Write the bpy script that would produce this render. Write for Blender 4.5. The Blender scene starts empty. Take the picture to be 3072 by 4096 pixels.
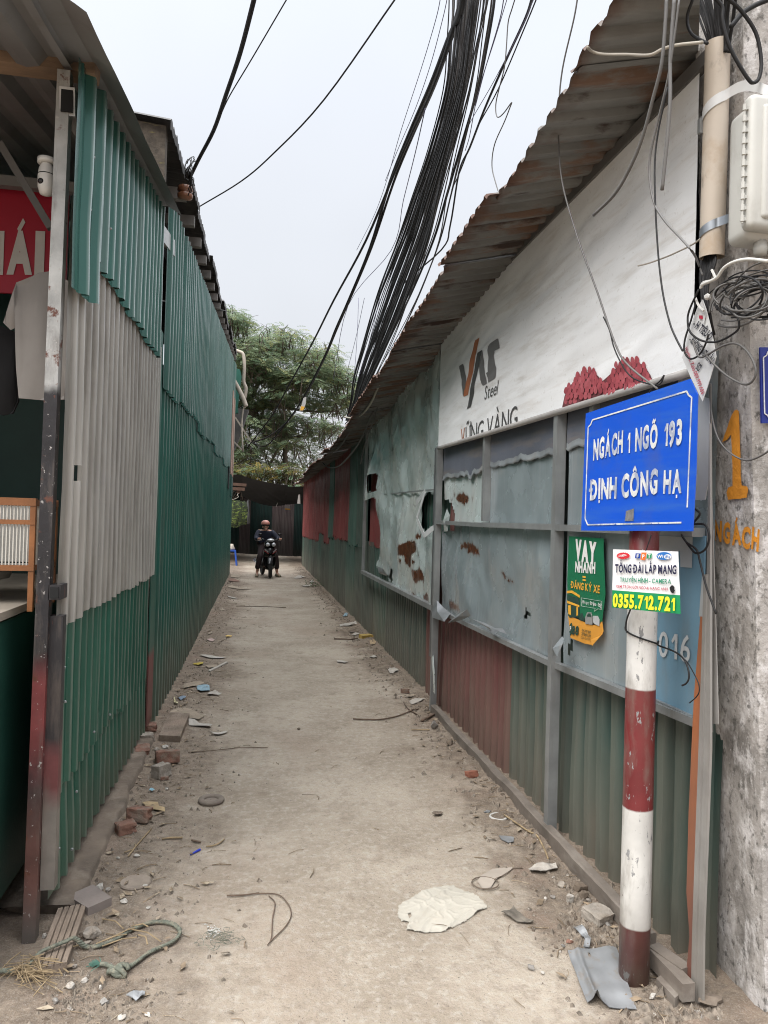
import bpy, bmesh, math, random, unicodedata
from mathutils import Vector, Matrix, noise
random.seed(7)
R = math.radians
sc = bpy.context.scene
COL = sc.collection
# ------------------------------------------------------------------ camera
S = 1.8517; FPX = 2950.0; ROLL = R(1.6); PITCH = R(0.68); YAW = R(9.9); EYE = 1.6
def cam_dir(u, v, w=1.0):
    c, s = math.cos(ROLL), math.sin(ROLL); u, v = c*u - s*v, s*u + c*v
    c, s = math.cos(PITCH), math.sin(PITCH); y, z = c*w - s*v, s*w + c*v
    c, s = math.cos(YAW), math.sin(YAW)
    return Vector((c*u + s*y, -s*u + c*y, z))
cam_data = bpy.data.cameras.new('camera'); cam = bpy.data.objects.new('camera', cam_data); COL.objects.link(cam)
cam_data.sensor_fit = 'VERTICAL'; cam_data.sensor_height = 36.0; cam_data.lens = 36.0*FPX/4096.0
cam_data.clip_start = 0.05; cam_data.clip_end = 3000
rt, up, bk = cam_dir(1, 0, 0), cam_dir(0, 1, 0), -cam_dir(0, 0, 1)
cam.matrix_world = Matrix(((rt.x, up.x, bk.x, 0), (rt.y, up.y, bk.y, 0), (rt.z, up.z, bk.z, EYE), (0, 0, 0, 1)))
sc.camera = cam
# surveying helpers: where a line of sight meets a real plane of the place
def sight(x, y): return cam_dir((x*S - 1536)/FPX, -(y*S - 2048)/FPX)
def gp(x, y, z=0.0):
    d = sight(x, y); t = (z - EYE)/d.z; return Vector((d.x*t, d.y*t, z))
def xp(x, y, X):
    d = sight(x, y); t = X/d.x; return Vector((X, d.y*t, EYE + d.z*t))
def yp(x, y, Y):
    d = sight(x, y); t = Y/d.y; return Vector((d.x*t, Y, EYE + d.z*t))
def crop(x0, y0, w, W=1659.0):
    k = w/W
    return lambda x, y: ((x0 + x*k)/S, (y0 + y*k)/S)
# ------------------------------------------------------------------ overcast sky and weak sun
SUN_EL, SUN_AZ = R(50), R(232)
wd = bpy.data.worlds.new('World'); sc.world = wd; wd.use_nodes = True
nt = wd.node_tree; nt.nodes.clear()
sky = nt.nodes.new('ShaderNodeTexSky'); sky.sky_type = 'NISHITA'; sky.sun_disc = False
sky.sun_elevation = SUN_EL; sky.sun_rotation = SUN_AZ; sky.air_density = 1.0; sky.dust_density = 4.0
tcw = nt.nodes.new('ShaderNodeTexCoord'); sep = nt.nodes.new('ShaderNodeSeparateXYZ'); nt.links.new(tcw.outputs['Generated'], sep.inputs[0])
cr = nt.nodes.new('ShaderNodeValToRGB'); nt.links.new(sep.outputs[2], cr.inputs[0])
cr.color_ramp.elements[0].position = 0.0; cr.color_ramp.elements[0].color = (3.45, 3.46, 3.56, 1)
cr.color_ramp.elements[1].position = 1.0; cr.color_ramp.elements[1].color = (22.0, 22.4, 23.0, 1)      # an overcast sky is brightest overhead
e_ = cr.color_ramp.elements.new(.36); e_.color = (3.6, 3.72, 3.93, 1); e_ = cr.color_ramp.elements.new(.62); e_.color = (4.05, 4.25, 4.6, 1); e_ = cr.color_ramp.elements.new(.80); e_.color = (15, 15.3, 16, 1)
nzw = nt.nodes.new('ShaderNodeTexNoise'); nzw.inputs['Scale'].default_value = 2.2; nzw.inputs['Detail'].default_value = 3
nt.links.new(tcw.outputs['Generated'], nzw.inputs['Vector'])
mrw = nt.nodes.new('ShaderNodeMapRange'); mrw.inputs[1].default_value = .3; mrw.inputs[2].default_value = .7; mrw.inputs[3].default_value = .95; mrw.inputs[4].default_value = 1.05
nt.links.new(nzw.outputs[0], mrw.inputs[0])
mul = nt.nodes.new('ShaderNodeMix'); mul.data_type = 'RGBA'; mul.blend_type = 'MULTIPLY'; mul.inputs[0].default_value = 1
nt.links.new(cr.outputs[0], mul.inputs[6]); nt.links.new(mrw.outputs[0], mul.inputs[7])
mxs = nt.nodes.new('ShaderNodeMix'); mxs.data_type = 'RGBA'; mxs.inputs[0].default_value = 0.93
nt.links.new(sky.outputs[0], mxs.inputs[6]); nt.links.new(mul.outputs[2], mxs.inputs[7])
bg = nt.nodes.new('ShaderNodeBackground'); bg.inputs[1].default_value = 0.105
nt.links.new(mxs.outputs[2], bg.inputs[0])
wo = nt.nodes.new('ShaderNodeOutputWorld'); nt.links.new(bg.outputs[0], wo.inputs[0])
sun_d = bpy.data.lights.new('sun', 'SUN'); sun_d.energy = 1.5; sun_d.angle = R(45); sun_d.color = (1, .97, .93)
sun = bpy.data.objects.new('sun', sun_d); COL.objects.link(sun)
sdir = Vector((math.cos(SUN_EL)*math.sin(SUN_AZ), math.cos(SUN_EL)*math.cos(SUN_AZ), math.sin(SUN_EL)))
sun.rotation_euler = sdir.to_track_quat('Z', 'Y').to_euler(); sun.location = (0, 0, 30)
sc.view_settings.view_transform = 'Standard'; sc.view_settings.look = 'None'; sc.view_settings.gamma = 1; sc.view_settings.exposure = 1.2
sc.render.engine = 'CYCLES'; sc.cycles.max_bounces = 6; sc.cycles.diffuse_bounces = 4; sc.cycles.use_denoising = True; sc.cycles.filter_width = 1.05; sc.cycles.denoising_prefilter = 'NONE'
# ------------------------------------------------------------------ object helpers
WL = {}
def tag(o, label=None, cat=None, group=None, kind=None):
    if label: o['label'] = label
    if cat: o['category'] = cat
    if group: o['group'] = group
    if kind: o['kind'] = kind
    return o
def thing(name, loc, label, cat, group=None):
    o = bpy.data.objects.new(name, None); COL.objects.link(o); o.location = loc; o.empty_display_size = .1
    WL[o] = Vector(loc); return tag(o, label, cat, group)
class MB:
    def __init__(s): s.v = []; s.f = []; s.m = []
    def add(s, vs, fs, mi=0):
        n = len(s.v); s.v += [Vector(p) for p in vs]; s.f += [tuple(i + n for i in f) for f in fs]; s.m += [mi]*len(fs); return s
    def box(s, c, sz, rot=None, mi=0, jit=0):
        hx, hy, hz = sz[0]/2, sz[1]/2, sz[2]/2; c = Vector(c)
        vs = [Vector((x, y, z)) for z in (-hz, hz) for x, y in ((-hx, -hy), (hx, -hy), (hx, hy), (-hx, hy))]
        if jit: vs = [v + Vector([random.uniform(-jit, jit) for _ in range(3)]) for v in vs]
        if rot is not None: vs = [rot @ v for v in vs]
        return s.add([v + c for v in vs], [(3, 2, 1, 0), (4, 5, 6, 7), (0, 1, 5, 4), (1, 2, 6, 5), (2, 3, 7, 6), (3, 0, 4, 7)], mi)
    def bar(s, a, b, w, h=None, mi=0, upv=(0, 0, 1)):
        a, b = Vector(a), Vector(b); h = h or w; d = (b - a).normalized(); u = Vector(upv)
        if abs(d.dot(u)) > .95: u = Vector((0, 1, 0))
        x = d.cross(u).normalized(); z = x.cross(d)
        vs = [p + x*i*w/2 + z*j*h/2 for p in (a, b) for i, j in ((-1, -1), (1, -1), (1, 1), (-1, 1))]
        return s.add(vs, [(3, 2, 1, 0), (4, 5, 6, 7), (0, 1, 5, 4), (1, 2, 6, 5), (2, 3, 7, 6), (3, 0, 4, 7)], mi)
    def tube(s, pts, r, n=6, mi=0, caps=True):
        pts = [Vector(p) for p in pts]; m = len(pts); rs = r if isinstance(r, (list, tuple)) else [r]*m
        vs = []; prev = None
        for i, p in enumerate(pts):
            d = (pts[min(i+1, m-1)] - pts[max(i-1, 0)])
            d = d.normalized() if d.length > 1e-9 else Vector((0, 0, 1))
            if prev is None: x = d.orthogonal().normalized()
            else:
                x = prev - d*prev.dot(d); x = x.normalized() if x.length > 1e-6 else d.orthogonal().normalized()
            prev = x; y = d.cross(x)
            for k in range(n):
                a = 2*math.pi*k/n; vs.append(p + (x*math.cos(a) + y*math.sin(a))*rs[i])
        fs = [(i*n + k, i*n + (k+1) % n, (i+1)*n + (k+1) % n, (i+1)*n + k) for i in range(m-1) for k in range(n)]
        if caps: fs += [tuple(range(n-1, -1, -1)), tuple((m-1)*n + k for k in range(n))]
        return s.add(vs, fs, mi)
    def poly(s, pts, mi=0): return s.add(pts, [tuple(range(len(pts)))], mi)
    def slab(s, pts, d, mi=0):
        n = len(pts); d = Vector(d); vs = [Vector(p) for p in pts]; vs += [p + d for p in vs]
        return s.add(vs, [tuple(range(n)), tuple(range(2*n-1, n-1, -1))] + [(i, n+i, n+(i+1) % n, (i+1) % n) for i in range(n)], mi)
    def lathe(s, c, prof, n=16, mi=0, M=None):
        c = Vector(c); vs = []
        for r, z in prof:
            for k in range(n):
                a = 2*math.pi*k/n; p = Vector((r*math.cos(a), r*math.sin(a), z)); vs.append(c + (M @ p if M else p))
        m = len(prof)
        return s.add(vs, [(i*n+k, i*n+(k+1) % n, (i+1)*n+(k+1) % n, (i+1)*n+k) for i in range(m-1) for k in range(n)] + [tuple(range(n-1, -1, -1)), tuple((m-1)*n+k for k in range(n))], mi)
    def ball(s, c, r, sub=2, mi=0, jit=0, seed=0):
        b = bmesh.new(); bmesh.ops.create_icosphere(b, subdivisions=sub, radius=1.0); c = Vector(c); r = Vector(r) if not isinstance(r, (int, float)) else Vector((r, r, r))
        vs = []
        for v in b.verts:
            k = 1 + jit*noise.noise(v.co*1.7 + Vector((seed*3.1, seed*1.7, seed))) if jit else 1
            vs.append(c + Vector((v.co.x*r.x, v.co.y*r.y, v.co.z*r.z))*k)
        s.add(vs, [tuple(v.index for v in f.verts) for f in b.faces], mi); b.free(); return s
    def grid(s, fn, nu, nv, mi=0, skip=None):
        vs = [fn(i/nu, j/nv) for j in range(nv+1) for i in range(nu+1)]
        fs = []
        for j in range(nv):
            for i in range(nu):
                if skip and skip((i+.5)/nu, (j+.5)/nv): continue
                a = j*(nu+1) + i; fs.append((a, a+1, a+nu+2, a+nu+1))
        return s.add(vs, fs, mi)
    def out(s, name, mats, parent=None, smooth=False, label=None, cat=None, group=None, kind=None, loc=None):
        if not isinstance(mats, (list, tuple)): mats = [mats]
        if parent is not None: base = WL[parent]
        elif loc is not None: base = Vector(loc)
        else:
            xs = [p.x for p in s.v]; ys = [p.y for p in s.v]; base = Vector(((min(xs)+max(xs))/2, (min(ys)+max(ys))/2, min(p.z for p in s.v)))
        me = bpy.data.meshes.new(name); me.from_pydata([p - base for p in s.v], [], s.f)
        for m in mats: me.materials.append(m)
        if len(mats) > 1: me.polygons.foreach_set('material_index', s.m)
        if smooth: me.polygons.foreach_set('use_smooth', [True]*len(me.polygons))
        me.update()
        o = bpy.data.objects.new(name, me); COL.objects.link(o)
        if parent is not None: o.parent = parent; o.location = (0, 0, 0)
        else: o.location = base
        WL[o] = base
        return tag(o, label, cat, group, kind)
def spline(pts, n=6):
    pts = [Vector(p) for p in pts]; P = [pts[0]*2 - pts[1]] + pts + [pts[-1]*2 - pts[-2]]; res = []
    for i in range(1, len(P)-2):
        a, b, c, d = P[i-1], P[i], P[i+1], P[i+2]
        for k in range(n):
            t = k/n; res.append(.5*((2*b) + (c-a)*t + (2*a-5*b+4*c-d)*t*t + (3*b-a-3*c+d)*t**3))
    return res + [pts[-1]]
def inpoly(x, y, P):
    r = False; n = len(P)
    for i in range(n):
        x1, y1 = P[i]; x2, y2 = P[(i+1) % n]
        if (y1 > y) != (y2 > y) and x < (x2-x1)*(y-y1)/(y2-y1) + x1: r = not r
    return r
def nz(x, y, z=0.0): return noise.noise(Vector((x, y, z)))
# ------------------------------------------------------------------ materials
MATS = {}
def mat(name, col, rough=.6, metal=0.0, var=.15, vscale=3, dirt=None, dscale=(5, 5, 1), dth=(.5, .7), splash=None, spots=None, bump=0.0, bscale=60, spec=.5, alpha=1, rvar=0, trans=0, bstretch=(1, 1, 1), stops=None, crest=None, rust=False):
    """procedural weathered surface: colour variation, dirt streaks, splash mud above the ground, chips, bump"""
    if name in MATS: return MATS[name]
    m = bpy.data.materials.new(name); m.use_nodes = True; t = m.node_tree; N = t.nodes; L = t.links; b = N['Principled BSDF']
    geo = N.new('ShaderNodeNewGeometry'); pos = geo.outputs['Position']
    def tex(scale, detail=4, stretch=None, off=None, rg=.55):
        n = N.new('ShaderNodeTexNoise'); n.inputs['Scale'].default_value = scale; n.inputs['Detail'].default_value = detail; n.inputs['Roughness'].default_value = rg
        mp = N.new('ShaderNodeMapping'); mp.inputs['Scale'].default_value = stretch or (1, 1, 1); mp.inputs['Location'].default_value = off or (len(name)*.37, len(MATS)*1.13, 0)
        L.new(pos, mp.inputs[0]); L.new(mp.outputs[0], n.inputs['Vector']); return n.outputs[0]
    def rng(src, a, bb, c=0.0, d=1.0):
        r = N.new('ShaderNodeMapRange'); r.inputs[1].default_value = a; r.inputs[2].default_value = bb; r.inputs[3].default_value = c; r.inputs[4].default_value = d; L.new(src, r.inputs[0]); return r.outputs[0]
    def math_(op, a, bb):
        q = N.new('ShaderNodeMath'); q.operation = op
        for i, w in enumerate((a, bb)):
            if isinstance(w, (int, float)): q.inputs[i].default_value = w
            else: L.new(w, q.inputs[i])
        return q.outputs[0]
    def mix(f, A, B):
        q = N.new('ShaderNodeMix'); q.data_type = 'RGBA'
        for i, w in ((0, f), (6, A), (7, B)):
            if isinstance(w, (int, float)): q.inputs[i].default_value = w
            elif isinstance(w, tuple): q.inputs[i].default_value = (*w[:3], 1)
            else: L.new(w, q.inputs[i])
        return q.outputs[2]
    lo = tuple(c*(1-var) for c in col); hi = tuple(min(1, c*(1+var)) for c in col)
    c = mix(rng(tex(vscale, 6), .32, .68), lo, hi)
    if stops:      # paint bands by height: [(z, colour)...] from low to high
        sx = N.new('ShaderNodeSeparateXYZ'); L.new(pos, sx.inputs[0]); zz = math_('ADD', sx.outputs[2], rng(tex(stops[0][2] if len(stops[0]) > 2 else 25, 3), 0, 1, *((-.004, .004) if name == 'pole_paint' else (-.03, .03))))
        for st in stops:
            zc, cc = st[0], st[1]; soft = st[3] if len(st) > 3 else .004
            c = mix(rng(zz, zc-soft, zc+soft), c, mix(rng(tex(vscale, 6), .32, .68), tuple(k*(1-var) for k in cc), tuple(min(1, k*(1+var)) for k in cc)))
    if dirt:
        for di in (dirt if isinstance(dirt, list) else [dirt]):
            dc, am = di[0], di[1]; ds = di[2] if len(di) > 2 else dscale; th = di[3] if len(di) > 3 else dth
            c = mix(math_('MULTIPLY', rng(tex(1.0, 7, ds, rg=.65), th[0], th[1]), am), c, dc)
    if spots:
        for sp in (spots if isinstance(spots, list) else [spots]):
            scol, sscale, a, bb = sp[:4]; c = mix(rng(tex(sscale, 5, sp[4] if len(sp) > 4 else None, rg=.7), a, bb), c, scol)
    if rust:
        at = N.new('ShaderNodeAttribute'); at.attribute_name = 'rust'; e_ = math_('ADD', at.outputs['Fac'], rng(tex(26, 5, (1, 1.2, .7), rg=.7), .25, .75, -.32, .32))
        c = mix(math_('MULTIPLY', rng(e_, .22, .62), .45), c, (.20, .13, .09)); c = mix(rng(e_, .50, .60), c, mix(rng(tex(45, 5), .35, .65), (.07, .024, .014), (.17, .060, .026)))
    if splash:
        z0, z1, scol, am = splash; sx = N.new('ShaderNodeSeparateXYZ'); L.new(pos, sx.inputs[0])
        hgt = rng(sx.outputs[2], z0, z1, 1, 0); k = math_('MULTIPLY', math_('ADD', hgt, rng(tex(1, 5, (6, 6, 1.5)), .25, .75, -.35, .25)), am)
        q = N.new('ShaderNodeClamp'); L.new(k, q.inputs[0]); c = mix(q.outputs[0], c, scol)
    if crest:      # raised ribs painted paler: dust, wear and the light their edges catch
        at = N.new('ShaderNodeAttribute'); at.attribute_name = 'rib'; pw = math_('MULTIPLY', rng(at.outputs['Fac'], *((.7, 1.0) if 'green_paint' in name else (.2, .95))), rng(tex(1, 5, (9, 9, 1.2)), .3, .62, .25, 1.0)); c = mix(math_('MULTIPLY', pw, crest[1]), c, crest[0])
    L.new(c, b.inputs['Base Color']); b.inputs['Roughness'].default_value = rough; b.inputs['Metallic'].default_value = metal; b.inputs['Specular IOR Level'].default_value = spec
    if rvar: L.new(rng(tex(vscale*2, 5), .3, .7, max(.05, rough-rvar), min(1, rough+rvar)), b.inputs['Roughness'])
    if alpha < 1: b.inputs['Alpha'].default_value = alpha
    if trans:
        tr = N.new('ShaderNodeBsdfTranslucent'); L.new(c, tr.inputs[0]); ms = N.new('ShaderNodeMixShader'); ms.inputs[0].default_value = trans
        L.new(b.outputs[0], ms.inputs[1]); L.new(tr.outputs[0], ms.inputs[2]); L.new(ms.outputs[0], N['Material Output'].inputs[0])
    if bump:
        bp = N.new('ShaderNodeBump'); bp.inputs['Strength'].default_value = bump; bp.inputs['Distance'].default_value = .01
        L.new(tex(bscale, 6, bstretch, rg=.65), bp.inputs['Height']); L.new(bp.outputs[0], b.inputs['Normal'])
    MATS[name] = m; return m
def plain(name, col, rough=.6, metal=0, **k): return mat(name, col, rough, metal, var=k.pop('var', .08), vscale=k.pop('vscale', 8), **k)
MUD = (.15, .12, .088)
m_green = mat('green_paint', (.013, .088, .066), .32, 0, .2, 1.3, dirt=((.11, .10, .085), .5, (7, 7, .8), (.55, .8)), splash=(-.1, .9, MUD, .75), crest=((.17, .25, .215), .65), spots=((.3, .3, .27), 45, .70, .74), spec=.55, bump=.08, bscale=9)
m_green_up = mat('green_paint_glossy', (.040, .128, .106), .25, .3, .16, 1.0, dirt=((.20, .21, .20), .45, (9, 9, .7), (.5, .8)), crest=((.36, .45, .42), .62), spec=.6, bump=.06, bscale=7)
m_green_low = mat('green_paint_scuffed', (.010, .085, .055), .42, 0, .22, 2, dirt=((.14, .13, .11), .45, (9, 9, 1.2), (.52, .8)), splash=(-.05, .45, MUD, .7), crest=((.17, .21, .175), .65), spots=[((.35, .35, .32), 60, .71, .75), ((.02, .03, .025), 14, .68, .78)], spec=.5, bump=.1, bscale=12)
m_clear = mat('aged_plastic_sheet', (.315, .297, .265), .3, 0, .2, 2.2, dirt=[((.13, .11, .09), .6, (4, 4, 1.6), (.50, .68)), ((.15, .13, .105), .75, (12, 12, .5), (.48, .75)), ((.62, .60, .56), .5, (16, 16, .35), (.55, .7))], trans=.22, spec=.5, crest=((.66, .64, .60), .6), bump=.08, bscale=14)
m_galv_post = mat('galvanised_steel', (.27, .28, .28), .45, .45, .18, 6, dirt=((.17, .15, .13), .5, (20, 20, 2), (.5, .8)), spots=((.12, .05, .03), 16, .70, .76), bump=.06)
# ------------------------------------------------------------------ lettering
GL = {}; CAP = 1.0
def glyph(ch, bold):
    k = (ch, bold)
    if k in GL: return GL[k]
    if ch == '1':
        w = .16 + bold*1.6; GL[k] = ([(a*CAP, b*CAP) for a, b in ((0, .70), (.06, .62), (.24, .76), (.24, 0), (.24+w, 0), (.24+w, 1), (.22, 1))], [(0, 1, 2, 6), (2, 3, 4, 5, 6)]); return GL[k]
    cu = bpy.data.curves.new('glyph', 'FONT'); cu.body = ch; cu.fill_mode = 'FRONT'; cu.offset = bold; cu.resolution_u = 3
    ob = bpy.data.objects.new('glyph', cu); COL.objects.link(ob); bpy.context.view_layer.update()
    me = ob.evaluated_get(bpy.context.evaluated_depsgraph_get()).to_mesh()
    vs = [(v.co.x, v.co.y) for v in me.vertices]; fs = [tuple(p.vertices) for p in me.polygons]
    ob.to_mesh_clear(); bpy.data.objects.remove(ob); bpy.data.curves.remove(cu)
    if not vs: vs = [(0, 0), (.2, 0)]
    GL[k] = (vs, fs); return GL[k]

def stroke2(pts, w, close=False):
    q = []
    for i in range(len(pts)-1):
        (x0, y0), (x1, y1) = pts[i], pts[i+1]; dx, dy = x1-x0, y1-y0; l = math.hypot(dx, dy) or 1; nx, ny = -dy/l*w/2, dx/l*w/2; ex, ey = dx/l*w*.3, dy/l*w*.3
        q.append([(x0-ex+nx, y0-ey+ny), (x0-ex-nx, y0-ey-ny), (x1+ex-nx, y1+ey-ny), (x1+ex+nx, y1+ey+ny)])
    return q
def text(mb, s, o, U, V, mi=0, bold=.02, gap=.12, slant=0, jit=0, nrm=None, clip=None, lw=None):
    """letters of s: o baseline start, U vector over the whole line, V vector of one capital's height"""
    o, U, V = Vector(o), Vector(U), Vector(V); items = []; x = 0.0
    for ch in s:
        if ch == ' ': x += .38; continue
        bar = ch in 'Đđ'; base = {'Đ': 'D', 'đ': 'd'}.get(ch, ch); dec = unicodedata.normalize('NFD', base); base, marks = dec[0], dec[1:]
        vs, fs = glyph(base, bold); vs = [(a/CAP, b/CAP) for a, b in vs]; mn = min(a for a, b in vs); mx = max(a for a, b in vs)
        polys = [[(vs[i][0]-mn, vs[i][1]) for i in f] for f in fs]; w = mx-mn; c = w/2; top = 1.0 if (base.isupper() or base in 'ltdhbk') else (.95 if base == 'i' else .72); t = .13 + bold
        if bar: polys += stroke2([(-.1, .5), (.34, .5)], t)
        h = top + .12
        for mk in marks:
            if mk == '\u0323': polys += [[(c-.09, -.28), (c+.09, -.28), (c+.09, -.12), (c-.09, -.12)]]; continue
            if mk == '\u031b': polys += stroke2([(w-.12, top*.92), (w+.08, top), (w+.1, top+.16)], t*.9); continue
            P = {'\u0301': [(c-.08, h), (c+.12, h+.22)], '\u0300': [(c+.08, h), (c-.12, h+.22)], '\u0303': [(c-.2, h+.02), (c-.08, h+.12), (c+.06, h+.03), (c+.2, h+.13)],
                 '\u0309': [(c-.1, h+.2), (c+.06, h+.22), (c+.07, h+.12), (c-.02, h+.03)], '\u0302': [(c-.2, h), (c, h+.16), (c+.2, h)], '\u0306': [(c-.18, h+.14), (c-.07, h+.03), (c+.07, h+.03), (c+.18, h+.14)]}.get(mk)
            if P: polys += stroke2(P, t*.85); h += .2
        items.append((x, w, polys)); x += w + gap
    tot = x - gap
    n = U.cross(V).normalized() if nrm is None else Vector(nrm)
    for gi, (gx, w, polys) in enumerate(items):
        ja, jx, jy, js = (random.uniform(-jit, jit) for _ in range(4)) if jit else (0, 0, 0, 0)
        for pi, P in enumerate(polys):
            pts = []
            for a, b in P:
                a2, b2 = a - w/2, b - .5; a3 = a2*math.cos(ja*1.2) - b2*math.sin(ja*1.2); b3 = a2*math.sin(ja*1.2) + b2*math.cos(ja*1.2)
                a4, b4 = a3*(1+js) + w/2 + gx + jx*.5, b3 + .5 + jy*.5
                a4 += slant*b4
                pts.append(o + U*(a4/tot) + V*b4 + n*(.00005*pi))
            mb.poly(pts, mi)
    return mb
def clip_below(mb, p, n):
    """cut away what lies on the far side of a plane (a print that is folded under)"""
    b = bmesh.new(); vv = [b.verts.new(v) for v in mb.v]
    for f, m in zip(mb.f, mb.m):
        try: fa = b.faces.new([vv[i] for i in f]); fa.material_index = m
        except ValueError: pass
    bmesh.ops.bisect_plane(b, geom=b.verts[:] + b.edges[:] + b.faces[:], plane_co=p, plane_no=n, clear_outer=True)
    b.verts.index_update(); r = MB(); r.v = [v.co.copy() for v in b.verts]; r.f = [tuple(v.index for v in f.verts) for f in b.faces]; r.m = [f.material_index for f in b.faces]; b.free(); return r
CAP = max(y for x, y in glyph('H', 0.0)[0])
# ------------------------------------------------------------------ ground
def ground_mat():
    m = bpy.data.materials.new('dusty_concrete'); m.use_nodes = True; t = m.node_tree; N = t.nodes; L = t.links; b = N['Principled BSDF']
    geo = N.new('ShaderNodeNewGeometry'); pos = geo.outputs['Position']; sx = N.new('ShaderNodeSeparateXYZ'); L.new(pos, sx.inputs[0])
    def tex(scale, detail=5, st=(1, 1, 1), rg=.6):
        n = N.new('ShaderNodeTexNoise'); n.inputs['Scale'].default_value = scale; n.inputs['Detail'].default_value = detail; n.inputs['Roughness'].default_value = rg
        mp = N.new('ShaderNodeMapping'); mp.inputs['Scale'].default_value = st; L.new(pos, mp.inputs[0]); L.new(mp.outputs[0], n.inputs['Vector']); return n.outputs[0]
    def rng(s, a, bb, c=0., d=1.):
        r = N.new('ShaderNodeMapRange'); r.interpolation_type = 'SMOOTHSTEP'; r.inputs[1].default_value = a; r.inputs[2].default_value = bb; r.inputs[3].default_value = c; r.inputs[4].default_value = d; L.new(s, r.inputs[0]); return r.outputs[0]
    def mth(op, a, bb):
        q = N.new('ShaderNodeMath'); q.operation = op; q.use_clamp = op == 'MAXIMUM'
        for i, w in enumerate((a, bb)):
            if isinstance(w, (int, float)): q.inputs[i].default_value = w
            else: L.new(w, q.inputs[i])
        return q.outputs[0]
    def mix(f, A, B):
        q = N.new('ShaderNodeMix'); q.data_type = 'RGBA'
        for i, w in ((0, f), (6, A), (7, B)):
            if isinstance(w, (int, float)): q.inputs[i].default_value = w
            elif isinstance(w, tuple): q.inputs[i].default_value = (*w, 1)
            else: L.new(w, q.inputs[i])
        return q.outputs[2]
    c = mix(rng(tex(1.3, 6), .35, .65), (.31, .258, .20), (.43, .368, .296))
    c = mix(mth('MULTIPLY', rng(tex(30, 6, rg=.75), .49, .60), .6), c, (.47, .425, .365)); c = mix(mth('MULTIPLY', rng(tex(13, 6, rg=.75), .50, .62), .45), c, (.245, .20, .155))          # worn light aggregate
    c = mix(mth('MULTIPLY', rng(tex(.9, 5, (1, .6, 1)), .48, .68), .55), c, (.30, .23, .175))      # dust brought in by wheels
    c = mix(mth('MULTIPLY', rng(tex(4.5, 6, (1, .8, 1), .7), .53, .68), .5), c, (.215, .17, .128))
    edge = mth('ADD', sx.outputs[0], rng(tex(1.1, 6), .2, .8, -.28, .28)); edge = mth('ADD', edge, rng(tex(9, 6), .2, .8, -.1, .1))
    dl = rng(edge, -.52, -.02, 1, 0); dr = rng(edge, 1.10, 1.40, 0, 1)
    dm = mth('MAXIMUM', dl, dr)
    soil = mix(rng(tex(16, 7, rg=.7), .36, .66), (.115, .086, .064), (.245, .192, .143))
    soil = mix(rng(tex(2.2, 4), .5, .75, 0, .7), soil, (.19, .12, .088))
    c = mix(mth('MULTIPLY', dm, .82), c, soil)
    c = mix(mth('MULTIPLY', rng(tex(150, 3, rg=.6), .50, .64), .22), c, (.48, .43, .37)); c = mix(mth('MULTIPLY', rng(tex(120, 3, (1, 1, 1), .6), .53, .66), .25), c, (.17, .135, .10))
    c = mix(mth('MULTIPLY', rng(tex(75, 4, rg=.6), .63, .70), .7), c, (.13, .105, .085))
    c = mix(mth('MULTIPLY', rng(tex(55, 3, rg=.6), .68, .74), .55), c, (.46, .42, .37))
    L.new(c, b.inputs['Base Color']); b.inputs['Roughness'].default_value = .92; b.inputs['Specular IOR Level'].default_value = .2
    bp = N.new('ShaderNodeBump'); bp.inputs['Strength'].default_value = .9; bp.inputs['Distance'].default_value = .014
    h = mth('ADD', tex(45, 8, rg=.72), mth('MULTIPLY', tex(9, 4), .6)); L.new(h, bp.inputs['Height']); L.new(bp.outputs[0], b.inputs['Normal'])
    return m
def gz(x, y):
    z = .006*nz(x*1.1, y*.7, 3) + .003*nz(x*5, y*5, 1)
    e = max(0, min(1, (x-1.12)/.4)) if x < 2.5 else 0
    z += e*(.015 + .030*max(0, nz(x*5, y*3.1, 7)) + .02*nz(x*14, y*14, 2))
    e = max(0, min(1, (-.25-x)/.4)) if x > -1.5 else 0
    z += e*(.010 + .018*max(0, nz(x*4, y*3, 9)) + .010*nz(x*15, y*15, 5))
    return z if -2 < x < 2.6 and 1 < y < 40 else min(z, 0.0)
xs = [-600, -120, -30, -8, -3, -1.6] + [-1.2 + .035*i for i in range(92)] + [2.3, 3.5, 8, 30, 120, 600]
ys = [-600, -100, -20, -5, 0, 1] + [1.5 + .035*i for i in range(130)] + [6.2 + .12*i for i in range(90)] + [17.5 + .5*i for i in range(46)] + [45, 70, 150, 400, 1500]
g = MB(); g.v = [Vector((x, y, gz(x, y))) for y in ys for x in xs]; nx_ = len(xs)
g.f = [(j*nx_+i, j*nx_+i+1, (j+1)*nx_+i+1, (j+1)*nx_+i) for j in range(len(ys)-1) for i in range(nx_-1)]; g.m = [0]*len(g.f)
g.out('ground', ground_mat(), smooth=True, kind='structure', loc=(0, 0, 0))
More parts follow.
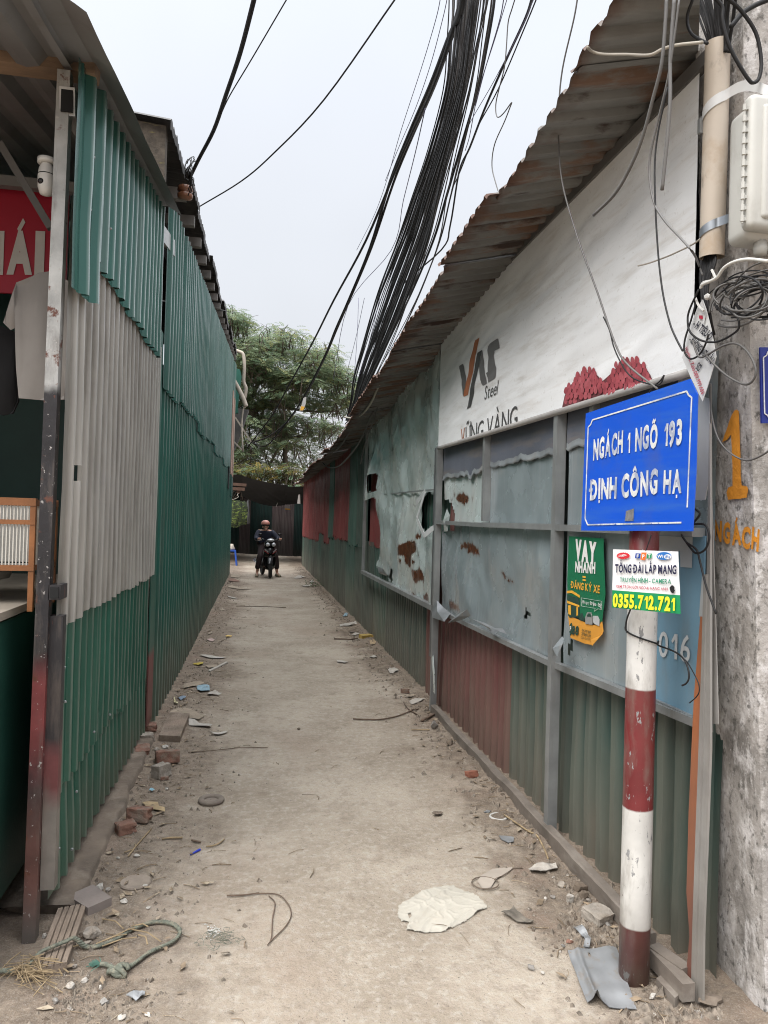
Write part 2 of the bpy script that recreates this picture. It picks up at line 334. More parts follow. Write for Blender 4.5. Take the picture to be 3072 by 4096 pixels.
# ------------------------------------------------------------------ corrugated sheets
def prof_rib(f):     # wide pan with one narrow raised rib and a low stiffener
    return [(0, 0), (.25, 0), (.28, .14), (.33, .14), (.36, 0), (.62, 0), (.70, 1), (.84, 1), (.92, 0)]
PR_RIB = [(0, 0), (.58, 0), (.67, 1), (.83, 1), (.92, 0)]
PR_PAN = [(0, 0), (.30, 0), (.33, .16), (.38, .16), (.41, 0), (.66, 0), (.73, 1), (.85, 1), (.92, 0)]
PR_WAVE = [(0, 0), (.12, .2), (.25, .6), (.38, .95), (.5, 1), (.62, .95), (.75, .6), (.88, .2)]
PR_TRAP = [(0, 0), (.32, 0), (.45, 1), (.80, 1), (.93, 0)]
def wall_sheet(name, parent, m, X, y0, y1, zb, zt, per=.125, dep=.02, pr=PR_RIB, sg=1, nzv=10, jb=0., jt=0., wob=.004, seed=0, hole=None, lean=0., smooth=False, label=None):
    """vertical corrugated sheet in the plane x=X (X may depend on y), ribs towards sg"""
    fx = X if callable(X) else (lambda y: X); fb = zb if callable(zb) else (lambda y: zb); ft = zt if callable(zt) else (lambda y: zt)
    cols = []; k = 0
    while True:
        base = y0 + k*per
        if base > y1: break
        for f, d in pr:
            y = base + f*per
            if y <= y1 + 1e-6: cols.append((y, d))
        k += 1
    rows = nzv
    mb = MB()
    for j in range(rows+1):
        t = j/rows
        for y, d in cols:
            b = fb(y) + jb*(noise.noise(Vector((y*9, seed, 1))) + .5*noise.noise(Vector((y*31, seed, 2)))); tp = ft(y) + jt*(noise.noise(Vector((y*9, seed, 4))) + .5*noise.noise(Vector((y*31, seed, 5))))
            z = b + (tp-b)*t
            x = fx(y) + sg*dep*d + wob*noise.noise(Vector((y*2.3, z*1.7, seed*5.1))) + .25*wob*noise.noise(Vector((y*13, z*5, seed))) + lean*(1-t)*sg
            mb.v.append(Vector((x, y, z)))
    n = len(cols)
    for j in range(rows):
        for i in range(n-1):
            a = j*n+i
            if hole:
                c = (mb.v[a] + mb.v[a+n+1])/2
                if hole(c.y, c.z): continue
            mb.f.append((a, a+1, a+n+1, a+n) if sg < 0 else (a, a+n, a+n+1, a+1)); mb.m.append(0)
    ob = mb.out(name, m, parent, smooth=smooth, label=label); at = ob.data.attributes.new('rib', 'FLOAT', 'POINT'); at.data.foreach_set('value', [d for j in range(rows+1) for y, d in cols]); return ob
# ================================================================== LEFT SIDE: open stall at the corner
XL = lambda y: -.725 + .004*max(0, y-5.5)
c1 = crop(0, 0, 1024); c2 = crop(0, 1000, 1024); c3 = crop(0, 2200, 1024); c4 = crop(0, 3100, 1024)
m_post = mat('corner_post_paint', (.10, .085, .075), .45, .1, .25, 9, stops=[(.14, (.13, .06, .05), 18, .10), (.50, (.035, .028, .03), 12, .12), (.66, (.19, .045, .045), 12, .10), (1.02, (.022, .020, .022), 10, .06), (2.06, (.40, .40, .385), 14, .03)],
             dirt=((.13, .11, .095), .65, (16, 16, 3), (.50, .68)), spots=[((.42, .40, .38), 38, .62, .66), ((.12, .045, .028), 13, .60, .66)], bump=.2, bscale=30)
m_chan = mat('side_channel_paint', (.20, .18, .158), .5, .15, .2, 9, dirt=((.15, .12, .10), .6, (12, 12, 2), (.5, .66)), stops=[(.52, (.14, .045, .045), 12, .05), (.72, (.028, .026, .028), 12, .04)], spots=((.17, .06, .04), 10, .64, .72, (2, 2, .4)), bump=.1)
m_roofw = mat('dirty_white_sheet', (.20, .198, .195), .55, .1, .2, 1.5, dirt=((.13, .115, .10), .6, (2, 5, 5), (.5, .75)), bump=.06)
m_beam = mat('old_timber', (.25, .165, .105), .8, 0, .3, 5, dirt=((.10, .07, .05), .7, (2, 14, 14), (.48, .7)), bump=.3, bscale=40, bstretch=(.3, 3, 3))
m_dark = plain('black_soot', (.01, .01, .01), .9)  # plain black; also paints the shade inside tube mouths and the wall gap
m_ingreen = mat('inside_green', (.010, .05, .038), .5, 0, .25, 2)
m_inside = plain('stall_inside_grey', (.10, .095, .09), .8)
stall = thing('market_stall', (-.78, 2.95, 0), 'open corner stall clad in overlapping green and milky corrugated sheets', 'stall')
MB().bar((-.7745, 2.93, -.02), (-.752, 2.93, 3.25), .046, .05, upv=(0, 1, 0)).out('corner_post', m_post, stall)
MB().box((-.722, 2.955, .70), (.05, .05, 1.02)).out('side_channel', m_chan, stall)
mb = MB(); mb.box((-.724, 2.955, 1.30), (.042, .10, .055)); mb.out('cross_tube', m_chan, stall)
MB().box((-.724, 2.902, 1.30), (.030, .006, .040)).out('tube_mouth', m_dark, stall)  # black plate paints the shaded hollow of the open tube
mb = MB(); mb.bar((-.735, 2.90, 3.13), (-.735, 5.35, 3.56), .055, .10); mb.out('top_rail', mat('box_tube_white', (.50, .50, .49), .4, .3, .15, 5), stall)
MB().box((-.735, 2.896, 3.13), (.042, .006, .085)).out('rail_mouth', m_dark, stall)  # black plate painting the shade inside the rail's open end
mb = MB(); mb.box((-1.62, 2.98, 3.31), (1.95, .08, .075), jit=.006); mb.out('timber_beam', m_beam, stall)
# roof of the stall, ribs running along the lane
def stall_roof():
    pf = []; x = -2.7
    while x < -.80:
        pf += [(x, 0), (x+.05, .004), (x+.08, .045), (x+.14, .045), (x+.17, .004)]; x += .2
    pf += [(-.76, .004), (-.73, .035), (-.66, .045), (-.60, .01), (-.565, -.012)]
    ys_ = [2.42 + .15*i for i in range(20)]
    mb = MB()
    for y in ys_:
        for x_, d in pf: mb.v.append(Vector((x_ + .004*nz(y*3, x_), y + .01*nz(x_*7, 2), 3.190 + .18*(y-2.5) + d + .006*nz(x_*2, y*2, 4))))
    n = len(pf); mb.f = [(j*n+i, j*n+i+1, (j+1)*n+i+1, (j+1)*n+i) for j in range(len(ys_)-1) for i in range(n-1)]; mb.m = [0]*len(mb.f)
    return mb
stall_roof().out('roof_sheet', m_roofw, stall)
zr = lambda y: 3.20 + .18*(y-2.5)
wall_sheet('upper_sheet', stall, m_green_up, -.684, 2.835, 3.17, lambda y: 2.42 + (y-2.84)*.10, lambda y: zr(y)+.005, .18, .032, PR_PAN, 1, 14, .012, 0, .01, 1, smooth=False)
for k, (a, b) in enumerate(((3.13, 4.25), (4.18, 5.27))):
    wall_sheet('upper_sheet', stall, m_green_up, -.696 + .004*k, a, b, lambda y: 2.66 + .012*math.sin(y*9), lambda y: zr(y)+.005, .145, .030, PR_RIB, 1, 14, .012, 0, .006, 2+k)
h1 = [c2(*p) for p in ((440, 1412), (492, 1416), (500, 1478), (470, 1470), (440, 1462))]
h1w = [(q.y, q.z) for q in (xp(x, y, -.72) for x, y in h1)]
for k, (a, b) in enumerate(((2.93, 3.84), (3.78, 4.70), (4.64, 5.48))):
    wall_sheet('clear_sheet', stall, m_clear, -.719 + .003*k, a, b, lambda y: 1.165 + .03*nz(y*3, 1), 2.80, .125, .017, PR_RIB, 1, 26, .022, 0, .006, 5+k, hole=(lambda y, z: inpoly(y, z, h1w)) if k == 0 else None)
for k, (a, b, zb) in enumerate(((2.985, 3.70, .50), (3.66, 4.42, .50), (4.38, 5.42, .46))):
    wall_sheet('lower_sheet', stall, m_green_low, -.735, a, b, (lambda y, zb=zb: zb + .01*nz(y*3, 2)), 1.24, .125, .017, PR_RIB, 1, 12, .014, 0, .006, 9+k)
for k, (a, b) in enumerate(((3.0, 3.85), (3.80, 4.62), (4.58, 5.44))):
    wall_sheet('skirt_sheet', stall, m_green_low, -.752, a, b, lambda y: .12 - .02*(y-3), .62, .125, .017, PR_RIB, 1, 10, .022, 0, .012, 14+k, lean=.012)
mb = MB()
for y, z in ((3.05, 3.0), (3.02, 2.78), (3.42, 2.86), (3.02, 1.0), (3.05, .86), (3.3, .42), (3.62, .58), (4.0, .56), (3.03, .30), (3.25, .2), (4.3, 2.9)):
    mb.ball((-.708 if z < 1.3 else -.668, y, z), .007, 1)
mb.out('screw', m_galv_post, stall)
# what can be seen of the inside
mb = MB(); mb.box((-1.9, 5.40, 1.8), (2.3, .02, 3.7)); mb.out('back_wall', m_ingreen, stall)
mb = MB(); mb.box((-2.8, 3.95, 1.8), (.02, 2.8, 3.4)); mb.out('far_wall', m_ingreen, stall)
mb = MB(); mb.bar((-2.7, 4.6, 3.35), (-.78, 4.6, 3.35), .05, .05); mb.bar((-2.7, 3.9, 3.22), (-.78, 3.9, 3.22), .05, .05); mb.out('ceiling_rail', m_roofw, stall)
mb = MB(); a = yp(*c1(0, 930), 3.35); b = yp(*c1(330, 1480), 3.35); mb.bar(a, b, .03, .03); mb.out('diagonal_brace', mat('grey_angle_iron', (.13, .125, .12), .6, .2), stall)
mb = MB(); mb.slab([(-.90, 2.55, .14), (-.90, 4.6, .14), (-.90, 4.6, 1.19), (-.90, 2.55, 1.19)], (-.02, 0, 0)); mb.box((-1.7, 2.56, .66), (1.56, .02, 1.04)); mb.out('counter_panel', mat('counter_green', (.016, .06, .045), .4, 0, .25, 3, spots=((.3, .3, .28), 50, .69, .73), bump=.1), stall)
mb = MB(); mb.box((-1.75, 3.6, 1.215), (1.72, 2.1, .03)); mb.out('counter_top', mat('dusty_board', (.27, .235, .19), .8, 0, .2, 4), stall)
# foundation of the stall
mb = MB()
n = 40
for i in range(n+1):
    y = 3.1 + 2.32*i/n; xo = -.655 + .03*nz(y*3, 1) + .015*nz(y*11, 2); zt = .045 + .012*nz(y*4, 3)
    for x, z in ((-.95, zt), (-.76, zt), (xo-.01, zt-.003), (xo, zt-.015), (xo+.015, -.03)): mb.v.append(Vector((x, y, z)))
mb.f = [(i*5+k, i*5+k+1, i*5+k+6, i*5+k+5) for i in range(n) for k in range(4)] + [(0, 1, 2, 3, 4)]; mb.m = [0]*len(mb.f)
m_found = mat('muddy_concrete', (.15, .118, .09), .95, 0, .3, 7, dirt=((.24, .20, .16), .7, (9, 9, 9), (.52, .7)), bump=.6, bscale=35)
mb.out('foundation_ledge', m_found, stall, smooth=True)
m_brick = mat('dusty_brick', (.20, .105, .075), .95, 0, .3, 14, dirt=((.22, .18, .14), .8, (18, 18, 18), (.46, .62)), bump=.7, bscale=50)
m_cement = mat('old_mortar', (.30, .265, .225), .95, 0, .25, 14, dirt=((.2, .16, .12), .7, (12, 12, 12), (.5, .65)), bump=.7, bscale=50)
def rock(name, c, sz, m, label, cat='stone', group=None, seed=0, rotz=0, brick=False):
    mb = MB()
    if brick:
        b = bmesh.new(); bmesh.ops.create_cube(b, size=1); bmesh.ops.bevel(b, geom=b.edges[:], offset=.06, segments=1, affect='EDGES'); bmesh.ops.subdivide_edges(b, edges=b.edges[:], cuts=2, use_grid_fill=True)
        for v in b.verts:
            q = v.co.copy(); k = .10*noise.noise(q*3.1 + Vector((seed, seed*2.3, 0))) + .05*noise.noise(q*8 + Vector((seed, 0, 0)))
            if q.x > .2: k -= .22*(.5 + noise.noise(Vector((q.y*4, q.z*4, seed*3))))
            v.co = Vector((q.x*(1+k), q.y*(1+k), q.z*(1+k*.6)))
    else:
        b = bmesh.new(); bmesh.ops.create_icosphere(b, subdivisions=2, radius=.5)
        for v in b.verts:
            q = v.co; k = .9*noise.noise(q*2.2 + Vector((seed*1.3, seed*.7, seed))) + .25*noise.noise(q*6 + Vector((seed, 1, 2))); v.co = q*(1 + .7*k)
        for q in range(4):
            d = Vector((random.uniform(-1, 1), random.uniform(-1, 1), random.uniform(-.3, 1))).normalized()
            for v in b.verts:
                e = v.co.dot(d) - random.choice((.30, .33, .36))
                if e > 0: v.co -= d*e
    M = Matrix.Rotation(rotz, 3, 'Z') @ Matrix.Rotation(random.uniform(-.2, .2), 3, 'X')
    vs = [M @ Vector((v.co.x*sz[0], v.co.y*sz[1], v.co.z*sz[2])) for v in b.verts]; b.verts.index_update()
    zmin = min(v.z for v in vs); c = Vector(c)
    mb.add([v + c + Vector((0, 0, -zmin - .12*sz[2])) for v in vs], [tuple(v.index for v in f.verts) for f in b.faces]); b.free()
    return mb.out(name, m, None, smooth=False, label=label, cat=cat, group=group)
# things in the stall
m_red = mat('red_sign_vinyl', (.40, .012, .035), .45, 0, .06, 2)
m_white = plain('white_vinyl', (.62, .60, .57), .5)
t = thing('shop_sign', (-1.6, 4.0, 2.7), 'red sign with big white capitals hanging inside the open stall', 'sign')
mb = MB(); mb.slab([(-2.3, 4.0, 2.70), (-.99, 4.0, 2.70), (-.99, 4.0, 3.27), (-2.3, 4.0, 3.27)], (0, .02, 0)); mb.out('sign_board', m_red, t)
mb = MB(); b = yp(*c1(287, 1762), 3.994); tp = yp(*c1(280, 1520), 3.994)
for s_, u0, u1 in (('H', -150, 20), ('Á', 42, 208), ('I', 222, 284)): a = yp(*c1(u0, 1758), 3.994); b = yp(*c1(u1, 1761), 3.994); text(mb, s_, a, b-a, Vector((0, 0, tp.z-yp(*c1(287, 1762), 3.994).z)), 0, .06, .14, nrm=(0, -1, 0))
mb.out('lettering', m_white, t)
m_shirt = mat('grey_white_cotton', (.33, .31, .29), .9, 0, .1, 4, bump=.15, bscale=14)
def garment(name, pts, Y, th, m, label, cat, fold=.022):
    """hanging garment from a real-size outline: front and back cloth with folds"""
    P = [(q.x, q.z) for q in (yp(x, y, Y) for x, y in pts)]; b = bmesh.new()
    f = b.faces.new([b.verts.new((x, Y, z)) for x, z in P]); bmesh.ops.triangulate(b, faces=[f]); bmesh.ops.subdivide_edges(b, edges=b.edges[:], cuts=3, use_grid_fill=True)
    bd = {v for e in b.edges if e.is_boundary for v in e.verts}
    mb = MB(); vs = list(b.verts); b.verts.index_update()
    for s in (-1, 1):
        mb.add([Vector((v.co.x, Y + s*(0 if v in bd else th) + fold*nz(v.co.x*16, v.co.z*3, s), v.co.z)) for v in vs], [tuple(v.index for v in f.verts) for f in b.faces])
    b.free(); return mb.out(name, m, None, smooth=True, label=label, cat=cat)
garment('tee_shirt', [c2(*p) for p in ((318, 138), (250, 150), (110, 215), (20, 470), (70, 520), (112, 500), (120, 960), (300, 975), (420, 970), (440, 700), (500, 520), (540, 470), (440, 200))], 3.3, .035, m_shirt, 'greyish white short sleeved shirt hanging behind the stall post', 'shirt')
garment('dark_jacket', [c2(*p) for p in ((-200, 560), (-20, 480), (118, 540), (125, 980), (90, 1060), (20, 1072), (-200, 1010))], 3.42, .04, plain('black_cloth', (.012, .012, .013), .95), 'black garment hanging behind the white shirt', 'garment')
t = thing('security_camera', (-.83, 3.0, 2.8), 'white bulb shaped security camera under the stall roof', 'camera')
m_wpl = plain('white_plastic', (.62, .61, .58), .35)
a = yp(*c1(295, 1030), 2.99); b = yp(*c1(297, 1270), 2.99); hgt = a.z-b.z; cx, cz = b.x, b.z
mb = MB(); mb.lathe((cx, 2.99, cz), [(.004, 0), (.022, .006), (.030, .03), (.031, .075), (.027, .105), (.017, .125), (.015, .15), (.016, hgt-.02), (.034, hgt-.018), (.034, hgt)], 18); mb.out('camera_body', m_wpl, t, smooth=True)
mb = MB(); mb.ball((cx-.012, 2.966, cz+.045), .012, 2); mb.out('lens', plain('black_glass', (.01, .01, .012), .1), t, smooth=True)
mb = MB(); mb.lathe((cx, 2.99, cz+.078), [(.0315, 0), (.0315, .003)], 18); mb.out('seam_ring', m_dark, t)
t = thing('slatted_cage', (-1.2, 3.12, 1.23), 'wooden bird cage with thin white bars standing on the stall counter', 'cage')
m_cw = mat('varnished_wood', (.27, .105, .035), .5, 0, .25, 8, bump=.1); m_cb = plain('white_bar', (.60, .57, .51), .5)
w0 = yp(0, 1085, 3.1); x1 = yp(79, 1090, 3.1).x; zt_, zb_, zm_ = 1.635, 1.375, 1.555
mb = MB()
for z, h in ((zt_, .03), (zm_, .018), (zb_, .022)): mb.box(((x1-1.9)/2, 3.1, z), (abs(x1+1.9), .022, h))
for x in (x1-.011, -1.89): mb.box((x, 3.102, 1.42), (.02, .02, .43)); mb.box((x, 3.42, 1.42), (.02, .02, .43))
mb.box(((x1-1.9)/2, 3.42, zt_), (abs(x1+1.9), .02, .028)); mb.box((x1-.011, 3.26, zt_-.003), (.018, .30, .024)); mb.box((x1-.011, 3.26, zb_), (.018, .30, .02)); mb.out('cage_frame', m_cw, t)
mb = MB(); x = x1-.03
while x > -1.88: mb.bar((x, 3.1, zb_), (x, 3.1, zt_), .0045); x -= .0128
y = 3.13
while y < 3.40: mb.bar((x1-.011, y, zb_), (x1-.011, y, zt_), .0045); y += .0128
mb.out('cage_bars', m_cb, t)
mb = MB(); mb.box(((x1-1.9)/2, 3.40, 1.50), (abs(x1+1.9)-.05, .006, .24)); mb.box(((x1-1.9)/2, 3.27, zb_-.005), (abs(x1+1.9)-.05, .27, .008)); mb.out('cage_lining', plain('grey_board', (.36, .35, .32), .8), t)
mb = MB(); mb.lathe((-1.1, 3.25, 1.31), [(.06, 0), (.11, .012), (.125, .055)], 20); mb.out('tray', plain('grey_basin', (.14, .135, .125), .5), t, smooth=True)
# ================================================================== LEFT SIDE: long green shed behind the stall
zt = lambda y: 4.02 + .118*(y-5.9)
shed = thing('green_shed', (-.7, 12, 0), 'long tall shed of dark green corrugated sheets along the left of the lane', 'shed')
y = 5.56; k = 0
while y < 20.6:
    b = min(y + 1.10, 20.75)
    if k == 12: b = y + .55
    if k == 0: y = 5.70
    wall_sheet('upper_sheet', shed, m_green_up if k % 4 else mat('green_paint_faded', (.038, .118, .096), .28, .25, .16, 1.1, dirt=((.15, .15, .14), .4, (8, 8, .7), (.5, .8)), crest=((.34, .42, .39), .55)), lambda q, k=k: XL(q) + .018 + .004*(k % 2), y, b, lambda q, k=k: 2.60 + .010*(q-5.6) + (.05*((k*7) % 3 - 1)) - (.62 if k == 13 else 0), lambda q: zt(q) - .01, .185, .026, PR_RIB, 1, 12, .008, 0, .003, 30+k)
    y += 1.04; k += 1
y = 5.74; k = 0
while y < 20.8:
    b = min(y + 1.10, 20.95)
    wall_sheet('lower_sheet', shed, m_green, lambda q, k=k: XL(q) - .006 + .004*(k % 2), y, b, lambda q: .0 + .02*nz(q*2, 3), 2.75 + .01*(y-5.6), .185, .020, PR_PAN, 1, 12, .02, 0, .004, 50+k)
    y += 1.05; k += 1
m_strip = mat('green_strip_red_foot', (.15, .035, .035), .5, 0, .2, 6, stops=[(.60, (.012, .085, .06), 10, .03)], splash=(-.1, .5, MUD, .5))
MB().slab([(-.722, 5.46, .09), (-.722, 5.72, .09), (-.722, 5.72, 2.95), (-.722, 5.46, 2.95)], (.008, 0, 0)).out('cover_strip', m_strip, shed)
MB().box((-.79, 5.48, 3.3), (.05, .05, 1.4)).out('inner_post', mat('inner_post_grey', (.25, .24, .23), .6), shed)
mb = MB(); mb.bar((-.74, 5.36, 3.62), (-.70, 6.0, 3.70), .03, .12); mb.out('white_lintel', mat('box_tube_white', (.5, .5, .49), .4), shed)
m_rdark = mat('tarry_roof_sheet', (.055, .052, .05), .7, 0, .3, 3, dirt=((.13, .11, .09), .5, (6, 2, 6), (.55, .75)))
zf = lambda y: zt(y) + .30
y = 5.0; k = 0
while y < 20.6:
    b = min(y + 1.02, 20.85); mb = MB(); nn = 20; xe = -.605 + .018*((k*5) % 3 - 1)
    for i in range(nn+1):
        q = y + (b-y)*i/nn; h = .02*math.sin(2*math.pi*q/.14)
        for x, dz in ((xe, -.07), (xe, 0), (xe-.35, .03), (-4.2, .3)): mb.v.append(Vector((x + .008*nz(q*4, k), q, zf(q) + (h if dz >= 0 else h*.6) + dz + .008*(k % 2))))
    mb.f = [(i*4+j, i*4+j+1, i*4+j+5, i*4+j+4) for i in range(nn) for j in range(3)]; mb.m = [0]*len(mb.f)
    mb.out('roof_sheet', m_rdark, shed); y += 1.0; k += 1
m_raf = mat('weathered_rafter', (.22, .205, .19), .8, 0, .25, 6)
y = 6.1
while y < 20.7:
    MB().box((-.80, y, zt(y) + .13), (.36, .07, .09)).out('rafter', m_raf, shed); y += .78
mb = MB(); mb.slab([(-.92, 5.3, zt(5)-.1), (-.92, 20.9, zt(20.9)-.1), (-.92, 20.9, zf(20.9)), (-.92, 5.3, zf(5.3))], (-.03, 0, 0)); mb.out('dark_backing', m_dark, shed)
m_brk = mat('gable_brick', (.075, .06, .045), .9, 0, .4, 18, dirt=((.20, .17, .06), .8, (5, 5, 22), (.62, .7)), bump=.5)
mb = MB(); mb.slab([(-1.3, 5.06, 3.75), (-.66, 5.06, 3.75), (-.66, 5.06, zf(5)-.03), (-1.3, 5.06, zf(5)+.02)], (0, .1, 0)); mb.out('gable_end', m_brk, shed)
mb = MB(); mb.box((-2.5, 20.98, 2.8), (3.6, .04, 5.6)); mb.out('end_wall', m_green, shed)
mb = MB(); mb.box((-4.25, 13, 2.8), (.04, 15.9, 5.6)); mb.out('rear_wall', m_green, shed)
m_ply = mat('pink_plywood', (.42, .27, .21), .7, 0, .15, 4)
a = xp(498.5, 810, XL(19)+.06); b = xp(494, 1015, XL(19)+.06)
for k in range(2): MB().box((XL(19.3)+.055, 18.55 + 1.15*k, (a.z+b.z)/2), (.02, .5, a.z-b.z)).out('plywood_strip', m_ply, shed)
mb = MB(); mb.box((XL(17.9)+.03, 18.0, 2.62), (.01, .55, .7)); mb.out('dark_gap_panel', m_dark, shed)  # black panel standing in for the shade of an opening
# loose things on and around the shed
m_cable = mat('black_cable', (.008, .0075, .008), .7, 0, .3, 3); m_cable2 = mat('grey_cable', (.10, .095, .09), .6, 0, .2, 3); m_cable3 = mat('bleached_cable', (.34, .31, .26), .7, 0, .2, 3); m_cable4 = mat('violet_grey_cable', (.16, .15, .24), .6)
ia = xp(*c1(1200, 1250), -.60)
t = thing('insulator', ia, 'brown ceramic knob insulator wired to the eave of the green shed', 'insulator')
mb = MB(); mb.lathe(ia - Vector((0, 0, .05)), [(.02, 0), (.055, .01), (.06, .035), (.035, .05), (.06, .065), (.055, .095), (.02, .105)], 14); mb.out('knob', mat('brown_glaze', (.20, .085, .045), .3), t, smooth=True)
mb = MB(); rr = random.Random(3)
for k in range(9):
    c = ia + Vector((.03, rr.uniform(-.2, .2), .13 + rr.uniform(-.08, .12))); r0 = rr.uniform(.05, .13); ax = rr.uniform(0, 6)
    mb.tube([c + Vector((.3*r0*math.cos(q*1.1+ax), r0*math.cos(q), r0*math.sin(q*.9+ax*.2))) for q in [i*.5 for i in range(10)]], .004, 4)
mb.out('wire_wrap', m_cable, t)
tc = crop(850, 1200, 700)
m_wpipe = mat('bleached_pipe', (.40, .35, .29), .6, 0, .2, 2)
mb = MB(); mb.tube(spline([yp(*tc(*p), 20.3) for p in ((205, 478), (250, 488), (292, 520), (302, 640), (296, 770), (318, 840), (305, 930))], 6), .045, 8); mb.out('bent_pipe', m_wpipe, None, True, 'pale bent pipe sticking up beyond the green shed roof end', 'pipe')
mb = MB(); mb.tube(spline([yp(*tc(*p), 20.2) for p in ((150, 725), (185, 740), (240, 830), (290, 930), (318, 1010))], 6), .06, 8); mb.out('bent_pipe', m_wpipe, None, True, 'thicker pale pipe slanting down out of the green shed wall', 'pipe')
mb = MB(); mb.tube(spline([yp(*tc(*p), 20.4) for p in ((312, 1015), (290, 1040), (276, 1200), (288, 1440))], 5), .025, 6); mb.out('hanging_pipe', m_wpipe, None, True, 'thin pale pipe hanging down from the slanting pipe joint', 'pipe')
t = thing('side_awning', (-.6, 21.6, 3.6), 'small timber edged awning with green cloth beyond the green shed', 'awning')
P = [yp(*tc(*p), 21.8) for p in ((210, 1020), (345, 1040), (318, 1110), (260, 1290), (205, 1420))]; mb = MB(); mb.slab(P, (0, .5, 0)); mb.out('awning_sheet', m_rdark, t)
P = [yp(*tc(*p), 21.5) for p in ((205, 640), (262, 660), (275, 720), (240, 1000), (245, 1070), (200, 1075))]; mb = MB(); mb.slab(P, (0, .15, 0)); mb.out('green_cloth', mat('green_cloth', (.012, .09, .065), .8), t)
mb = MB(); mb.bar(yp(*tc(215, 1110), 21.4), yp(*tc(370, 1350), 21.4), .04); mb.bar(yp(*tc(200, 1340), 21.4), yp(*tc(280, 1420), 21.4), .04); mb.out('strut', m_wpipe, t)
# ================================================================== RIGHT SIDE: low shed with rusty eaves
def lerp(tab, y):
    if y <= tab[0][0]: return tab[0][1]
    for (a, p), (b, q) in zip(tab, tab[1:]):
        if y <= b: return p + (q-p)*(y-a)/(b-a)
    return tab[-1][1]
ZE = [(2.1, 3.25), (2.9, 3.16), (3.8, 3.11), (5.25, 3.04), (8.3, 2.84), (12.5, 2.72), (25, 2.72)]
XE = [(0, 1.05), (5.25, 1.05), (12.5, 1.12), (25, 1.29)]
ZW = [(2, 3.26), (3.9, 3.23), (6, 3.14), (10.4, 2.90), (25, 2.85)]
d1 = crop(2250, 0, 822); d2 = crop(2250, 1000, 822); d3 = crop(2250, 2000, 822); d4 = crop(2250, 3000, 822)
z3 = crop(1150, 1600, 700); z4 = crop(1650, 1200, 800); z5 = crop(1600, 2000, 800); z2 = crop(850, 1900, 500); zm = crop(1400, 2700, 1100)
m_olive = mat('grimy_olive_sheet', (.034, .068, .058), .45, 0, .3, 1.6, dirt=[((.10, .10, .084), .6, (9, 9, .6), (.49, .72)), ((.02, .025, .022), .6, (3, 3, .5), (.5, .7))], splash=(-.1, .75, (.15, .128, .10), .85), crest=((.155, .16, .13), .5), spots=((.2, .2, .17), 60, .72, .76), bump=.12, bscale=12)
m_olive2 = mat('grimy_green_sheet', (.026, .085, .066), .42, 0, .3, 1.6, dirt=((.10, .105, .085), .65, (9, 9, .6), (.48, .72)), splash=(-.05, .9, (.19, .155, .112), .95), crest=((.14, .18, .155), .5), bump=.12, bscale=12)
m_redsh = mat('faded_red_sheet', (.20, .040, .040), .42, 0, .25, 1.8, dirt=[((.12, .09, .075), .6, (9, 9, .6), (.48, .72)), ((.05, .03, .03), .6, (3, 3, .6), (.5, .72))], splash=(-.1, .8, (.13, .10, .08), .6), spots=((.22, .17, .15), 40, .72, .76), crest=((.27, .085, .08), .4), bump=.15, bscale=10)
m_redlo = mat('muddy_red_sheet', (.135, .042, .040), .5, 0, .25, 1.8, dirt=((.12, .09, .07), .7, (9, 9, .8), (.46, .72)), splash=(-.1, .7, (.16, .125, .095), .85), crest=((.19, .10, .085), .4), spots=((.25, .2, .18), 34, .71, .76), bump=.18, bscale=10)
m_galv = mat('crumpled_galvanised_sheet', (.60, .675, .665), .25, .3, .20, 1.4, rust=True, dirt=[((.60, .58, .53), .6, (1.2, 1.3, 1.0), (.47, .60)), ((.20, .27, .26), .6, (1.6, 1.9, 1.2), (.52, .66)), ((.55, .57, .56), .4, (30, 30, 1.4), (.52, .7))], spots=((.5, .52, .52), 90, .73, .77, (2, 2, .35)), bump=.06, bscale=20, rvar=.12)  # beige and teal dirt layers: dust and oxide plus painted-in reflections
m_galvd = mat('dull_steel_sheet', (.325, .38, .40), .25, .4, .2, 1.8, rust=True, dirt=[((.47, .455, .42), .5, (1.3, 1.5, 1.0), (.49, .63)), ((.17, .20, .21), .6, (1.6, 1.9, 1.1), (.51, .66)), ((.52, .54, .54), .45, (40, 40, 1.2), (.52, .72))], spots=((.55, .56, .56), 70, .73, .77, (2, 2, .3)), bump=.05, bscale=30, bstretch=(1, 1, .1), rvar=.1)  # beige and dark dirt layers likewise mix dust with painted reflections
m_rust = mat('rust', (.115, .036, .019), .95, 0, .35, 16, bump=.3)
m_torn = mat('faded_blue_print', (.095, .105, .13), .6, 0, .25, 1.2, dirt=((.20, .165, .13), .7, (2, 1.2, 9), (.5, .72)), bump=.1)
m_pale = mat('pale_blue_print', (.185, .205, .215), .6, 0, .35, 4, dirt=((.25, .22, .19), .6, (6, 6, 6), (.5, .7)))
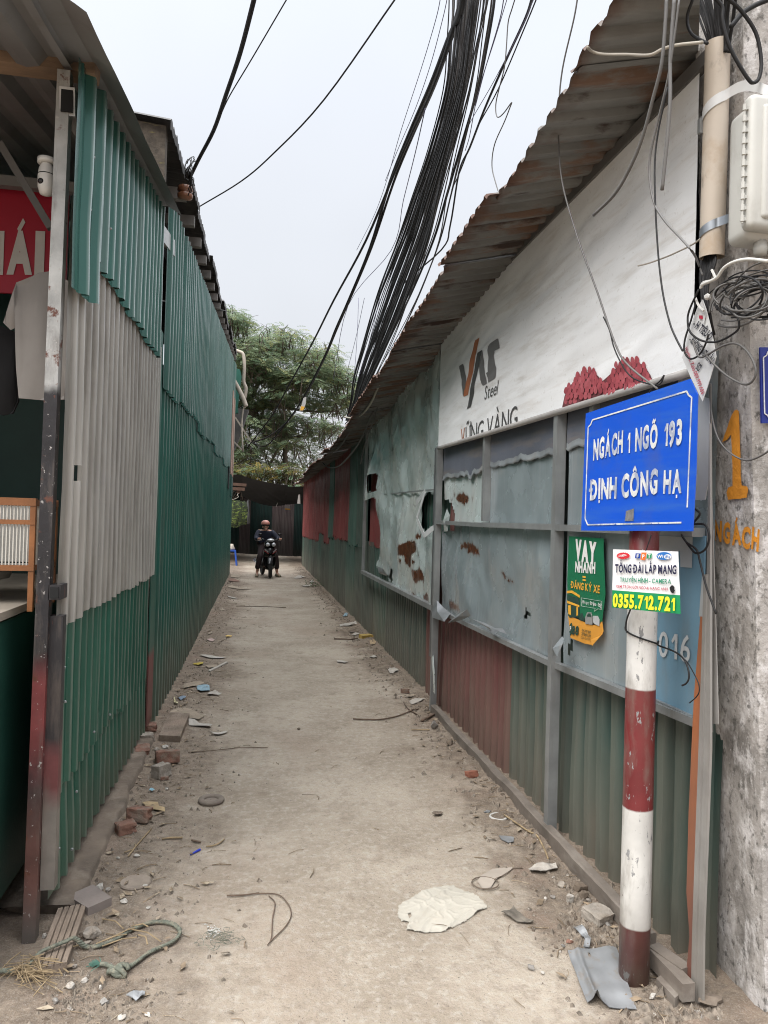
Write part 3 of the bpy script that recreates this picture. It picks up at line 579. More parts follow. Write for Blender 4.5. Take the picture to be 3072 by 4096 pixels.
def roof_mat():
    m = mat('rusty_roof_underside', (.165, .163, .152), .7, .1, .25, 2.2, dirt=[((.15, .072, .036), .8, (1.6, 6.5, 2), (.53, .61)), ((.035, .016, .010), .95, (1.1, 5.0, 2), (.56, .62)), ((.09, .085, .075), .6, (1.2, 9, 3), (.5, .7))], bump=.15, bscale=25)
    t = m.node_tree; N = t.nodes; L = t.links; b = N['Principled BSDF']; src = b.inputs['Base Color'].links[0].from_socket
    geo = N.new('ShaderNodeNewGeometry'); sx = N.new('ShaderNodeSeparateXYZ'); L.new(geo.outputs['Position'], sx.inputs[0])
    n = N.new('ShaderNodeTexNoise'); n.inputs['Scale'].default_value = 7; n.inputs['Detail'].default_value = 6; L.new(geo.outputs['Position'], n.inputs['Vector'])
    a = N.new('ShaderNodeMath'); a.operation = 'MULTIPLY_ADD'; L.new(n.outputs[0], a.inputs[0]); a.inputs[1].default_value = -.38; L.new(sx.outputs[0], a.inputs[2])
    y_ = N.new('ShaderNodeMath'); y_.operation = 'MULTIPLY_ADD'; L.new(sx.outputs[1], y_.inputs[0]); y_.inputs[1].default_value = -.011; L.new(a.outputs[0], y_.inputs[2])
    r = N.new('ShaderNodeMapRange'); r.inputs[1].default_value = .80; r.inputs[2].default_value = .93; r.inputs[3].default_value = 1; r.inputs[4].default_value = 0; L.new(y_.outputs[0], r.inputs[0])
    q = N.new('ShaderNodeMix'); q.data_type = 'RGBA'; L.new(r.outputs[0], q.inputs[0]); L.new(src, q.inputs[6]); q.inputs[7].default_value = (.085, .038, .022, 1); L.new(q.outputs[2], b.inputs['Base Color'])
    return m
m_roofr = roof_mat()
rs = thing('rusty_shed', (1.8, 12, 0), 'low patchwork metal shed with a rusty overhanging roof along the right of the lane', 'shed')
y = 1.98; k = 0; rr = random.Random(5)
while y < 25.2:
    b = min(y + .92, 25.3) if k else 2.46; mb = MB(); xo = rr.uniform(-.03, .03) * (1 if y < 7 else 1.6); zo = rr.uniform(-.012, .012); sk = rr.uniform(-.02, .02); zo, sk = (zo, sk) if k > 1 else (0, 0)
    cols = []; q = y
    while q < b:
        cols += [(q, 0), (q+.035, .15), (q+.05, 1), (q+.085, 1), (q+.1, .1)]; q += .11
    cols = [c for c in cols if c[0] <= b + .02]
    XX = [0, .012, .06, .2, .4, .7, 1.4, 2.9] if y > 2.4 else [0, .012, .06, .12, .2, .26, .30, .33]
    for q, d in cols:
        xe = lerp(XE, q) + xo + .012*nz(q*16, k) + (.02*abs(nz(q*40, k)) if q > 3 else .008*abs(nz(q*40, k)))
        for j, dx in enumerate(XX):
            dx = dx*(.632*q - xe)/.33 if y < 2.4 else dx; z = lerp(ZE, q) + zo + sk*(q-y) + dx*.235*(1 if dx < 1 else 1) + .027*d*(1 if j else .85) - (.006 if j == 0 else 0) + .006*nz(q*2, dx*3, k)
            mb.v.append(Vector((xe + dx, q, z)))
    n = len(XX); mb.f = [(i*n+j, i*n+j+1, (i+1)*n+j+1, (i+1)*n+j) for i in range(len(cols)-1) for j in range(n-1)]; mb.m = [0]*len(mb.f)
    mb.out('roof_sheet', m_roofr, rs); y += .88 if k else .44; k += 1
# corrugated cladding, lower tier
def zc(y): return 0
WX = 1.648
for k, (a, b, m, zt_) in enumerate(((2.412, 2.44, m_olive2, 1.2), (2.36, 3.46, m_olive, 2.15), (3.42, 4.46, m_olive, 2.15), (4.44, 5.32, m_redlo, 2.15), (5.36, 6.02, m_redlo, 2.15), (5.98, 6.74, m_redlo, 1.2))):
    wall_sheet('lower_sheet', rs, m, WX - .004*(k % 2), a, b, lambda y: .0 + .02*nz(y*3, 4), zt_, .128, .036, PR_TRAP, -1, 12, .02, 0, .012, 80+k)
wall_sheet('lower_sheet', rs, m_olive2, WX+.012, 6.0, 7.5, 1.0, 2.3, .128, .02, PR_TRAP, -1, 6, 0, 0, .01, 88)
y = 6.86; k = 0
while y < 25:
    b = min(y + 1.05, 25.15)
    wall_sheet('lower_sheet', rs, (m_olive, m_olive, m_olive2)[k % 3], WX - .004*(k % 2), y, b, lambda q: .0 + .03*nz(q*2, 4), 1.42 if y > 10 else 1.3, .115, .032, PR_TRAP, -1, 9, .03, 0, .012, 90+k)
    y += 1.02; k += 1
# upper tier beyond the flat sheets: patches of red and green with ragged feet
cuts = [(120, 1275), (165, 1290), (250, 1310), (300, 1330), (358, 1265), (400, 1360), (445, 1310), (592, 1320), (662, 1390), (752, 1390)]
mm = [m_redsh, m_redsh, m_redsh, m_redsh, m_redsh, m_olive2, m_redsh, m_olive2, m_olive]
for k in range(len(cuts)-1):
    ya = xp(*z3(cuts[k][0], 900), 1.6).y; yb = xp(*z3(cuts[k+1][0], 900), 1.6).y; zb = xp(*z3((cuts[k][0]+cuts[k+1][0])/2, cuts[k+1][1]), 1.6).z
    if k == 0: ya = 25.15
    wall_sheet('upper_sheet', rs, mm[k], WX - .022 - .006*(k % 2), yb - .03, ya + .03, zb, lambda q: lerp(ZW, q) + .03, .115, .032, PR_TRAP, -1, 10, .07, 0, .014, 120+k)
wall_sheet('upper_sheet', rs, m_redsh, WX - .022, 9.0, 10.42, 1.24, 2.6, .10, .015, PR_TRAP, -1, 8, .03, 0, .01, 131)
wall_sheet('upper_sheet', rs, m_olive2, WX - .014, 7.3, 9.06, 1.1, 2.6, .10, .015, PR_TRAP, -1, 8, .03, 0, .01, 132)
mb = MB(); mb.box((3.1, 25.22, 1.5), (3.0, .04, 2.9)); mb.out('end_wall', m_olive, rs)
mb = MB(); mb.box((4.4, 13, 1.7), (.04, 24, 3.3)); mb.out('rear_wall', m_olive, rs)
mb = MB(); mb.box((1.72, 13.75, 1.6), (.02, 22.6, 3.2)); mb.out('dark_backing', mat('dark_eaves', (.03, .028, .026), .9), rs)  # dark backing added full height to stop light leaking through the holes
mb = MB(); mb.box((3.05, 2.47, 1.7), (2.6, .04, 3.3)); mb.out('end_wall', m_olive, rs)
# large crumpled galvanised sheet with torn holes
def holes(*polys): return [[(q.y, q.z) for q in (xp(x, y, 1.56) for x, y in P)] for P in polys]
HB = holes([z3(*p) for p in ((1270, 905), (1340, 880), (1400, 905), (1435, 970), (1428, 1110), (1415, 1185), (1370, 1205), (1330, 1240), (1262, 1215), (1272, 1120), (1266, 1000))],
           [z3(*p) for p in ((818, 735), (835, 705), (876, 700), (876, 862), (805, 880), (800, 790))],
           [z3(*p) for p in ((735, 960), (800, 940), (872, 925), (870, 1060), (876, 1250), (865, 1300), (868, 1460), (850, 1570), (880, 1610), (900, 1650), (950, 1700), (930, 1780), (735, 1700))],
           [z3(*p) for p in ((968, 1600), (985, 1610), (978, 1690), (1000, 1700), (985, 1730), (945, 1690))])
RUST = [[(q.y, q.z) for q in (xp(*f(*p), 1.54) for p in P)] for f, PS in ((z3, (((1072, 1345), (1085, 1390), (1120, 1355), (1155, 1330), (1205, 1335), (1215, 1380), (1210, 1440), (1175, 1470), (1165, 1600), (1125, 1560), (1125, 1480), (1075, 1465)), ((1200, 1290), (1225, 1265), (1248, 1275), (1240, 1310), (1205, 1315)),
        ((1045, 1510), (1062, 1490), (1066, 1550), (1045, 1560)), ((1178, 1600), (1230, 1620), (1250, 1570), (1268, 1600), (1280, 1700), (1278, 1810), (1268, 1700), (1215, 1745), (1180, 1660)), ((1270, 1850), (1290, 1830), (1345, 1870), (1362, 1930), (1270, 1895)), ((1370, 1410), (1392, 1402), (1388, 1440), (1376, 1460)), ((1190, 1825), (1206, 1825), (1203, 1860), (1192, 1855)), ((1185, 1510), (1212, 1530), (1205, 1560), (1188, 1550)), ((1095, 1500), (1110, 1500), (1108, 1550), (1096, 1545)), ((1225, 1430), (1243, 1470), (1230, 1480)))), (z5, (((480, 375), (520, 350), (590, 358), (632, 400), (636, 462), (600, 455), (570, 430), (555, 450), (545, 410), (490, 405)), ((812, 590), (828, 595), (850, 640), (892, 670), (888, 690), (850, 672), (825, 630)), ((385, 845), (400, 835), (440, 845), (480, 870), (520, 915), (400, 905)))), (z4, (((332, 1640), (350, 1605), (385, 1590), (425, 1625), (428, 1660), (390, 1715), (375, 1690), (345, 1668)), ((308, 1605), (318, 1598), (322, 1630), (310, 1635)), ((448, 1640), (464, 1635), (460, 1660), (450, 1658)), ((284, 1640), (300, 1650), (300, 1672), (286, 1668))))) for P in PS]
def rust_at(y, z):
    best = -9.0
    for P in RUST:
        if not (min(p[0] for p in P) - .1 < y < max(p[0] for p in P) + .1 and min(p[1] for p in P) - .1 < z < max(p[1] for p in P) + .1): continue
        d = 9.0
        for (y0, z0), (y1, z1) in zip(P, P[1:] + P[:1]):
            dy, dz = y1-y0, z1-z0; t = max(0, min(1, ((y-y0)*dy + (z-z0)*dz)/(dy*dy + dz*dz + 1e-9))); d = min(d, math.hypot(y - y0 - t*dy, z - z0 - t*dz))
        best = max(best, d if inpoly(y, z, P) else -d)
    return max(0.0, min(1.0, .5 + best/.07))
def flat_sheet(name, y0, y1, zb, zt_, m, X=1.56, hs=(), st=.028, amp=.012, seed=0, dents=(), jb=.01):
    ft = zt_ if callable(zt_) else (lambda y: zt_); nu = int((y1-y0)/st); nv = max(4, int((ft(y0)-zb)/st)); mb = MB()
    def fn(u, v):
        y = y0 + (y1-y0)*u; b = zb + jb*(nz(y*6, seed) + .6*nz(y*21, seed)); z = b + (ft(y)-b)*v
        d = amp*(nz(y*1.1, z*1.3, seed) + .55*nz(y*2.7 + z*1.5, z*2.1 - y, seed+3) + .75*(.25-abs(nz(y*2.2 - z*1.6, z*1.2 + y*.5, seed+5))) + .40*(.25-abs(nz(y*5.5 + z*2.4, z*2.8 - y, seed+7)))) + .0016*nz(y*16, z*12, seed)
        for (dy, dz, r, a) in dents:
            q = ((y-dy)**2 + (z-dz)**2)/r**2
            if q < 1: d += a*(1-q)**2
        return Vector((X - d, y, z))
    def sk(u, v):
        p = fn(u, v); return any(inpoly(p.y + .012*nz(p.y*30, p.z*30), p.z + .012*nz(p.y*30, p.z*30, 5), P) for P in hs)
    mb.grid(fn, nu, nv, 0, sk if hs else None); ob = mb.out(name, m, rs, smooth=True); at = ob.data.attributes.new('rust', 'FLOAT', 'POINT'); at.data.foreach_set('value', [rust_at(p.y, p.z) for p in mb.v]); return ob
flat_sheet('galvanised_sheet', 6.13, 10.42, .87, lambda y: lerp(ZW, y) - .02, m_galv, 1.555, HB, .026, .055, 1, [(8.6, 2.3, .7, .03), (7.0, 2.3, .5, -.03), (9.8, 2.2, .5, .05), (7.6, 1.3, .6, .03)], .02)
mb = MB(); mb.box((1.53, 8.28, .865), (.05, 4.28, .045)); mb.box((1.54, 10.43, 1.9), (.04, .05, 2.1)); mb.bar((1.548, 6.14, 1.885), (1.548, 9.35, 1.93), .012, .012); mb.out('sheet_frame', m_galv_post, rs)
HL = holes([z5(*p) for p in ((330, 0), (392, 0), (430, 60), (448, 130), (446, 250), (365, 268), (340, 200))])
HT = holes([z5(*p) for p in ((1000, 880), (1030, 930), (1062, 962), (1030, 965), (1002, 992), (976, 985), (1004, 940))], [z5(*p) for p in ((985, 798), (1000, 800), (996, 806), (985, 804))])
HR = holes([z5(*p) for p in ((1425, 1170), (1470, 1215), (1450, 1250), (1410, 1305), (1400, 1250))])
flat_sheet('framed_sheet', 4.82, 6.04, 1.60, 2.22, m_galv, 1.566, HL, .026, .026, 11)
flat_sheet('framed_sheet', 3.60, 4.78, 1.60, 2.22, m_galvd, 1.566, (), .03, .014, 12)
flat_sheet('framed_sheet', 3.58, 6.04, .865, 1.58, m_galvd, 1.560, HL + HT, .022, .030, 13, [(4.2, 1.1, .5, -.03), (5.3, 1.0, .5, .03)], .016)
flat_sheet('framed_sheet', 2.30, 3.52, .905, 2.22, m_galvd, 1.562, HR, .028, .016, 14)
def post(name, y, z0, z1, w=.042, x=1.525, m=None): return MB().box((x, y, (z0+z1)/2), (.05, w, z1-z0)).out(name, m or m_galv_post, rs)
post('frame_post', 6.075, -.03, 2.24, .045); post('frame_post', 3.565, -.06, 2.22, .05); post('mid_post', 4.80, 1.615, 2.22, .04, 1.535)
post('dark_channel', 6.165, .45, 2.24, .05, 1.535, mat('dark_steel', (.12, .12, .125), .5, .4, .2, 8)); post('frame_post', 3.19, 1.615, 2.2, .04, 1.54)
mb = MB(); mb.bar((1.527, 6.05, 1.60), (1.527, 4.78, 1.59), .05, .03); mb.bar((1.527, 4.78, 1.592), (1.527, 3.59, 1.592), .05, .032); mb.bar((1.527, 3.54, 1.59), (1.527, 2.35, 1.59), .05, .032); mb.out('mid_rail', m_galv_post, rs)
mb = MB(); mb.bar((1.537, 6.05, .862), (1.537, 3.59, .885), .035, .03); mb.bar((1.537, 3.54, .89), (1.537, 2.3, .93), .035, .03); mb.out('bottom_rail', m_galv_post, rs)
for k, (ya, yb, zz) in enumerate(((6.03, 4.83, 1.965), (4.77, 3.60, 1.985), (3.53, 2.5, 2.0))):
    mb = MB(); n = 44
    for i in range(n+1):
        y = ya + (yb-ya)*i/n; e = zz + .022*nz(y*7, k) + .014*nz(y*19, k+2) + .03*abs(nz(y*3, k+4)) - .03*(1 if (k == 0 and .62 < i/n < .70) else 0)
        for z, x in ((2.23, 1.553), (e+.022, 1.549), (e+.016, 1.548), (e, 1.548), (e-.010, 1.544 + .004*nz(y*11, 2)), (e-.016, 1.549)): mb.v.append(Vector((x - .006*nz(y*4, z*6, k), y, z)))
    for i in range(n):
        for j in range(5): mb.f.append((i*6+j, (i+1)*6+j, (i+1)*6+j+1, i*6+j+1)); mb.m.append(0 if j < 1 else 1)
    mb.out('torn_print', [m_torn, m_pale], rs, smooth=True)
# torn flaps
m_flap = mat('torn_edge_steel', (.30, .31, .32), .4, .6, .2, 8)
def flap(pts, th, m, X):
    mb = MB(); Q = [xp(x, y, X) + Vector((dx, 0, 0)) for x, y, dx in pts]; c = sum(Q, Vector())/len(Q)
    for i in range(len(Q)): mb.add([Q[i], Q[(i+1) % len(Q)], c + Vector((th, 0, 0))], [(0, 1, 2)])
    return mb.out('torn_flap', m, rs)
def strip(pts, w, m, X, name='torn_strip'):
    mb = MB(); Q = [xp(x, y, X) + Vector((dx, 0, 0)) for x, y, dx in pts]
    for a, b in zip(Q, Q[1:]): mb.bar(a, b, w, .004, upv=(-1, 0, 0))
    return mb.out(name, m, rs)
m_wstrip = plain('white_metal_strip', (.60, .61, .61), .4, .2)
strip([(*z3(1218, 980), 0), (*z3(1335, 868), -.03), (*z3(1275, 1125), -.05), (*z3(1335, 1285), -.04), (*z3(1412, 1190), 0)], .05, m_wstrip, 1.52)
flap([(*z5(305, 830), 0), (*z5(288, 920), -.03), (*z5(318, 975), -.05), (*z5(430, 1010), -.06), (*z5(420, 940), 0), (*z5(350, 890), .01)], -.02, m_flap, 1.52)
flap([(*z5(425, 1022), -.03), (*z5(520, 950), -.04), (*z5(590, 905), -.03), (*z5(600, 960), -.01), (*z5(520, 1000), -.02)], -.02, m_pale, 1.52)
flap([(*z5(600, 985), 0), (*z5(760, 1075), -.01), (*z5(825, 1120), -.04), (*z5(850, 1065), 0), (*z5(920, 1115), -.02), (*z5(700, 1020), .005)], -.01, m_flap, 1.52)
flap([(*z5(1345, 1130), 0), (*z5(1410, 1150), -.03), (*z5(1430, 1200), -.05), (*z5(1400, 1300), -.06), (*z5(1340, 1290), -.04), (*z5(1312, 1312), -.03), (*z5(1340, 1220), -.02)], -.03, m_pale, 1.50)
flap([(*z5(372, 130), 0), (*z5(420, 70), -.03), (*z5(445, 130), -.03), (*z5(415, 260), -.02), (*z5(365, 262), 0)], -.03, m_galv, 1.54)
flap([(*z3(850, 1575), 0), (*z3(930, 1600), -.03), (*z3(965, 1660), -.02), (*z3(930, 1665), 0), (*z3(880, 1640), -.02)], -.02, m_flap, 1.53)
strip([(*z5(270, 1300), 0), (*z5(290, 1450), -.01), (*z5(285, 1600), 0)], .05, m_galv, 1.50)
from mathutils.bvhtree import BVHTree
# ------------------------------------------------------------------ white banner
bn = thing('white_banner', (1.5, 4.2, 2.2), 'long wrinkled white advertising banner with grey and orange lettering under the rusty eaves', 'banner')
m_ban = mat('grubby_white_vinyl', (.80, .81, .815), .55, 0, .05, 2, dirt=[((.48, .42, .35), .55, (1, .75, 7.0), (.57, .74)), ((.52, .49, .45), .5, (2, 2.2, 16), (.53, .70)), ((.45, .42, .38), .5, (50, 50, 50), (.60, .72))], bump=.10, bscale=90)
bt = lambda y: 3.215 - .005*(y-2.4)
def bf(u, v):
    y = 2.36 + (6.02-2.36)*u; zb_ = 2.165 + .018*(y-2.4); z = zb_ + (bt(y)-zb_)*v
    q = z + .12*y
    d = .005*nz(y*.9, q*4.2, 3) + .008*nz(y*1.6, q*9, 8) + .009*(.3-abs(nz(y*1.1, q*6, 12))) + .005*nz(y*4, q*21, 5)
    return Vector((1.497 - d*min(1, 6*v, 6*(1-v))*min(1, 12*u+.1, 12*(1-u)+.1), y, z))
mb = MB(); mb.grid(bf, 130, 70); ban = mb.out('banner_cloth', m_ban, bn, smooth=True)
mb = MB(); mb.tube([bf(i/20, 0) + Vector((.004, 0, -.008)) for i in range(21)], .017, 8); mb.out('bottom_tube', mat('grey_hem', (.36, .345, .33), .6), bn, smooth=True)
mb = MB(); mb.bar((1.50, 2.3, bt(2.3)+.02), (1.50, 6.04, bt(6.04)+.02), .03, .05); mb.out('top_batten', mat('dark_batten', (.10, .095, .09), .7), bn)
BT = BVHTree.FromPolygons([v.co + WL[bn] for v in ban.data.vertices], [tuple(p.vertices) for p in ban.data.polygons])
def lay_on(tree, mb, off=.003, sub=2, mats=None, fromx=1.0):
    b = bmesh.new(); vv = [b.verts.new(v) for v in mb.v]
    for f, mi in zip(mb.f, mb.m):
        try: q = b.faces.new([vv[i] for i in f]); q.material_index = mi
        except ValueError: pass
    bmesh.ops.triangulate(b, faces=b.faces[:])
    for _ in range(5):
        long = [e for e in b.edges if e.calc_length() > (.022 if sub else .03)]
        if not long: break
        bmesh.ops.subdivide_edges(b, edges=long, cuts=1, use_grid_fill=False); bmesh.ops.triangulate(b, faces=[f for f in b.faces if len(f.verts) > 3])
    b.verts.index_update(); r = MB()
    for v in b.verts:
        h = tree.ray_cast(Vector((fromx, v.co.y, v.co.z)), Vector((1, 0, 0))); x = v.co.x
        r.v.append(Vector(((h[0].x if h[0] is not None else x) - off - max(0, 1.495-x), v.co.y, v.co.z)))
    r.f = [tuple(v.index for v in f.verts) for f in b.faces]; r.m = [f.material_index for f in b.faces]; b.free(); return r
BX = 1.495
def bp(*P): return [xp(*z4(*p), BX) for p in P]
m_org = plain('logo_orange', (.43, .16, .075), .5); m_gr1 = plain('logo_grey', (.15, .145, .145), .5); m_gr2 = plain('logo_dark_grey', (.075, .072, .072), .5)
mb = MB()
vz = crop(1820, 1320, 300, 1443.0)
def bp(*P): return [xp(*vz(*p), BX) for p in P]
mb.poly(bp((475, 145), (400, 200), (375, 260), (215, 1000), (165, 1285), (245, 1245), (330, 880), (410, 470)), 0)
mb.poly(bp((92, 695), (165, 650), (182, 690), (212, 985), (162, 1275), (140, 1100)), 1)
mb.poly(bp((538, 380), (440, 440), (425, 520), (218, 1523), (290, 1485), (305, 1450), (465, 700)), 2); mb.poly(bp((540, 388), (470, 700), (482, 740), (515, 1040), (540, 1075), (623, 1030), (590, 760)), 1)
mb.poly(bp((830, 163), (848, 180), (872, 348), (775, 400), (762, 430), (765, 500), (803, 730), (800, 860), (790, 910), (765, 945), (655, 1010), (622, 830), (680, 790), (688, 760), (650, 470), (645, 390), (655, 320), (690, 265)), 1)
lay_on(BT, mb, .003).out('emblem', [m_org, m_gr1, m_gr2], bn)
def xl(p0, p1, ph, X, f): a, b, c = xp(*f(*p0), X), xp(*f(*p1), X), xp(*f(*ph), X); return a, b-a, Vector((0, 0, (c-a).z))
mb = MB(); a, U, V = xl((565, 1345), (815, 1235), (565, 1100), BX, vz); text(mb, 'Steel', a, U, V, 0, .0, .12, .22); lay_on(BT, mb, .003, 0).out('lettering', m_gr2, bn)
a, U, V = xl((110, 2240), (1200, 1875), (110, 1910), BX, vz)
mb = MB(); text(mb, 'V', a, U*.085, V, 0, .0, 0); text(mb, 'ỮNG VÀNG', a + U*.105, U*.895, V, 1, .0, .14)
mb = clip_below(mb, Vector((0, 3, 2.174)), Vector((0, .018, -1)).normalized()); lay_on(BT, mb, .003, 0).out('lettering', [m_org, m_gr2], bn)
OUT = [(0, 1262), (15, 1180), (45, 1090), (70, 1080), (110, 1012), (150, 990), (180, 970), (240, 965), (296, 1010), (300, 1060), (318, 1050), (350, 1092), (378, 1020), (420, 962), (470, 900), (520, 864), (560, 895), (612, 898), (640, 930), (668, 915), (690, 960), (715, 1000), (722, 1050), (745, 1062), (600, 1112), (300, 1188), (0, 1272)]
mb = MB(); rr = random.Random(11)
def q2(x, y): return xp(*d2(x, y), BX)
mb.poly([q2(x, y if y > 1100 else y + 14) for x, y in OUT], 3)
row = 0; y = 890
while y < 1280:
    x = -10 + (20 if row % 2 else 0)
    while x < 760:
        if inpoly(x, y, OUT) or inpoly(x, y+16, OUT):
            w, h = 17 + rr.uniform(-2, 2), 30 + rr.uniform(-3, 4); jx, jy = rr.uniform(-5, 5), rr.uniform(-6, 6)
            P = [(x + jx + w*math.cos(t)*(.86 if math.sin(t) > .3 else 1), y + jy - h*math.sin(t)) for t in [i*math.pi/6 + .2 for i in range(12)]]
            if all((1268 - .248*px_) > py_ for px_, py_ in P):
                o = Vector((-.0006*(row % 8) - rr.uniform(.0003, .0009), 0, 0)); mb.poly([q2(*p) + o for p in P], rr.choice((0, 0, 1, 2)))
        x += 36
    y += 41; row += 1
lay_on(BT, mb, .003, 0).out('flower_print', [plain('petal_red', (.34, .065, .08), .6, var=.2, vscale=40), plain('petal_dark', (.26, .045, .058), .6, var=.2, vscale=40), plain('petal_light', (.37, .085, .10), .6, var=.2, vscale=40), plain('petal_gap', (.13, .034, .04), .7)], bn)
# ------------------------------------------------------------------ posters, panel and signs on the right
PX = 1.545
def onP(f, *P): return [xp(*f(*p), PX) for p in P]
pn = thing('printed_banner', (1.54, 2.5, .94), 'light blue printed panel with white digits 016 behind the striped pole', 'banner')
P = onP(d3, (700, 255), (1150, 290), (1105, 1700), (1053, 1748), (700, 1590)); mb = MB(); mb.slab(P, (.006, 0, 0)); mb.out('panel_sheet', mat('light_blue_print', (.145, .265, .355), .55, 0, .12, 1.5, dirt=((.2, .2, .19), .5, (6, 6, 1.5), (.52, .7)), bump=.06), pn)
P = onP(d3, (782, 290), (1058, 300), (1050, 548), (958, 540), (955, 410), (782, 420)); mb = MB(); mb.poly([q - Vector((.003, 0, 0)) for q in P]); P = onP(d3, (1135, 600), (1150, 600), (1140, 945), (1110, 940)); mb.poly([q - Vector((.004, 0, 0)) for q in P]); mb.out('white_print', plain('print_white', (.40, .42, .43), .6), pn)
mb = MB(); a, U, V = xl((776, 1258), (1030, 1312), (776, 1060), PX - .004, d3); text(mb, '016', a, U, V, 0, .012, .22); mb.out('digits', plain('digit_white', (.50, .52, .53), .6), pn)
mb = MB(); mb.bar(xp(*d3(640, 1570), 1.545), xp(*d3(1053, 1760), 1.545), .03, .02); mb.out('bottom_rail', m_galv_post, pn)
# green loan poster
vy = thing('green_poster', (1.54, 3.3, 1.05), 'green and orange loan poster VAY NHANH stuck on the metal sheet', 'poster')
VX = 1.527
def vq(*P): return [xp(*d3(*p), VX) for p in P]
m_pg = mat('poster_green', (.012, .135, .062), .4, 0, .08, 4); m_po = mat('poster_orange', (.62, .285, .045), .4, 0, .08, 4); m_pw = plain('poster_white', (.68, .68, .66), .5)
m_pd = plain('poster_dark', (.02, .055, .04), .5); m_pgy = plain('poster_grey', (.24, .24, .23), .5); m_py = plain('poster_amber', (.70, .36, .04), .5)
mb = MB(); mb.slab(vq((52, 292), (332, 310), (330, 400), (345, 760), (318, 985), (200, 960), (45, 935), (38, 640)), (.0015, 0, 0)); mb.out('poster_top', m_pg, vy)
mb = MB(); mb.slab(vq((45, 932), (150, 975), (240, 1010), (300, 1005), (318, 975), (330, 1060), (318, 1090), (235, 1130), (225, 1140), (240, 1170), (180, 1160), (64, 1112)), (.001, 0, 0))
mb.slab([q - Vector((.012 if i in (2, 3) else .002, 0, 0)) for i, q in enumerate(vq((232, 1128), (318, 1088), (300, 1130), (258, 1178)))], (.001, 0, 0)); mb.out('poster_foot', m_po, vy)
O = Vector((-.0025, 0, 0))
mb = MB(); a, U, V = xl((92, 470), (292, 520), (92, 328), VX, d3)
a, U, V = xl((105, 470), (275, 508), (98, 328), VX, d3); text(mb, 'VAY', a+O, U, V, 0, .075, .03)
a, U, V = xl((106, 578), (268, 590), (106, 500), VX, d3); text(mb, 'NHANH', a+O, U, V, 0, .05, .10); mb.out('lettering', m_pw, vy)
mb = MB(); mb.slab([q+O for q in vq((166, 612), (190, 616), (190, 630), (166, 626))], (.001, 0, 0)); mb.slab([q+O for q in vq((166, 638), (190, 642), (190, 655), (166, 651))], (.001, 0, 0))
a, U, V = xl((72, 708), (304, 752), (72, 655), VX, d3); text(mb, 'ĐĂNG KÝ XE', a+O, U, V, 0, .03, .14); mb.out('lettering', m_py, vy)
mb = MB(); a, U, V = xl((162, 832), (220, 842), (162, 808), VX, d3); text(mb, 'Nhận ngay', a+O, U, V, 0, .0, .14); a, U, V = xl((225, 845), (318, 865), (225, 815), VX, d3); text(mb, '1triệu - 1tỷ', a+O, U, V, 0, .03, .14)
L_ = [vq(p)[0]+O for p in ((155, 790), (322, 818), (320, 884), (290, 878), (262, 900), (268, 875), (155, 855), (155, 790))]
for p, q in zip(L_, L_[1:]): mb.bar(p, q, .0015, .0008)
mb.out('lettering', m_pw, vy)
mb = MB()   # little shop building and vehicles printed on the poster
mb.slab([q+O for q in vq((38, 735), (80, 730), (142, 770), (142, 790), (80, 752), (38, 752))], (.001, 0, 0), 0); mb.slab([q+O for q in vq((40, 760), (138, 795), (142, 940), (60, 950), (42, 900))], (.001, 0, 0), 1)
mb.slab([q+O*1.4 for q in vq((42, 812), (140, 850), (140, 866), (42, 832))], (.001, 0, 0), 0); mb.slab([q+O*1.4 for q in vq((50, 850), (70, 850), (72, 930), (52, 920))], (.001, 0, 0), 0); mb.slab([q+O*1.4 for q in vq((118, 862), (128, 866), (128, 930), (118, 935))], (.001, 0, 0), 0)
mb.slab([q+O*1.4 for q in vq((190, 1000), (188, 950), (205, 905), (238, 908), (248, 950), (246, 1008))], (.001, 0, 0), 2); mb.slab([q+O*1.8 for q in vq((204, 940), (212, 915), (232, 916), (240, 944))], (.001, 0, 0), 1)
mb.slab([q+O*1.4 for q in vq((252, 985), (254, 935), (290, 935), (304, 965), (302, 1018), (262, 1000))], (.001, 0, 0), 3); mb.slab([q+O*1.4 for q in vq((140, 965), (150, 920), (162, 910), (175, 940), (186, 960), (178, 975), (150, 972))], (.001, 0, 0), 1)
mb.out('picture', [m_py, m_pd, m_pgy, plain('poster_silver', (.42, .43, .43), .4)], vy)
mb = MB(); a, U, V = xl((80, 1082), (135, 1088), (80, 1018), VX, d3); text(mb, '88', a+O, U, V, 0, .05, .10); mb.slab([q+O for q in vq((60, 1010), (76, 990), (82, 1010), (80, 1075), (66, 1095), (58, 1060))], (.001, 0, 0), 0)
a, U, V = xl((160, 1058), (232, 1078), (160, 1040), VX, d3); text(mb, '024.7309.1388', a+O, U, V, 0, .02, .12); a, U, V = xl((158, 1090), (234, 1108), (158, 1066), VX, d3); text(mb, '218 Định Công', a+O, U, V, 0, .02, .12); a, U, V = xl((152, 1118), (230, 1134), (152, 1098), VX, d3); text(mb, '(Cạnh cầu Định', a+O, U, V, 0, .0, .12)
mb.out('lettering', m_pd, vy)
mb = MB(); a, U, V = xl((64, 1055), (76, 1058), (64, 1020), VX, d3); text(mb, 'F', a+O*1.6, U, V, 0, .05, .1); mb.out('emblem', m_pw, vy)
# planes for things mounted askew
def vpl(x, y, A, B):
    d = sight(x, y); n = Vector((-(B[1]-A[1]), B[0]-A[0])); t = (n.x*A[0] + n.y*A[1])/(n.x*d.x + n.y*d.y); return Vector((d.x*t, d.y*t, EYE + d.z*t))
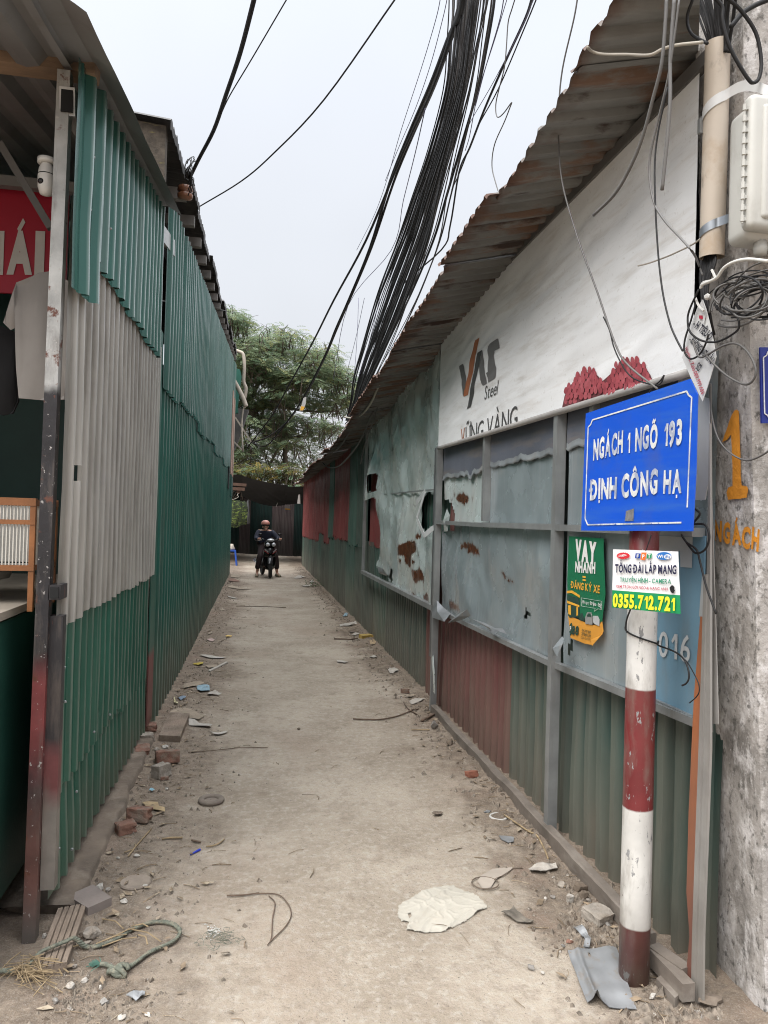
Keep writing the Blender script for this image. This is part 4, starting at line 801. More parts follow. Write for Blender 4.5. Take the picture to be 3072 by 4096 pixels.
# striped pole
pole = thing('striped_pole', (1.35, 2.42, 0), 'round steel sign pole painted in red and white bands', 'pole')
m_pole = mat('pole_paint', (.10, .028, .027), .42, 0, .15, 6, stops=[(.205, (.56, .55, .52), 20, .003), (.615, (.150, .020, .022), 20, .003), (1.035, (.60, .59, .565), 20, .003), (1.46, (.150, .020, .022), 20, .003)],
             dirt=((.17, .145, .12), .75, (11, 11, 3), (.50, .70)), spots=[((.24, .24, .24), 20, .615, .635, (1, 1, .4)), ((.06, .055, .05), 60, .665, .69), ((.3, .3, .29), 110, .67, .69, (1, 1, .3))], bump=.1, bscale=40, splash=(-.05, .25, MUD, .5))
mb = MB(); n = 28
mb.lathe((1.362, 2.42, -.05), [(.052, 0), (.052, .4), (.0515, .9), (.051, 1.4), (.05, 2.02)], n); mb.out('pole_tube', m_pole, pole, smooth=True)
# blue street sign
A = (1.236, 2.640); B = (1.343, 2.09)
bs = thing('street_sign', (1.29, 2.36, 1.55), 'blue street name sign with peeling white letters beginning NGÁCH 1', 'sign')
m_blue = mat('sign_blue', (.006, .075, .50), .38, 0, .08, 1.4, dirt=[((.03, .12, .46), .6, (2, 2, 22), (.48, .66)), ((.05, .09, .30), .5, (5, 5, 5), (.54, .72))], spots=[((.28, .32, .42), 70, .70, .73), ((.22, .27, .40), 1, .73, .745, (3, 3, 60))], bump=.04)
sgn = Vector((A[1]-B[1], B[0]-A[0], 0)).normalized(); sgn = -sgn if sgn.x > 0 else sgn
def sp(f, *P, o=0.0): return [vpl(*f(*p), A, B) + sgn*o for p in P]
mb = MB(); mb.slab(sp(d2, (188, 1320), (1030, 1040), (1090, 1165), (1075, 1800), (1050, 2270), (150, 2265)), sgn*-.004); mb.out('sign_plate', m_blue, bs)
ov = lambda x, y: (x, y)
m_lt = mat('sign_sticker', (.62, .63, .62), .45, 0, .12, 30, dirt=((.27, .31, .42), .85, (17, 17, 9), (.49, .57)), spots=((.05, .10, .35), 26, .63, .66))
mb = MB()
fr = [(1278.5, 1126), (1275.5, 1137) ]
fr = [d2(225, 1425), d2(245, 1380), d2(1005, 1140), d2(1020, 1175), d2(1046, 1190), d2(1022, 2048), d2(1012, 2062)]
fr2 = [d3(1005, 60), d3(985, 130), d3(965, 182), d3(205, 200), d3(185, 150), d2(184, 2100)]
def line(pts, w):
    Q = [vpl(*p, A, B) + sgn*.0015 for p in pts]
    for p, q in zip(Q, Q[1:]): mb.bar(p, q, w, .001, upv=sgn)
line([d2(210, 1430), d2(230, 1410), d2(245, 1372), d2(1005, 1140), d2(1020, 1172), d2(1046, 1190), d3(1010, 60)], .0052)
line([d3(962, 182), d3(205, 200), d3(185, 150), d2(210, 1430)], .0052); mb.out('border_line', m_lt, bs)
def sl(f, p0, p1, ph, o): a, b, c = sp(f, p0, p1, ph, o=o); return a, b-a, Vector((0, 0, (c-a).z))
mb = MB()
for s, p0, p1, ph in (('NGÁCH', (252, 1692), (490, 1628), (254, 1540)), ('1', (527, 1642), (548, 1638), (526, 1480)), ('NGÕ', (590, 1620), (770, 1582), (590, 1452)), ('193', (822, 1588), (968, 1562), (818, 1408))):
    a, U, V = sl(d2, p0, p1, ph, .002); text(mb, s, a, U, V, 0, .045, .15, nrm=sgn, jit=.05 if len(s) > 1 else 0)
for s, p0, p1, ph in (('ĐỊNH', (225, 2010), (440, 1992), (226, 1862)), ('CÔNG', (480, 1992), (770, 1962), (478, 1820)), ('HẠ', (818, 1958), (965, 1948), (822, 1790))):
    a, U, V = sl(d2, p0, p1, ph, .002); text(mb, s, a, U, V, 0, .045, .15, nrm=sgn, jit=.05 if len(s) > 1 else 0)
mb.out('lettering', m_lt, bs)
mb = MB(); mb.poly(sp(d3, (515, 90), (580, 68), (576, 168), (505, 170), (512, 130), o=.0018)); mb.out('torn_sticker', plain('sticker_scar', (.17, .17, .18), .7, var=.3, vscale=60), bs)
# internet advert hung on the pole
A2 = (1.208, 2.372); B2 = (1.317, 2.140); sg2 = Vector((A2[1]-B2[1], B2[0]-A2[0], 0)).normalized(); sg2 = -sg2 if sg2.x > 0 else sg2
def fp(*P, o=0.0, f=d3): return [vpl(*f(*p), A2, B2) + sg2*o for p in P]
ft_ = thing('advert_card', (1.27, 2.25, 1.32), 'white and green card with phone number 0355.712.721 tied to the striped pole', 'sign')
mb = MB()
def fcard(u, v):
    x = 408 + (935-408)*u + (400-408 + 0)*(1-v)*(1-u)*.9 + (v < 1)*20*(1-v)*u; y0 = 398 + (416-398)*u; y1 = 868 + (920-868)*u
    p = fp((x, y1 + (y0-y1)*v))[0]; return p + sg2*(.004*math.sin(u*3.1)*(1-v) + .002*nz(u*5, v*4))
WC = plain('card_white', (.70, .70, .70), .45); GC = plain('card_green', (.01, .24, .085), .4)
for v0, v1, mi in ((0, .30, 1), (.30, 1, 0)): mb.grid(lambda u, v: fcard(u, v0 + (v1-v0)*v), 14, 8, mi)
mb.out('card_face', [WC, GC], ft_, smooth=True)
O2 = .0065; INK = [plain('ink_navy', (.012, .012, .05), .5), plain('ink_green', (.01, .22, .12), .5), plain('ink_red', (.42, .03, .06), .5), plain('ink_yellow', (.72, .66, .03), .5)]
_ = 0; T = lambda s, p0, p1, ph, mi, bd, gp_=.12, sl_=0: text(MB(), s, fp(p0, o=O2)[0], fp(p1, o=O2)[0]-fp(p0, o=O2)[0], Vector((0, 0, (fp(ph)[0]-fp(p0)[0]).z)), 0, bd, gp_, sl_, nrm=sg2).out('lettering', INK[mi], ft_)
T('TỔNG ĐÀI LẮP MẠNG', (434, 582), (930, 596), (434, 520), 0, .035); T('TRUYỀN HÌNH - CAMERA', (472, 660), (886, 676), (472, 626), 1, .02); T('XEM TRỌN GÓI NGOẠI HẠNG ANH', (440, 706), (860, 730), (440, 685), 2, .015)
T('0355.712.721', (415, 856), (916, 894), (415, 760), 3, .05, .10)
mb = MB()
P = []
for i in range(36): r = 1.0 if i % 2 else .86; P.append((500 + 57*r*math.cos(i*math.pi/18), 450 + 28*r*math.sin(i*math.pi/18)))
mb.poly(fp(*P, o=O2), 0); mb.poly(fp((600, 430), (642, 432), (634, 472), (594, 470), o=O2), 1); mb.poly(fp((648, 424), (690, 424), (676, 486), (640, 482), o=O2+.0004), 2); mb.poly(fp((694, 434), (732, 432), (728, 468), (688, 474), o=O2), 3)
mb.poly(fp(*[(828 + 60*math.cos(t), 452 + 32*math.sin(t)) for t in [i*math.pi/12 for i in range(24)]], o=O2), 4); mb.poly(fp(*[(858 + 28*math.cos(t), 458 + 20*math.sin(t)) for t in [i*math.pi/8 for i in range(16)]], o=O2+.0004), 5)
mb.poly(fp((876, 722), (874, 706), (884, 694), (886, 686), (894, 692), (900, 686), (906, 694), (914, 704), (912, 722), (918, 730), (908, 748), (896, 752), (884, 742), o=O2), 6)
mb.out('emblem', [plain('ink_red2', (.55, .02, .03), .5), plain('ink_blue', (.01, .05, .28), .5), plain('ink_orange', (.72, .14, .02), .5), plain('ink_green2', (.01, .26, .1), .5), plain('ink_blue2', (.02, .14, .42), .5), WC, plain('ink_black', (.01, .01, .012), .5)], ft_)
def T2(s, p0, p1, ph, mi=0): text(mb, s, fp(p0, o=O2+.001)[0], fp(p1, o=O2+.001)[0]-fp(p0, o=O2+.001)[0], Vector((0, 0, (fp(ph)[0]-fp(p0)[0]).z)), mi, .03, .1, nrm=sg2)
mb = MB(); T2('CAMERA', (465, 460), (528, 452), (465, 444)); T2('F', (610, 464), (628, 465), (610, 440)); T2('P', (654, 470), (674, 471), (654, 440)); T2('T', (700, 466), (722, 465), (700, 440)); T2('Wi', (776, 466), (824, 466), (776, 442)); mb.out('lettering', WC, ft_)
mb = MB(); T2('Fi', (842, 470), (876, 472), (842, 448)); mb.out('lettering', plain('ink_blue2', (.02, .14, .42)), ft_)
mb = MB(); mb.tube(spline(fp((672, 412), (690, 360), (716, 280)), 4), .0018, 5); mb.out('hanging_string', m_cable, ft_)
# wire wound round the pole
mb = MB(); W = [d3(545, 890), d3(515, 960), d3(496, 1020)]; ring = []
for i in range(9): t = -math.pi*.05 - i*math.pi*.115; 
wz = vpl(*d3(520, 1020), (1.27, 2.40), (1.33, 2.33)).z
mb.tube(spline([Vector((1.362 + .057*math.cos(t), 2.42 + .057*math.sin(t), wz - .010 - .05*k/12)) for k, t in enumerate([math.pi*(.75 + .08*i) for i in range(13)])] + [xp(*d3(*p), 1.42) for p in ((775, 1140), (772, 1172), (860, 1205), (940, 1245), (990, 1300), (1018, 1380), (1020, 1440), (1000, 1480), (965, 1497))], 3), .0032, 5)
mb.tube(spline([xp(*d3(*p), 1.44) for p in ((940, 1250), (1000, 1300), (1050, 1380), (1095, 1470), (1105, 1540), (1080, 1590), (1025, 1638))], 4), .002, 5); mb.tube(spline([xp(*d3(*p), 1.30) for p in ((548, 885), (520, 960), (512, 1020), (520, 1070))], 4), .003, 5)
mb.out('pole_wire', m_cable, None, True, 'black wire wound round the white band of the striped pole', 'wire')
# orange strip and channel at the shed's near corner
mb = MB(); P = [xp(*p, 1.51) for p in (d3(1112, 940), d3(1140, 950), d4(1095, 0), d4(1075, 700), d4(1045, 1500), d4(1040, 2020), d4(990, 1900), d4(1025, 1500), d4(1000, 1150), d4(1018, 500), d4(1040, 0), d3(1060, 1600))]; mb.slab(P, (.01, 0, 0)); mb.out('corner_strip', mat('orange_strip', (.33, .115, .045), .6, 0, .2, 3, dirt=((.17, .10, .07), .7, (8, 8, 1), (.5, .7)), splash=(-.1, .9, (.14, .055, .045), .8)), rs)
m_chn = mat('grey_channel', (.27, .26, .245), .55, .15, .15, 6, splash=(-.05, .5, (.22, .19, .155), .7), dirt=((.17, .15, .13), .5, (14, 14, 1.5), (.5, .7)))
P = [xp(*p, 1.50) for p in (d3(1138, 600), d3(1162, 600), d4(1130, 0), d4(1105, 700), d4(1078, 1500), d4(1070, 2045), d4(1035, 2030), d4(1045, 1500), d4(1072, 700), d4(1097, 0), d3(1120, 1300))]; mb = MB(); mb.slab(P, (.012, 0, 0))
P = [xp(*p, 1.506) for p in (d2(1182, 1400), d2(1190, 1400), d3(1192, 900), d4(1192, 0), d4(1166, 700), d4(1136, 1500), d4(1130, 2040), d4(1072, 2050), d4(1080, 1500), d4(1107, 700), d4(1132, 0), d3(1164, 600))]; mb.slab(P, (.008, 0, 0)); mb.out('corner_channel', m_chn, rs)
mb = MB(); P = [xp(*p, 1.53) for p in (d2(1180, 1070), d2(1198, 1080), d3(1204, 0), d3(1236, 1000), d3(1258, 1812), d3(1212, 1805), d3(1200, 900), d2(1180, 2000))]; mb.slab(P, (.003, 0, 0)); mb.out('corner_flashing', mat('grey_channel', (.27, .26, .245)), rs)
mb = MB(); P = [xp(*p, 1.515) for p in (d2(965, 870), d2(1030, 1020), d2(1110, 1180), d2(1185, 1200), d2(1190, 1800), d2(1150, 2018), d2(1070, 2018), d2(1000, 1500), d2(930, 1080))]; mb.slab(P, (.003, 0, 0)); mb.out('corner_cover', mat('pale_steel_cover', (.40, .41, .42), .45, .3, .1, 3), rs)
# fallen rail along the foot of the wall
rl = thing('fallen_rail', (1.5, 4.2, 0), 'long muddy angle rail lying along the foot of the right wall', 'rail')
m_rail = mat('muddy_rail', (.155, .13, .108), .8, .05, .25, 7, dirt=((.28, .25, .215), .6, (10, 3, 10), (.5, .66)), bump=.3, bscale=40)
R0 = Vector((1.515, 6.02, .05)); R1 = Vector((1.50, 2.55, .065)); mb = MB(); n = 60; sec = [(-.022, -.05), (-.024, .018), (-.016, .024), (.018, .026), (.022, .020), (.020, -.03)]
for i in range(n+1):
    p = R0.lerp(R1, i/n) + Vector((.010*nz(i*.11, 1), 0, .008*nz(i*.13, 5)))
    for x, z in sec: mb.v.append(p + Vector((x + .003*nz(i*.6, x*90), 0, z + .004*nz(i*.5, z*90, 3))))
ns = len(sec); mb.f = [(i*ns+j, i*ns+(j+1) % ns, (i+1)*ns+(j+1) % ns, (i+1)*ns+j) for i in range(n) for j in range(ns)] + [tuple(range(ns)), tuple(n*ns + k for k in range(ns))]; mb.m = [0]*len(mb.f)
mb.out('rail_bar', m_rail, rl)
mb = MB(); mb.bar(gp(*d4(725, 1650), .06), gp(*d4(1020, 1960), .06), .045, .06); mb.bar(gp(*d4(730, 1600), .08), gp(*d4(1005, 1790), .08), .05, .03); mb.out('broken_rail', m_rail, None, False, 'short broken channel rail lying behind the foot of the striped pole', 'rail')
# ------------------------------------------------------------------ concrete utility pole with the orange numerals
PXZ = lambda z: 1.69 - .05*z
def wp(x, y, off=.004):
    X = 1.6
    for _ in range(6): q = xp(x, y, X); X = PXZ(q.z) - off
    return xp(x, y, X)
cp = thing('concrete_pole', (1.8, 2.25, 0), 'thick weathered concrete utility pole with orange painted numerals at the right edge', 'utility pole')
m_conc = mat('lichen_concrete', (.37, .345, .32), .95, 0, .15, 3, dirt=[((.12, .11, .098), .75, (4, 4, 2.2), (.52, .66)), ((.60, .575, .56), .85, (16, 16, 8), (.50, .62)), ((.09, .085, .075), .8, (40, 40, 26), (.54, .64)), ((.55, .53, .51), .6, (60, 60, 40), (.60, .68))], bump=.8, bscale=45)
m_conc2 = mat('pitted_concrete', (.34, .30, .265), .95, 0, .15, 6, dirt=((.20, .175, .15), .6, (4, 4, 4), (.48, .66)), spots=[((.07, .05, .045), 45, .63, .69), ((.48, .45, .42), 70, .6, .68)], bump=.9, bscale=60)
mb = MB()
def wf(u, v):
    z = -.1 + 7.1*v; y = 2.428 - .258*u; e = .006*nz(z*6, 1) + .004*nz(z*25, 2)
    return Vector((PXZ(z) - .003*nz(y*9, z*7) - .0015*nz(y*40, z*30), y + e*(1 if u < .5 else .6), z))
mb.grid(wf, 14, 260, 0)
def sf(u, v):
    p = wf(1, v); return Vector((p.x + .012*min(1, 10*u) + .32*u, p.y - .012*min(1, 10*u) - .004*nz(u*4, v*40)*min(1, 10*u), p.z))
mb.grid(sf, 10, 200, 0 if True else 1); mb.grid(lambda u, v: wf(0, v) + Vector((.34*u, .0, 0)), 2, 260, 0); mb.grid(lambda u, v: Vector((PXZ(-.1 + 7.1*v) + .34, 2.428 - .27*u, -.1 + 7.1*v)), 2, 20, 0)
mb.out('pole_shaft', [m_conc, m_conc2], cp, smooth=True)
m_or = mat('orange_paint', (.60, .235, .02), .7, 0, .15, 20, spots=[((.25, .11, .05), 55, .66, .70), ((.28, .25, .22), 30, .70, .74)], bump=.4)
mb = MB(); P = [wp(*d2(*p), .0065) for p in ((1288, 1552), (1320, 1460), (1362, 1340), (1385, 1298), (1405, 1288), (1424, 1300), (1428, 1420), (1436, 1640), (1440, 1830), (1446, 1900), (1485, 1905), (1498, 1930), (1488, 1995), (1440, 2008), (1335, 2015), (1324, 1960), (1335, 1918), (1372, 1905), (1372, 1760), (1366, 1600), (1360, 1490), (1330, 1530))]
P = [p.lerp(q, k/3) + Vector((0, .0016*nz(p.y*300 + k, p.z*200), .0016*nz(p.z*300, k))) for p, q in zip(P, P[1:]+P[:1]) for k in range(3)]; mb.poly(P)
mb.out('painted_digit', m_or, cp)
mb = MB(); a, b, c = wp(*d3(1222, 322), .0065), wp(*d3(1592, 400), .0065), wp(*d3(1222, 175), .0065); text(mb, 'NGÁCH', a, b-a, Vector((0, 0, (c-a).z)), 0, .05, .16, 0, .10); mb.out('painted_word', m_or, cp)
bpL = thing('blue_plate', (1.62, 2.14, 1.94), 'small dark blue house number plate at the right edge of the concrete pole', 'plate')
q = [yp(*d2(*p), 2.135) for p in ((1596, 785), (2000, 790), (2000, 1400), (1608, 1398))]; mb = MB(); mb.slab(q, (0, .006, 0)); mb.out('plate_sheet', mat('deep_blue_enamel', (.010, .022, .20), .3), bpL)
Q = [yp(*d2(*p), 2.132) for p in ((1700, 818), (1660, 818), (1648, 850), (1622, 868), (1632, 1320), (1655, 1335), (1668, 1362), (1700, 1365))]; mb = MB()
for p, r in zip(Q, Q[1:]): mb.bar(p, r, .0035, .002, upv=(0, -1, 0))
mb.out('plate_border', m_lt, bpL)
# cable duct on the pole
dt = thing('cable_duct', (1.5, 2.36, 2.5), 'stained cream plastic cable duct strapped upright to the concrete pole', 'duct')
a = xp(*d1(1255, 345), 1.475); b = xp(*d2(1205, 60), 1.50); m_duct = mat('stained_pvc', (.56, .485, .40), .5, 0, .1, 3, dirt=[((.40, .27, .15), .6, (5, 5, 5), (.54, .7)), ((.20, .16, .13), .6, (9, 9, 5), (.60, .7))], bump=.05)
r_ = .040; mb = MB(); mb.tube([a.lerp(b, i/12) for i in range(13)], r_, 24, caps=False); mb.tube([a.lerp(b, i/12) for i in range(13)], r_-.004, 24, caps=False); mb.out('duct_tube', m_duct, dt, smooth=True)
ax = (b-a).normalized()
def wrapband(pts, w, m, name, parent):
    mb = MB(); n = len(pts)
    for p, wd in zip(pts, w if isinstance(w, list) else [w]*n): mb.v += [p + Vector((0, 0, wd/2)), p - Vector((0, 0, wd/2))]
    for i in range(n-1): mb.f.append((2*i, 2*i+1, 2*i+3, 2*i+2)); mb.m.append(0)
    return mb.out(name, m, parent, smooth=True)
c0 = xp(*d1(1135, 930), 1.46); cc = a.lerp(b, (a.z - c0.z)/(a.z - b.z)); arc = []
for k in range(9):
    t = R(205 - 14 + k*17 - 5); t = R(150 + k*16); arc.append(cc + Vector((math.cos(t)*(r_+.003), math.sin(t)*(r_+.003), -.02 + .006*k)))
e1 = yp(*d1(1660, 735), 2.03); arc2 = [arc[-1].lerp(e1, t) + Vector((0, 0, .025*math.sin(t*math.pi))) for t in (.15, .3, .5, .75, 1)]
wrapband(arc + arc2 + [e1 + Vector((.3, .02, 0))], .036, plain('white_strap', (.62, .62, .61), .5), 'strap', dt)
c0 = xp(*d1(1105, 1880), 1.46); cc = a.lerp(b, min(1, (a.z - c0.z)/(a.z - b.z))); arc = [cc + Vector((math.cos(R(160 + k*15))*(r_+.003), math.sin(R(160 + k*15))*(r_+.003), -.01 + .004*k)) for k in range(8)]
e1 = yp(*d1(1430, 1740), 2.10); wrapband(arc + [arc[-1].lerp(e1, .5) + Vector((0, -.012, .0)), e1], .030, mat('steel_strap', (.30, .32, .34), .3, .8, .1, 9), 'steel_strap', dt)
mb = MB(); p0 = arc[-1].lerp(e1, .42) + Vector((-.004, -.018, -.004)); text(mb, 'A', p0, Vector((.012, -.012, .004)), Vector((0, 0, .020)), 0, .05); mb.out('stamped_mark', m_redsh, dt)
mb = MB(); bx = xp(*d1(1112, 1020), 1.44); mb.box(bx, (.012, .014, .05)); mb.bar(bx + Vector((0, 0, .03)), bx + Vector((.02, 0, .03)), .006); mb.out('strap_buckle', m_galv_post, dt)
# junction box
jb = thing('junction_box', (1.6, 2.03, 2.45), 'pale grey hinged plastic junction box on the concrete pole', 'junction box')
m_jb = mat('pale_grey_plastic', (.50, .495, .46), .45, 0, .06, 3, dirt=((.30, .28, .24), .6, (6, 6, 3), (.54, .72)), bump=.05)
q0 = yp(*d1(1470, 900), 2.0); q1 = yp(*d1(1480, 1830), 2.0); xl_, zt2, zb2 = q0.x, yp(*d1(1560, 760), 2.0).z, yp(*d1(1500, 1850), 2.0).z
def rbox(x0, x1, y0, y1, z0, z1, r, seg=5):
    b = bmesh.new(); bmesh.ops.create_cube(b, size=1)
    for v in b.verts: v.co = Vector(((x0 if v.co.x < 0 else x1), (y0 if v.co.y < 0 else y1), (z0 if v.co.z < 0 else z1)))
    bmesh.ops.bevel(b, geom=b.edges[:], offset=r, segments=seg, affect='EDGES', profile=.5); b.verts.index_update(); mb = MB(); mb.add([v.co.copy() for v in b.verts], [tuple(v.index for v in f.verts) for f in b.faces]); b.free(); return mb
rbox(xl_+.03, xl_+.34, 2.02, 2.13, zb2-.015, zt2-.01, .03).out('box_back', m_jb, jb, smooth=True)
rbox(xl_+.012, xl_+.34, 1.985, 2.035, zb2, zt2, .022).out('box_door', m_jb, jb, smooth=True)
rbox(xl_+.05, xl_+.33, 1.975, 2.0, zb2+.03, zt2-.035, .012).out('door_panel', m_jb, jb, smooth=True)
mb = MB()
for i in range(11): zz = zb2 + .03 + (zt2-.075-zb2)*i/10; mb.tube([Vector((xl_, 2.0, zz-.009)), Vector((xl_, 2.0, zz+.009))], .006, 8); mb.box((xl_+.010, 2.003, zz), (.022, .008, .010))
mb.tube([Vector((xl_, 2.0, zb2+.015)), Vector((xl_, 2.0, zt2-.035))], .0032, 6); mb.out('hinge', m_jb, jb)
mb = MB()
for i in range(3): mb.lathe((xl_+.10 + .06*i, 2.05, zb2-.055), [(.018, 0), (.022, .02), (.018, .045)], 12)
mb.out('cable_gland', m_jb, jb, smooth=True)
# ================================================================== overhead cables
tc = crop(850, 1200, 700); b1 = crop(1300, 0, 1000)
core = [(1021, -70), (1021, 0), (1010, 90), (995, 195), (961, 325), (930, 430), (903, 521), (862, 630), (824, 730), (790, 815), (770, 870), (752, 908)]
half = [52, 48, 42, 36, 35, 40, 44, 44, 36, 25, 13, 5]
rr = random.Random(21)
def cable(pts, r, m, label, group=None, n=5, sm=5, name='overhead_cable', cat='cable'):
    mb = MB(); mb.tube(spline(pts, sm) if sm else pts, r, n); return mb.out(name, m, None, True, label, cat, group)
for i in range(58):
    o0 = rr.uniform(-1, 1); w = rr.uniform(0, 6.28); am = rr.uniform(0, .32); fr = rr.uniform(.25, .7); X0 = rr.uniform(1.30, 1.62); pts = []
    if i < 16: o0 = -.4 + .7*rr.random(); am *= .8      # the tight middle of the bundle
    drift = rr.uniform(-.3, .3)
    for k, (x, y) in enumerate(core):
        o = o0 + am*math.sin(w + k*fr) + drift*(k/11)*(1 if k > 3 else .4); o = max(-1.05, min(1.05, o))
        pts.append(xp(x + half[k]*o + rr.uniform(-.8, .8), y, X0 + .02*math.sin(k + w)))
    r = rr.choice((.0045, .0055, .0065, .009, .011)) * (1.15 if i < 14 else 1)
    cable(pts, r, m_cable if rr.random() < .78 else mat('dusty_cable', (.030, .025, .022), .7, 0, .3, 4), 'one of many black cables packed in the thick overhead bundle', 'cables of the overhead bundle')
def dcable(pts, Y0, Y1, f=None): # follow a sagging span between two supports at depths Y0..Y1
    n = len(pts); return [yp(x, y, Y0 + (Y1-Y0)*(i/(n-1))**1.25) for i, (x, y) in enumerate(pts)]
bb = lambda *P: [b1(*p) for p in P]; tt = lambda *P: [tc(*p) for p in P]
cable(dcable([(1004, -60), (985, 40), (935, 190), (868, 335), (790, 520)] + tt((1150, 0), (950, 400), (740, 780), (560, 1100), (330, 1400)), 4.2, 20), .017, m_cable, 'upper black cable crossing in front of the tree to the green shed end')
P = bb((900, 60), (820, 250), (700, 560), (560, 880), (430, 1210), (300, 1640))
cable(dcable([(1000, -60)] + P + tt((1290, 0), (1170, 270), (1060, 540), (870, 910), (720, 1140), (540, 1290), (380, 1352)), 4.2, 20), .020, m_cable, 'thick lower black cable sagging in front of the tree to the green shed')
P2 = bb((915, 60), (840, 250), (730, 560), (590, 880), (455, 1210), (310, 1640))
cable(dcable([(1006, -60)] + P2 + tt((1300, 0), (1182, 270), (1068, 540), (880, 905), (640, 1240), (500, 1385), (375, 1352)), 4.2, 20), .016, m_cable, 'black cable twisted beside the thick one and hanging lowest before the tree')
cable(dcable(bb((770, -30), (735, 130), (640, 450), (500, 880), (415, 1180), (330, 1420), (210, 1660)), 4.6, 9), .003, m_cable4, 'thin violet wire leftmost beside the overhead bundle')
cable(dcable(bb((815, -30), (780, 130), (700, 430), (600, 720), (480, 1000), (400, 1200)), 4.6, 7), .003, m_cable4, 'thin violet wire joining the left edge of the bundle')
cable(dcable(bb((665, 720), (600, 1010), (520, 1330), (440, 1660)) + [(752, 660), (720, 820)], 6, 14), .005, m_cable4, 'thin wire hanging between the two sagging cables and the bundle')
cable(dcable(bb((1380, -30), (1330, 120), (1200, 400), (1060, 720), (960, 980), (890, 1140), (830, 1500), (770, 1660)) + [(850, 640), (800, 780)], 4.6, 12), .011, m_cable, 'black cable right of the bundle joining it lower down')
cable(dcable(bb((1412, -30), (1330, 170), (1150, 590), (1010, 850), (900, 1130), (840, 1260)), 4.4, 7), .005, m_cable, 'thinner cable alongside the black cable right of the bundle')
cable(dcable(bb((1395, -30), (1300, 190), (1120, 540), (970, 800), (900, 960)), 4.4, 6.5), .003, m_cable4, 'thin violet wire right of the bundle')
cable(dcable(bb((1190, -30), (1160, 130), (1080, 400), (1010, 640), (960, 900), (930, 1000)), 4.6, 7), .004, m_cable4, 'violet wire along the right edge of the bundle')
cable(dcable(bb((1215, -30), (1130, 250), (1060, 470), (1000, 700)), 4.6, 6), .003, m_cable4, 'second violet wire along the right edge of the bundle')
for k, (x0, x1) in enumerate(((1385, 1345), (1440, 1270), (1586, 1400))):
    cable([xp(*tc(x0, -20), 1.2), xp(*tc((x0+x1)/2 + 6, 350), 1.2), xp(*tc(x1, 700), 1.2)], .003, m_cable4, ('straight faint wire above the tree top', 'slanting faint wire above the tree top', 'faint wire nearest to the bundle above the tree top')[k])
cable([xp(*b1(*p), 1.2) for p in ((1268, -30), (1240, 60), (1215, 150), (1203, 320), (1190, 450), (1160, 570), (1135, 680), (1135, 755), (1152, 778), (1190, 745), (1238, 680), (1225, 720), (1190, 810), (1125, 960), (1108, 1100), (1135, 1220), (1165, 1310), (1200, 1410))], .0032, m_cable2, 'loose grey wire with a kink hanging against the sky beside the bundle')
cable([xp(*p, 1.18) for p in ((1250, -20), (1240, 40), (1215, 150), (1207, 240), (1208, 330), (1218, 410), (1250, 520), (1290, 630), (1330, 745), (1358, 790), (1420, 840))], .0035, m_cable2, 'long grey wire hanging from above past the eaves to the banner foot')
cable([xp(*d2(*p), 1.2) for p in ((330, 540), (380, 650), (420, 800), (500, 960), (580, 1040), (720, 1085), (790, 1080), (820, 1010), (795, 1050), (740, 1100), (700, 1150))], .0025, m_cable, 'thin black wire with a knot in front of the red petals')
cable([xp(*d1(*p), 1.0) for p in ((842, -20), (830, 200), (800, 520), (730, 800), (640, 1130), (540, 1370), (420, 1570), (250, 1738))], .0048, m_cable2, 'grey flat cable end hanging lowest to the left of the duct')
cable([xp(*d1(*p), 1.0) for p in ((905, -20), (885, 250), (870, 520), (870, 800), (850, 1100), (830, 1300), (805, 1535))], .005, m_cable2, 'grey flat cable with a cut end hanging in front of the banner')
cable([xp(*d1(*p), 1.0) for p in ((945, -20), (900, 330), (850, 640), (770, 980), (710, 1260), (705, 1450), (740, 1640), (830, 1790), (960, 1930), (1060, 2050))] + [xp(*d2(*p), 1.4) for p in ((1100, 120), (1130, 200))], .003, m_cable2, 'thin grey wire curving down over the banner to the duct foot')
cable([xp(*d1(*p), 1.0) for p in ((850, 700), (770, 1080), (745, 1350), (752, 1700), (770, 2010))] + [xp(*d2(*p), 1.0) for p in ((790, 200), (820, 400), (870, 600), (920, 720), (970, 815))], .0025, m_cable, 'thin black wire running straight down the banner to the notice')
cable([xp(*d1(*p), 1.03 + .03*i_) for i_, p in enumerate(((200, 380), (240, 415), (330, 438), (520, 440), (700, 445), (800, 400), (920, 365), (1130, 342)))], .0048, m_cable3, 'white cord tied from the roof edge to the concrete pole', None, 6, 6, 'cord', 'cord')
cable([xp(*d1(*p), 1.30) for p in ((1050, 0), (1010, 120), (1015, 220), (1060, 290), (1170, 350))], .005, m_cable, 'black cable looping left above the duct mouth')
cable([yp(*d1(*p), 2.05) for p in ((1230, -20), (1290, 60), (1290, 160), (1330, 330), (1400, 480), (1500, 640), (1545, 668), (1590, 620), (1605, 480), (1560, 260), (1430, 70), (1320, -20))], .006, m_cable, 'thick black cable loop hanging in front of the concrete pole top')
cable([yp(*d1(*p), 2.08) for p in ((1360, 220), (1450, 110), (1560, 40), (1680, -10))], .008, m_cable, 'black cable running up right across the concrete pole')
rr = random.Random(4)
for k in range(16):
    t = k/15; x0 = 1175 + 170*t; xt = 1060 + 330*t + rr.uniform(-25, 25)
    cable([xp(*d1(x0, 420), 1.475), xp(*d1(x0 + rr.uniform(-4, 4), 330), 1.47 + .01*rr.random()), xp(*d1((x0*.55 + xt*.45) + rr.uniform(-12, 12), 160), 1.46), xp(*d1(xt, -20), 1.44), xp(*d1(xt + (xt-1220)*.4, -160), 1.43)], rr.choice((.004, .005, .006, .0075)), m_cable, 'one of the black cables fanning out of the top of the cream duct', 'cables out of the duct top')
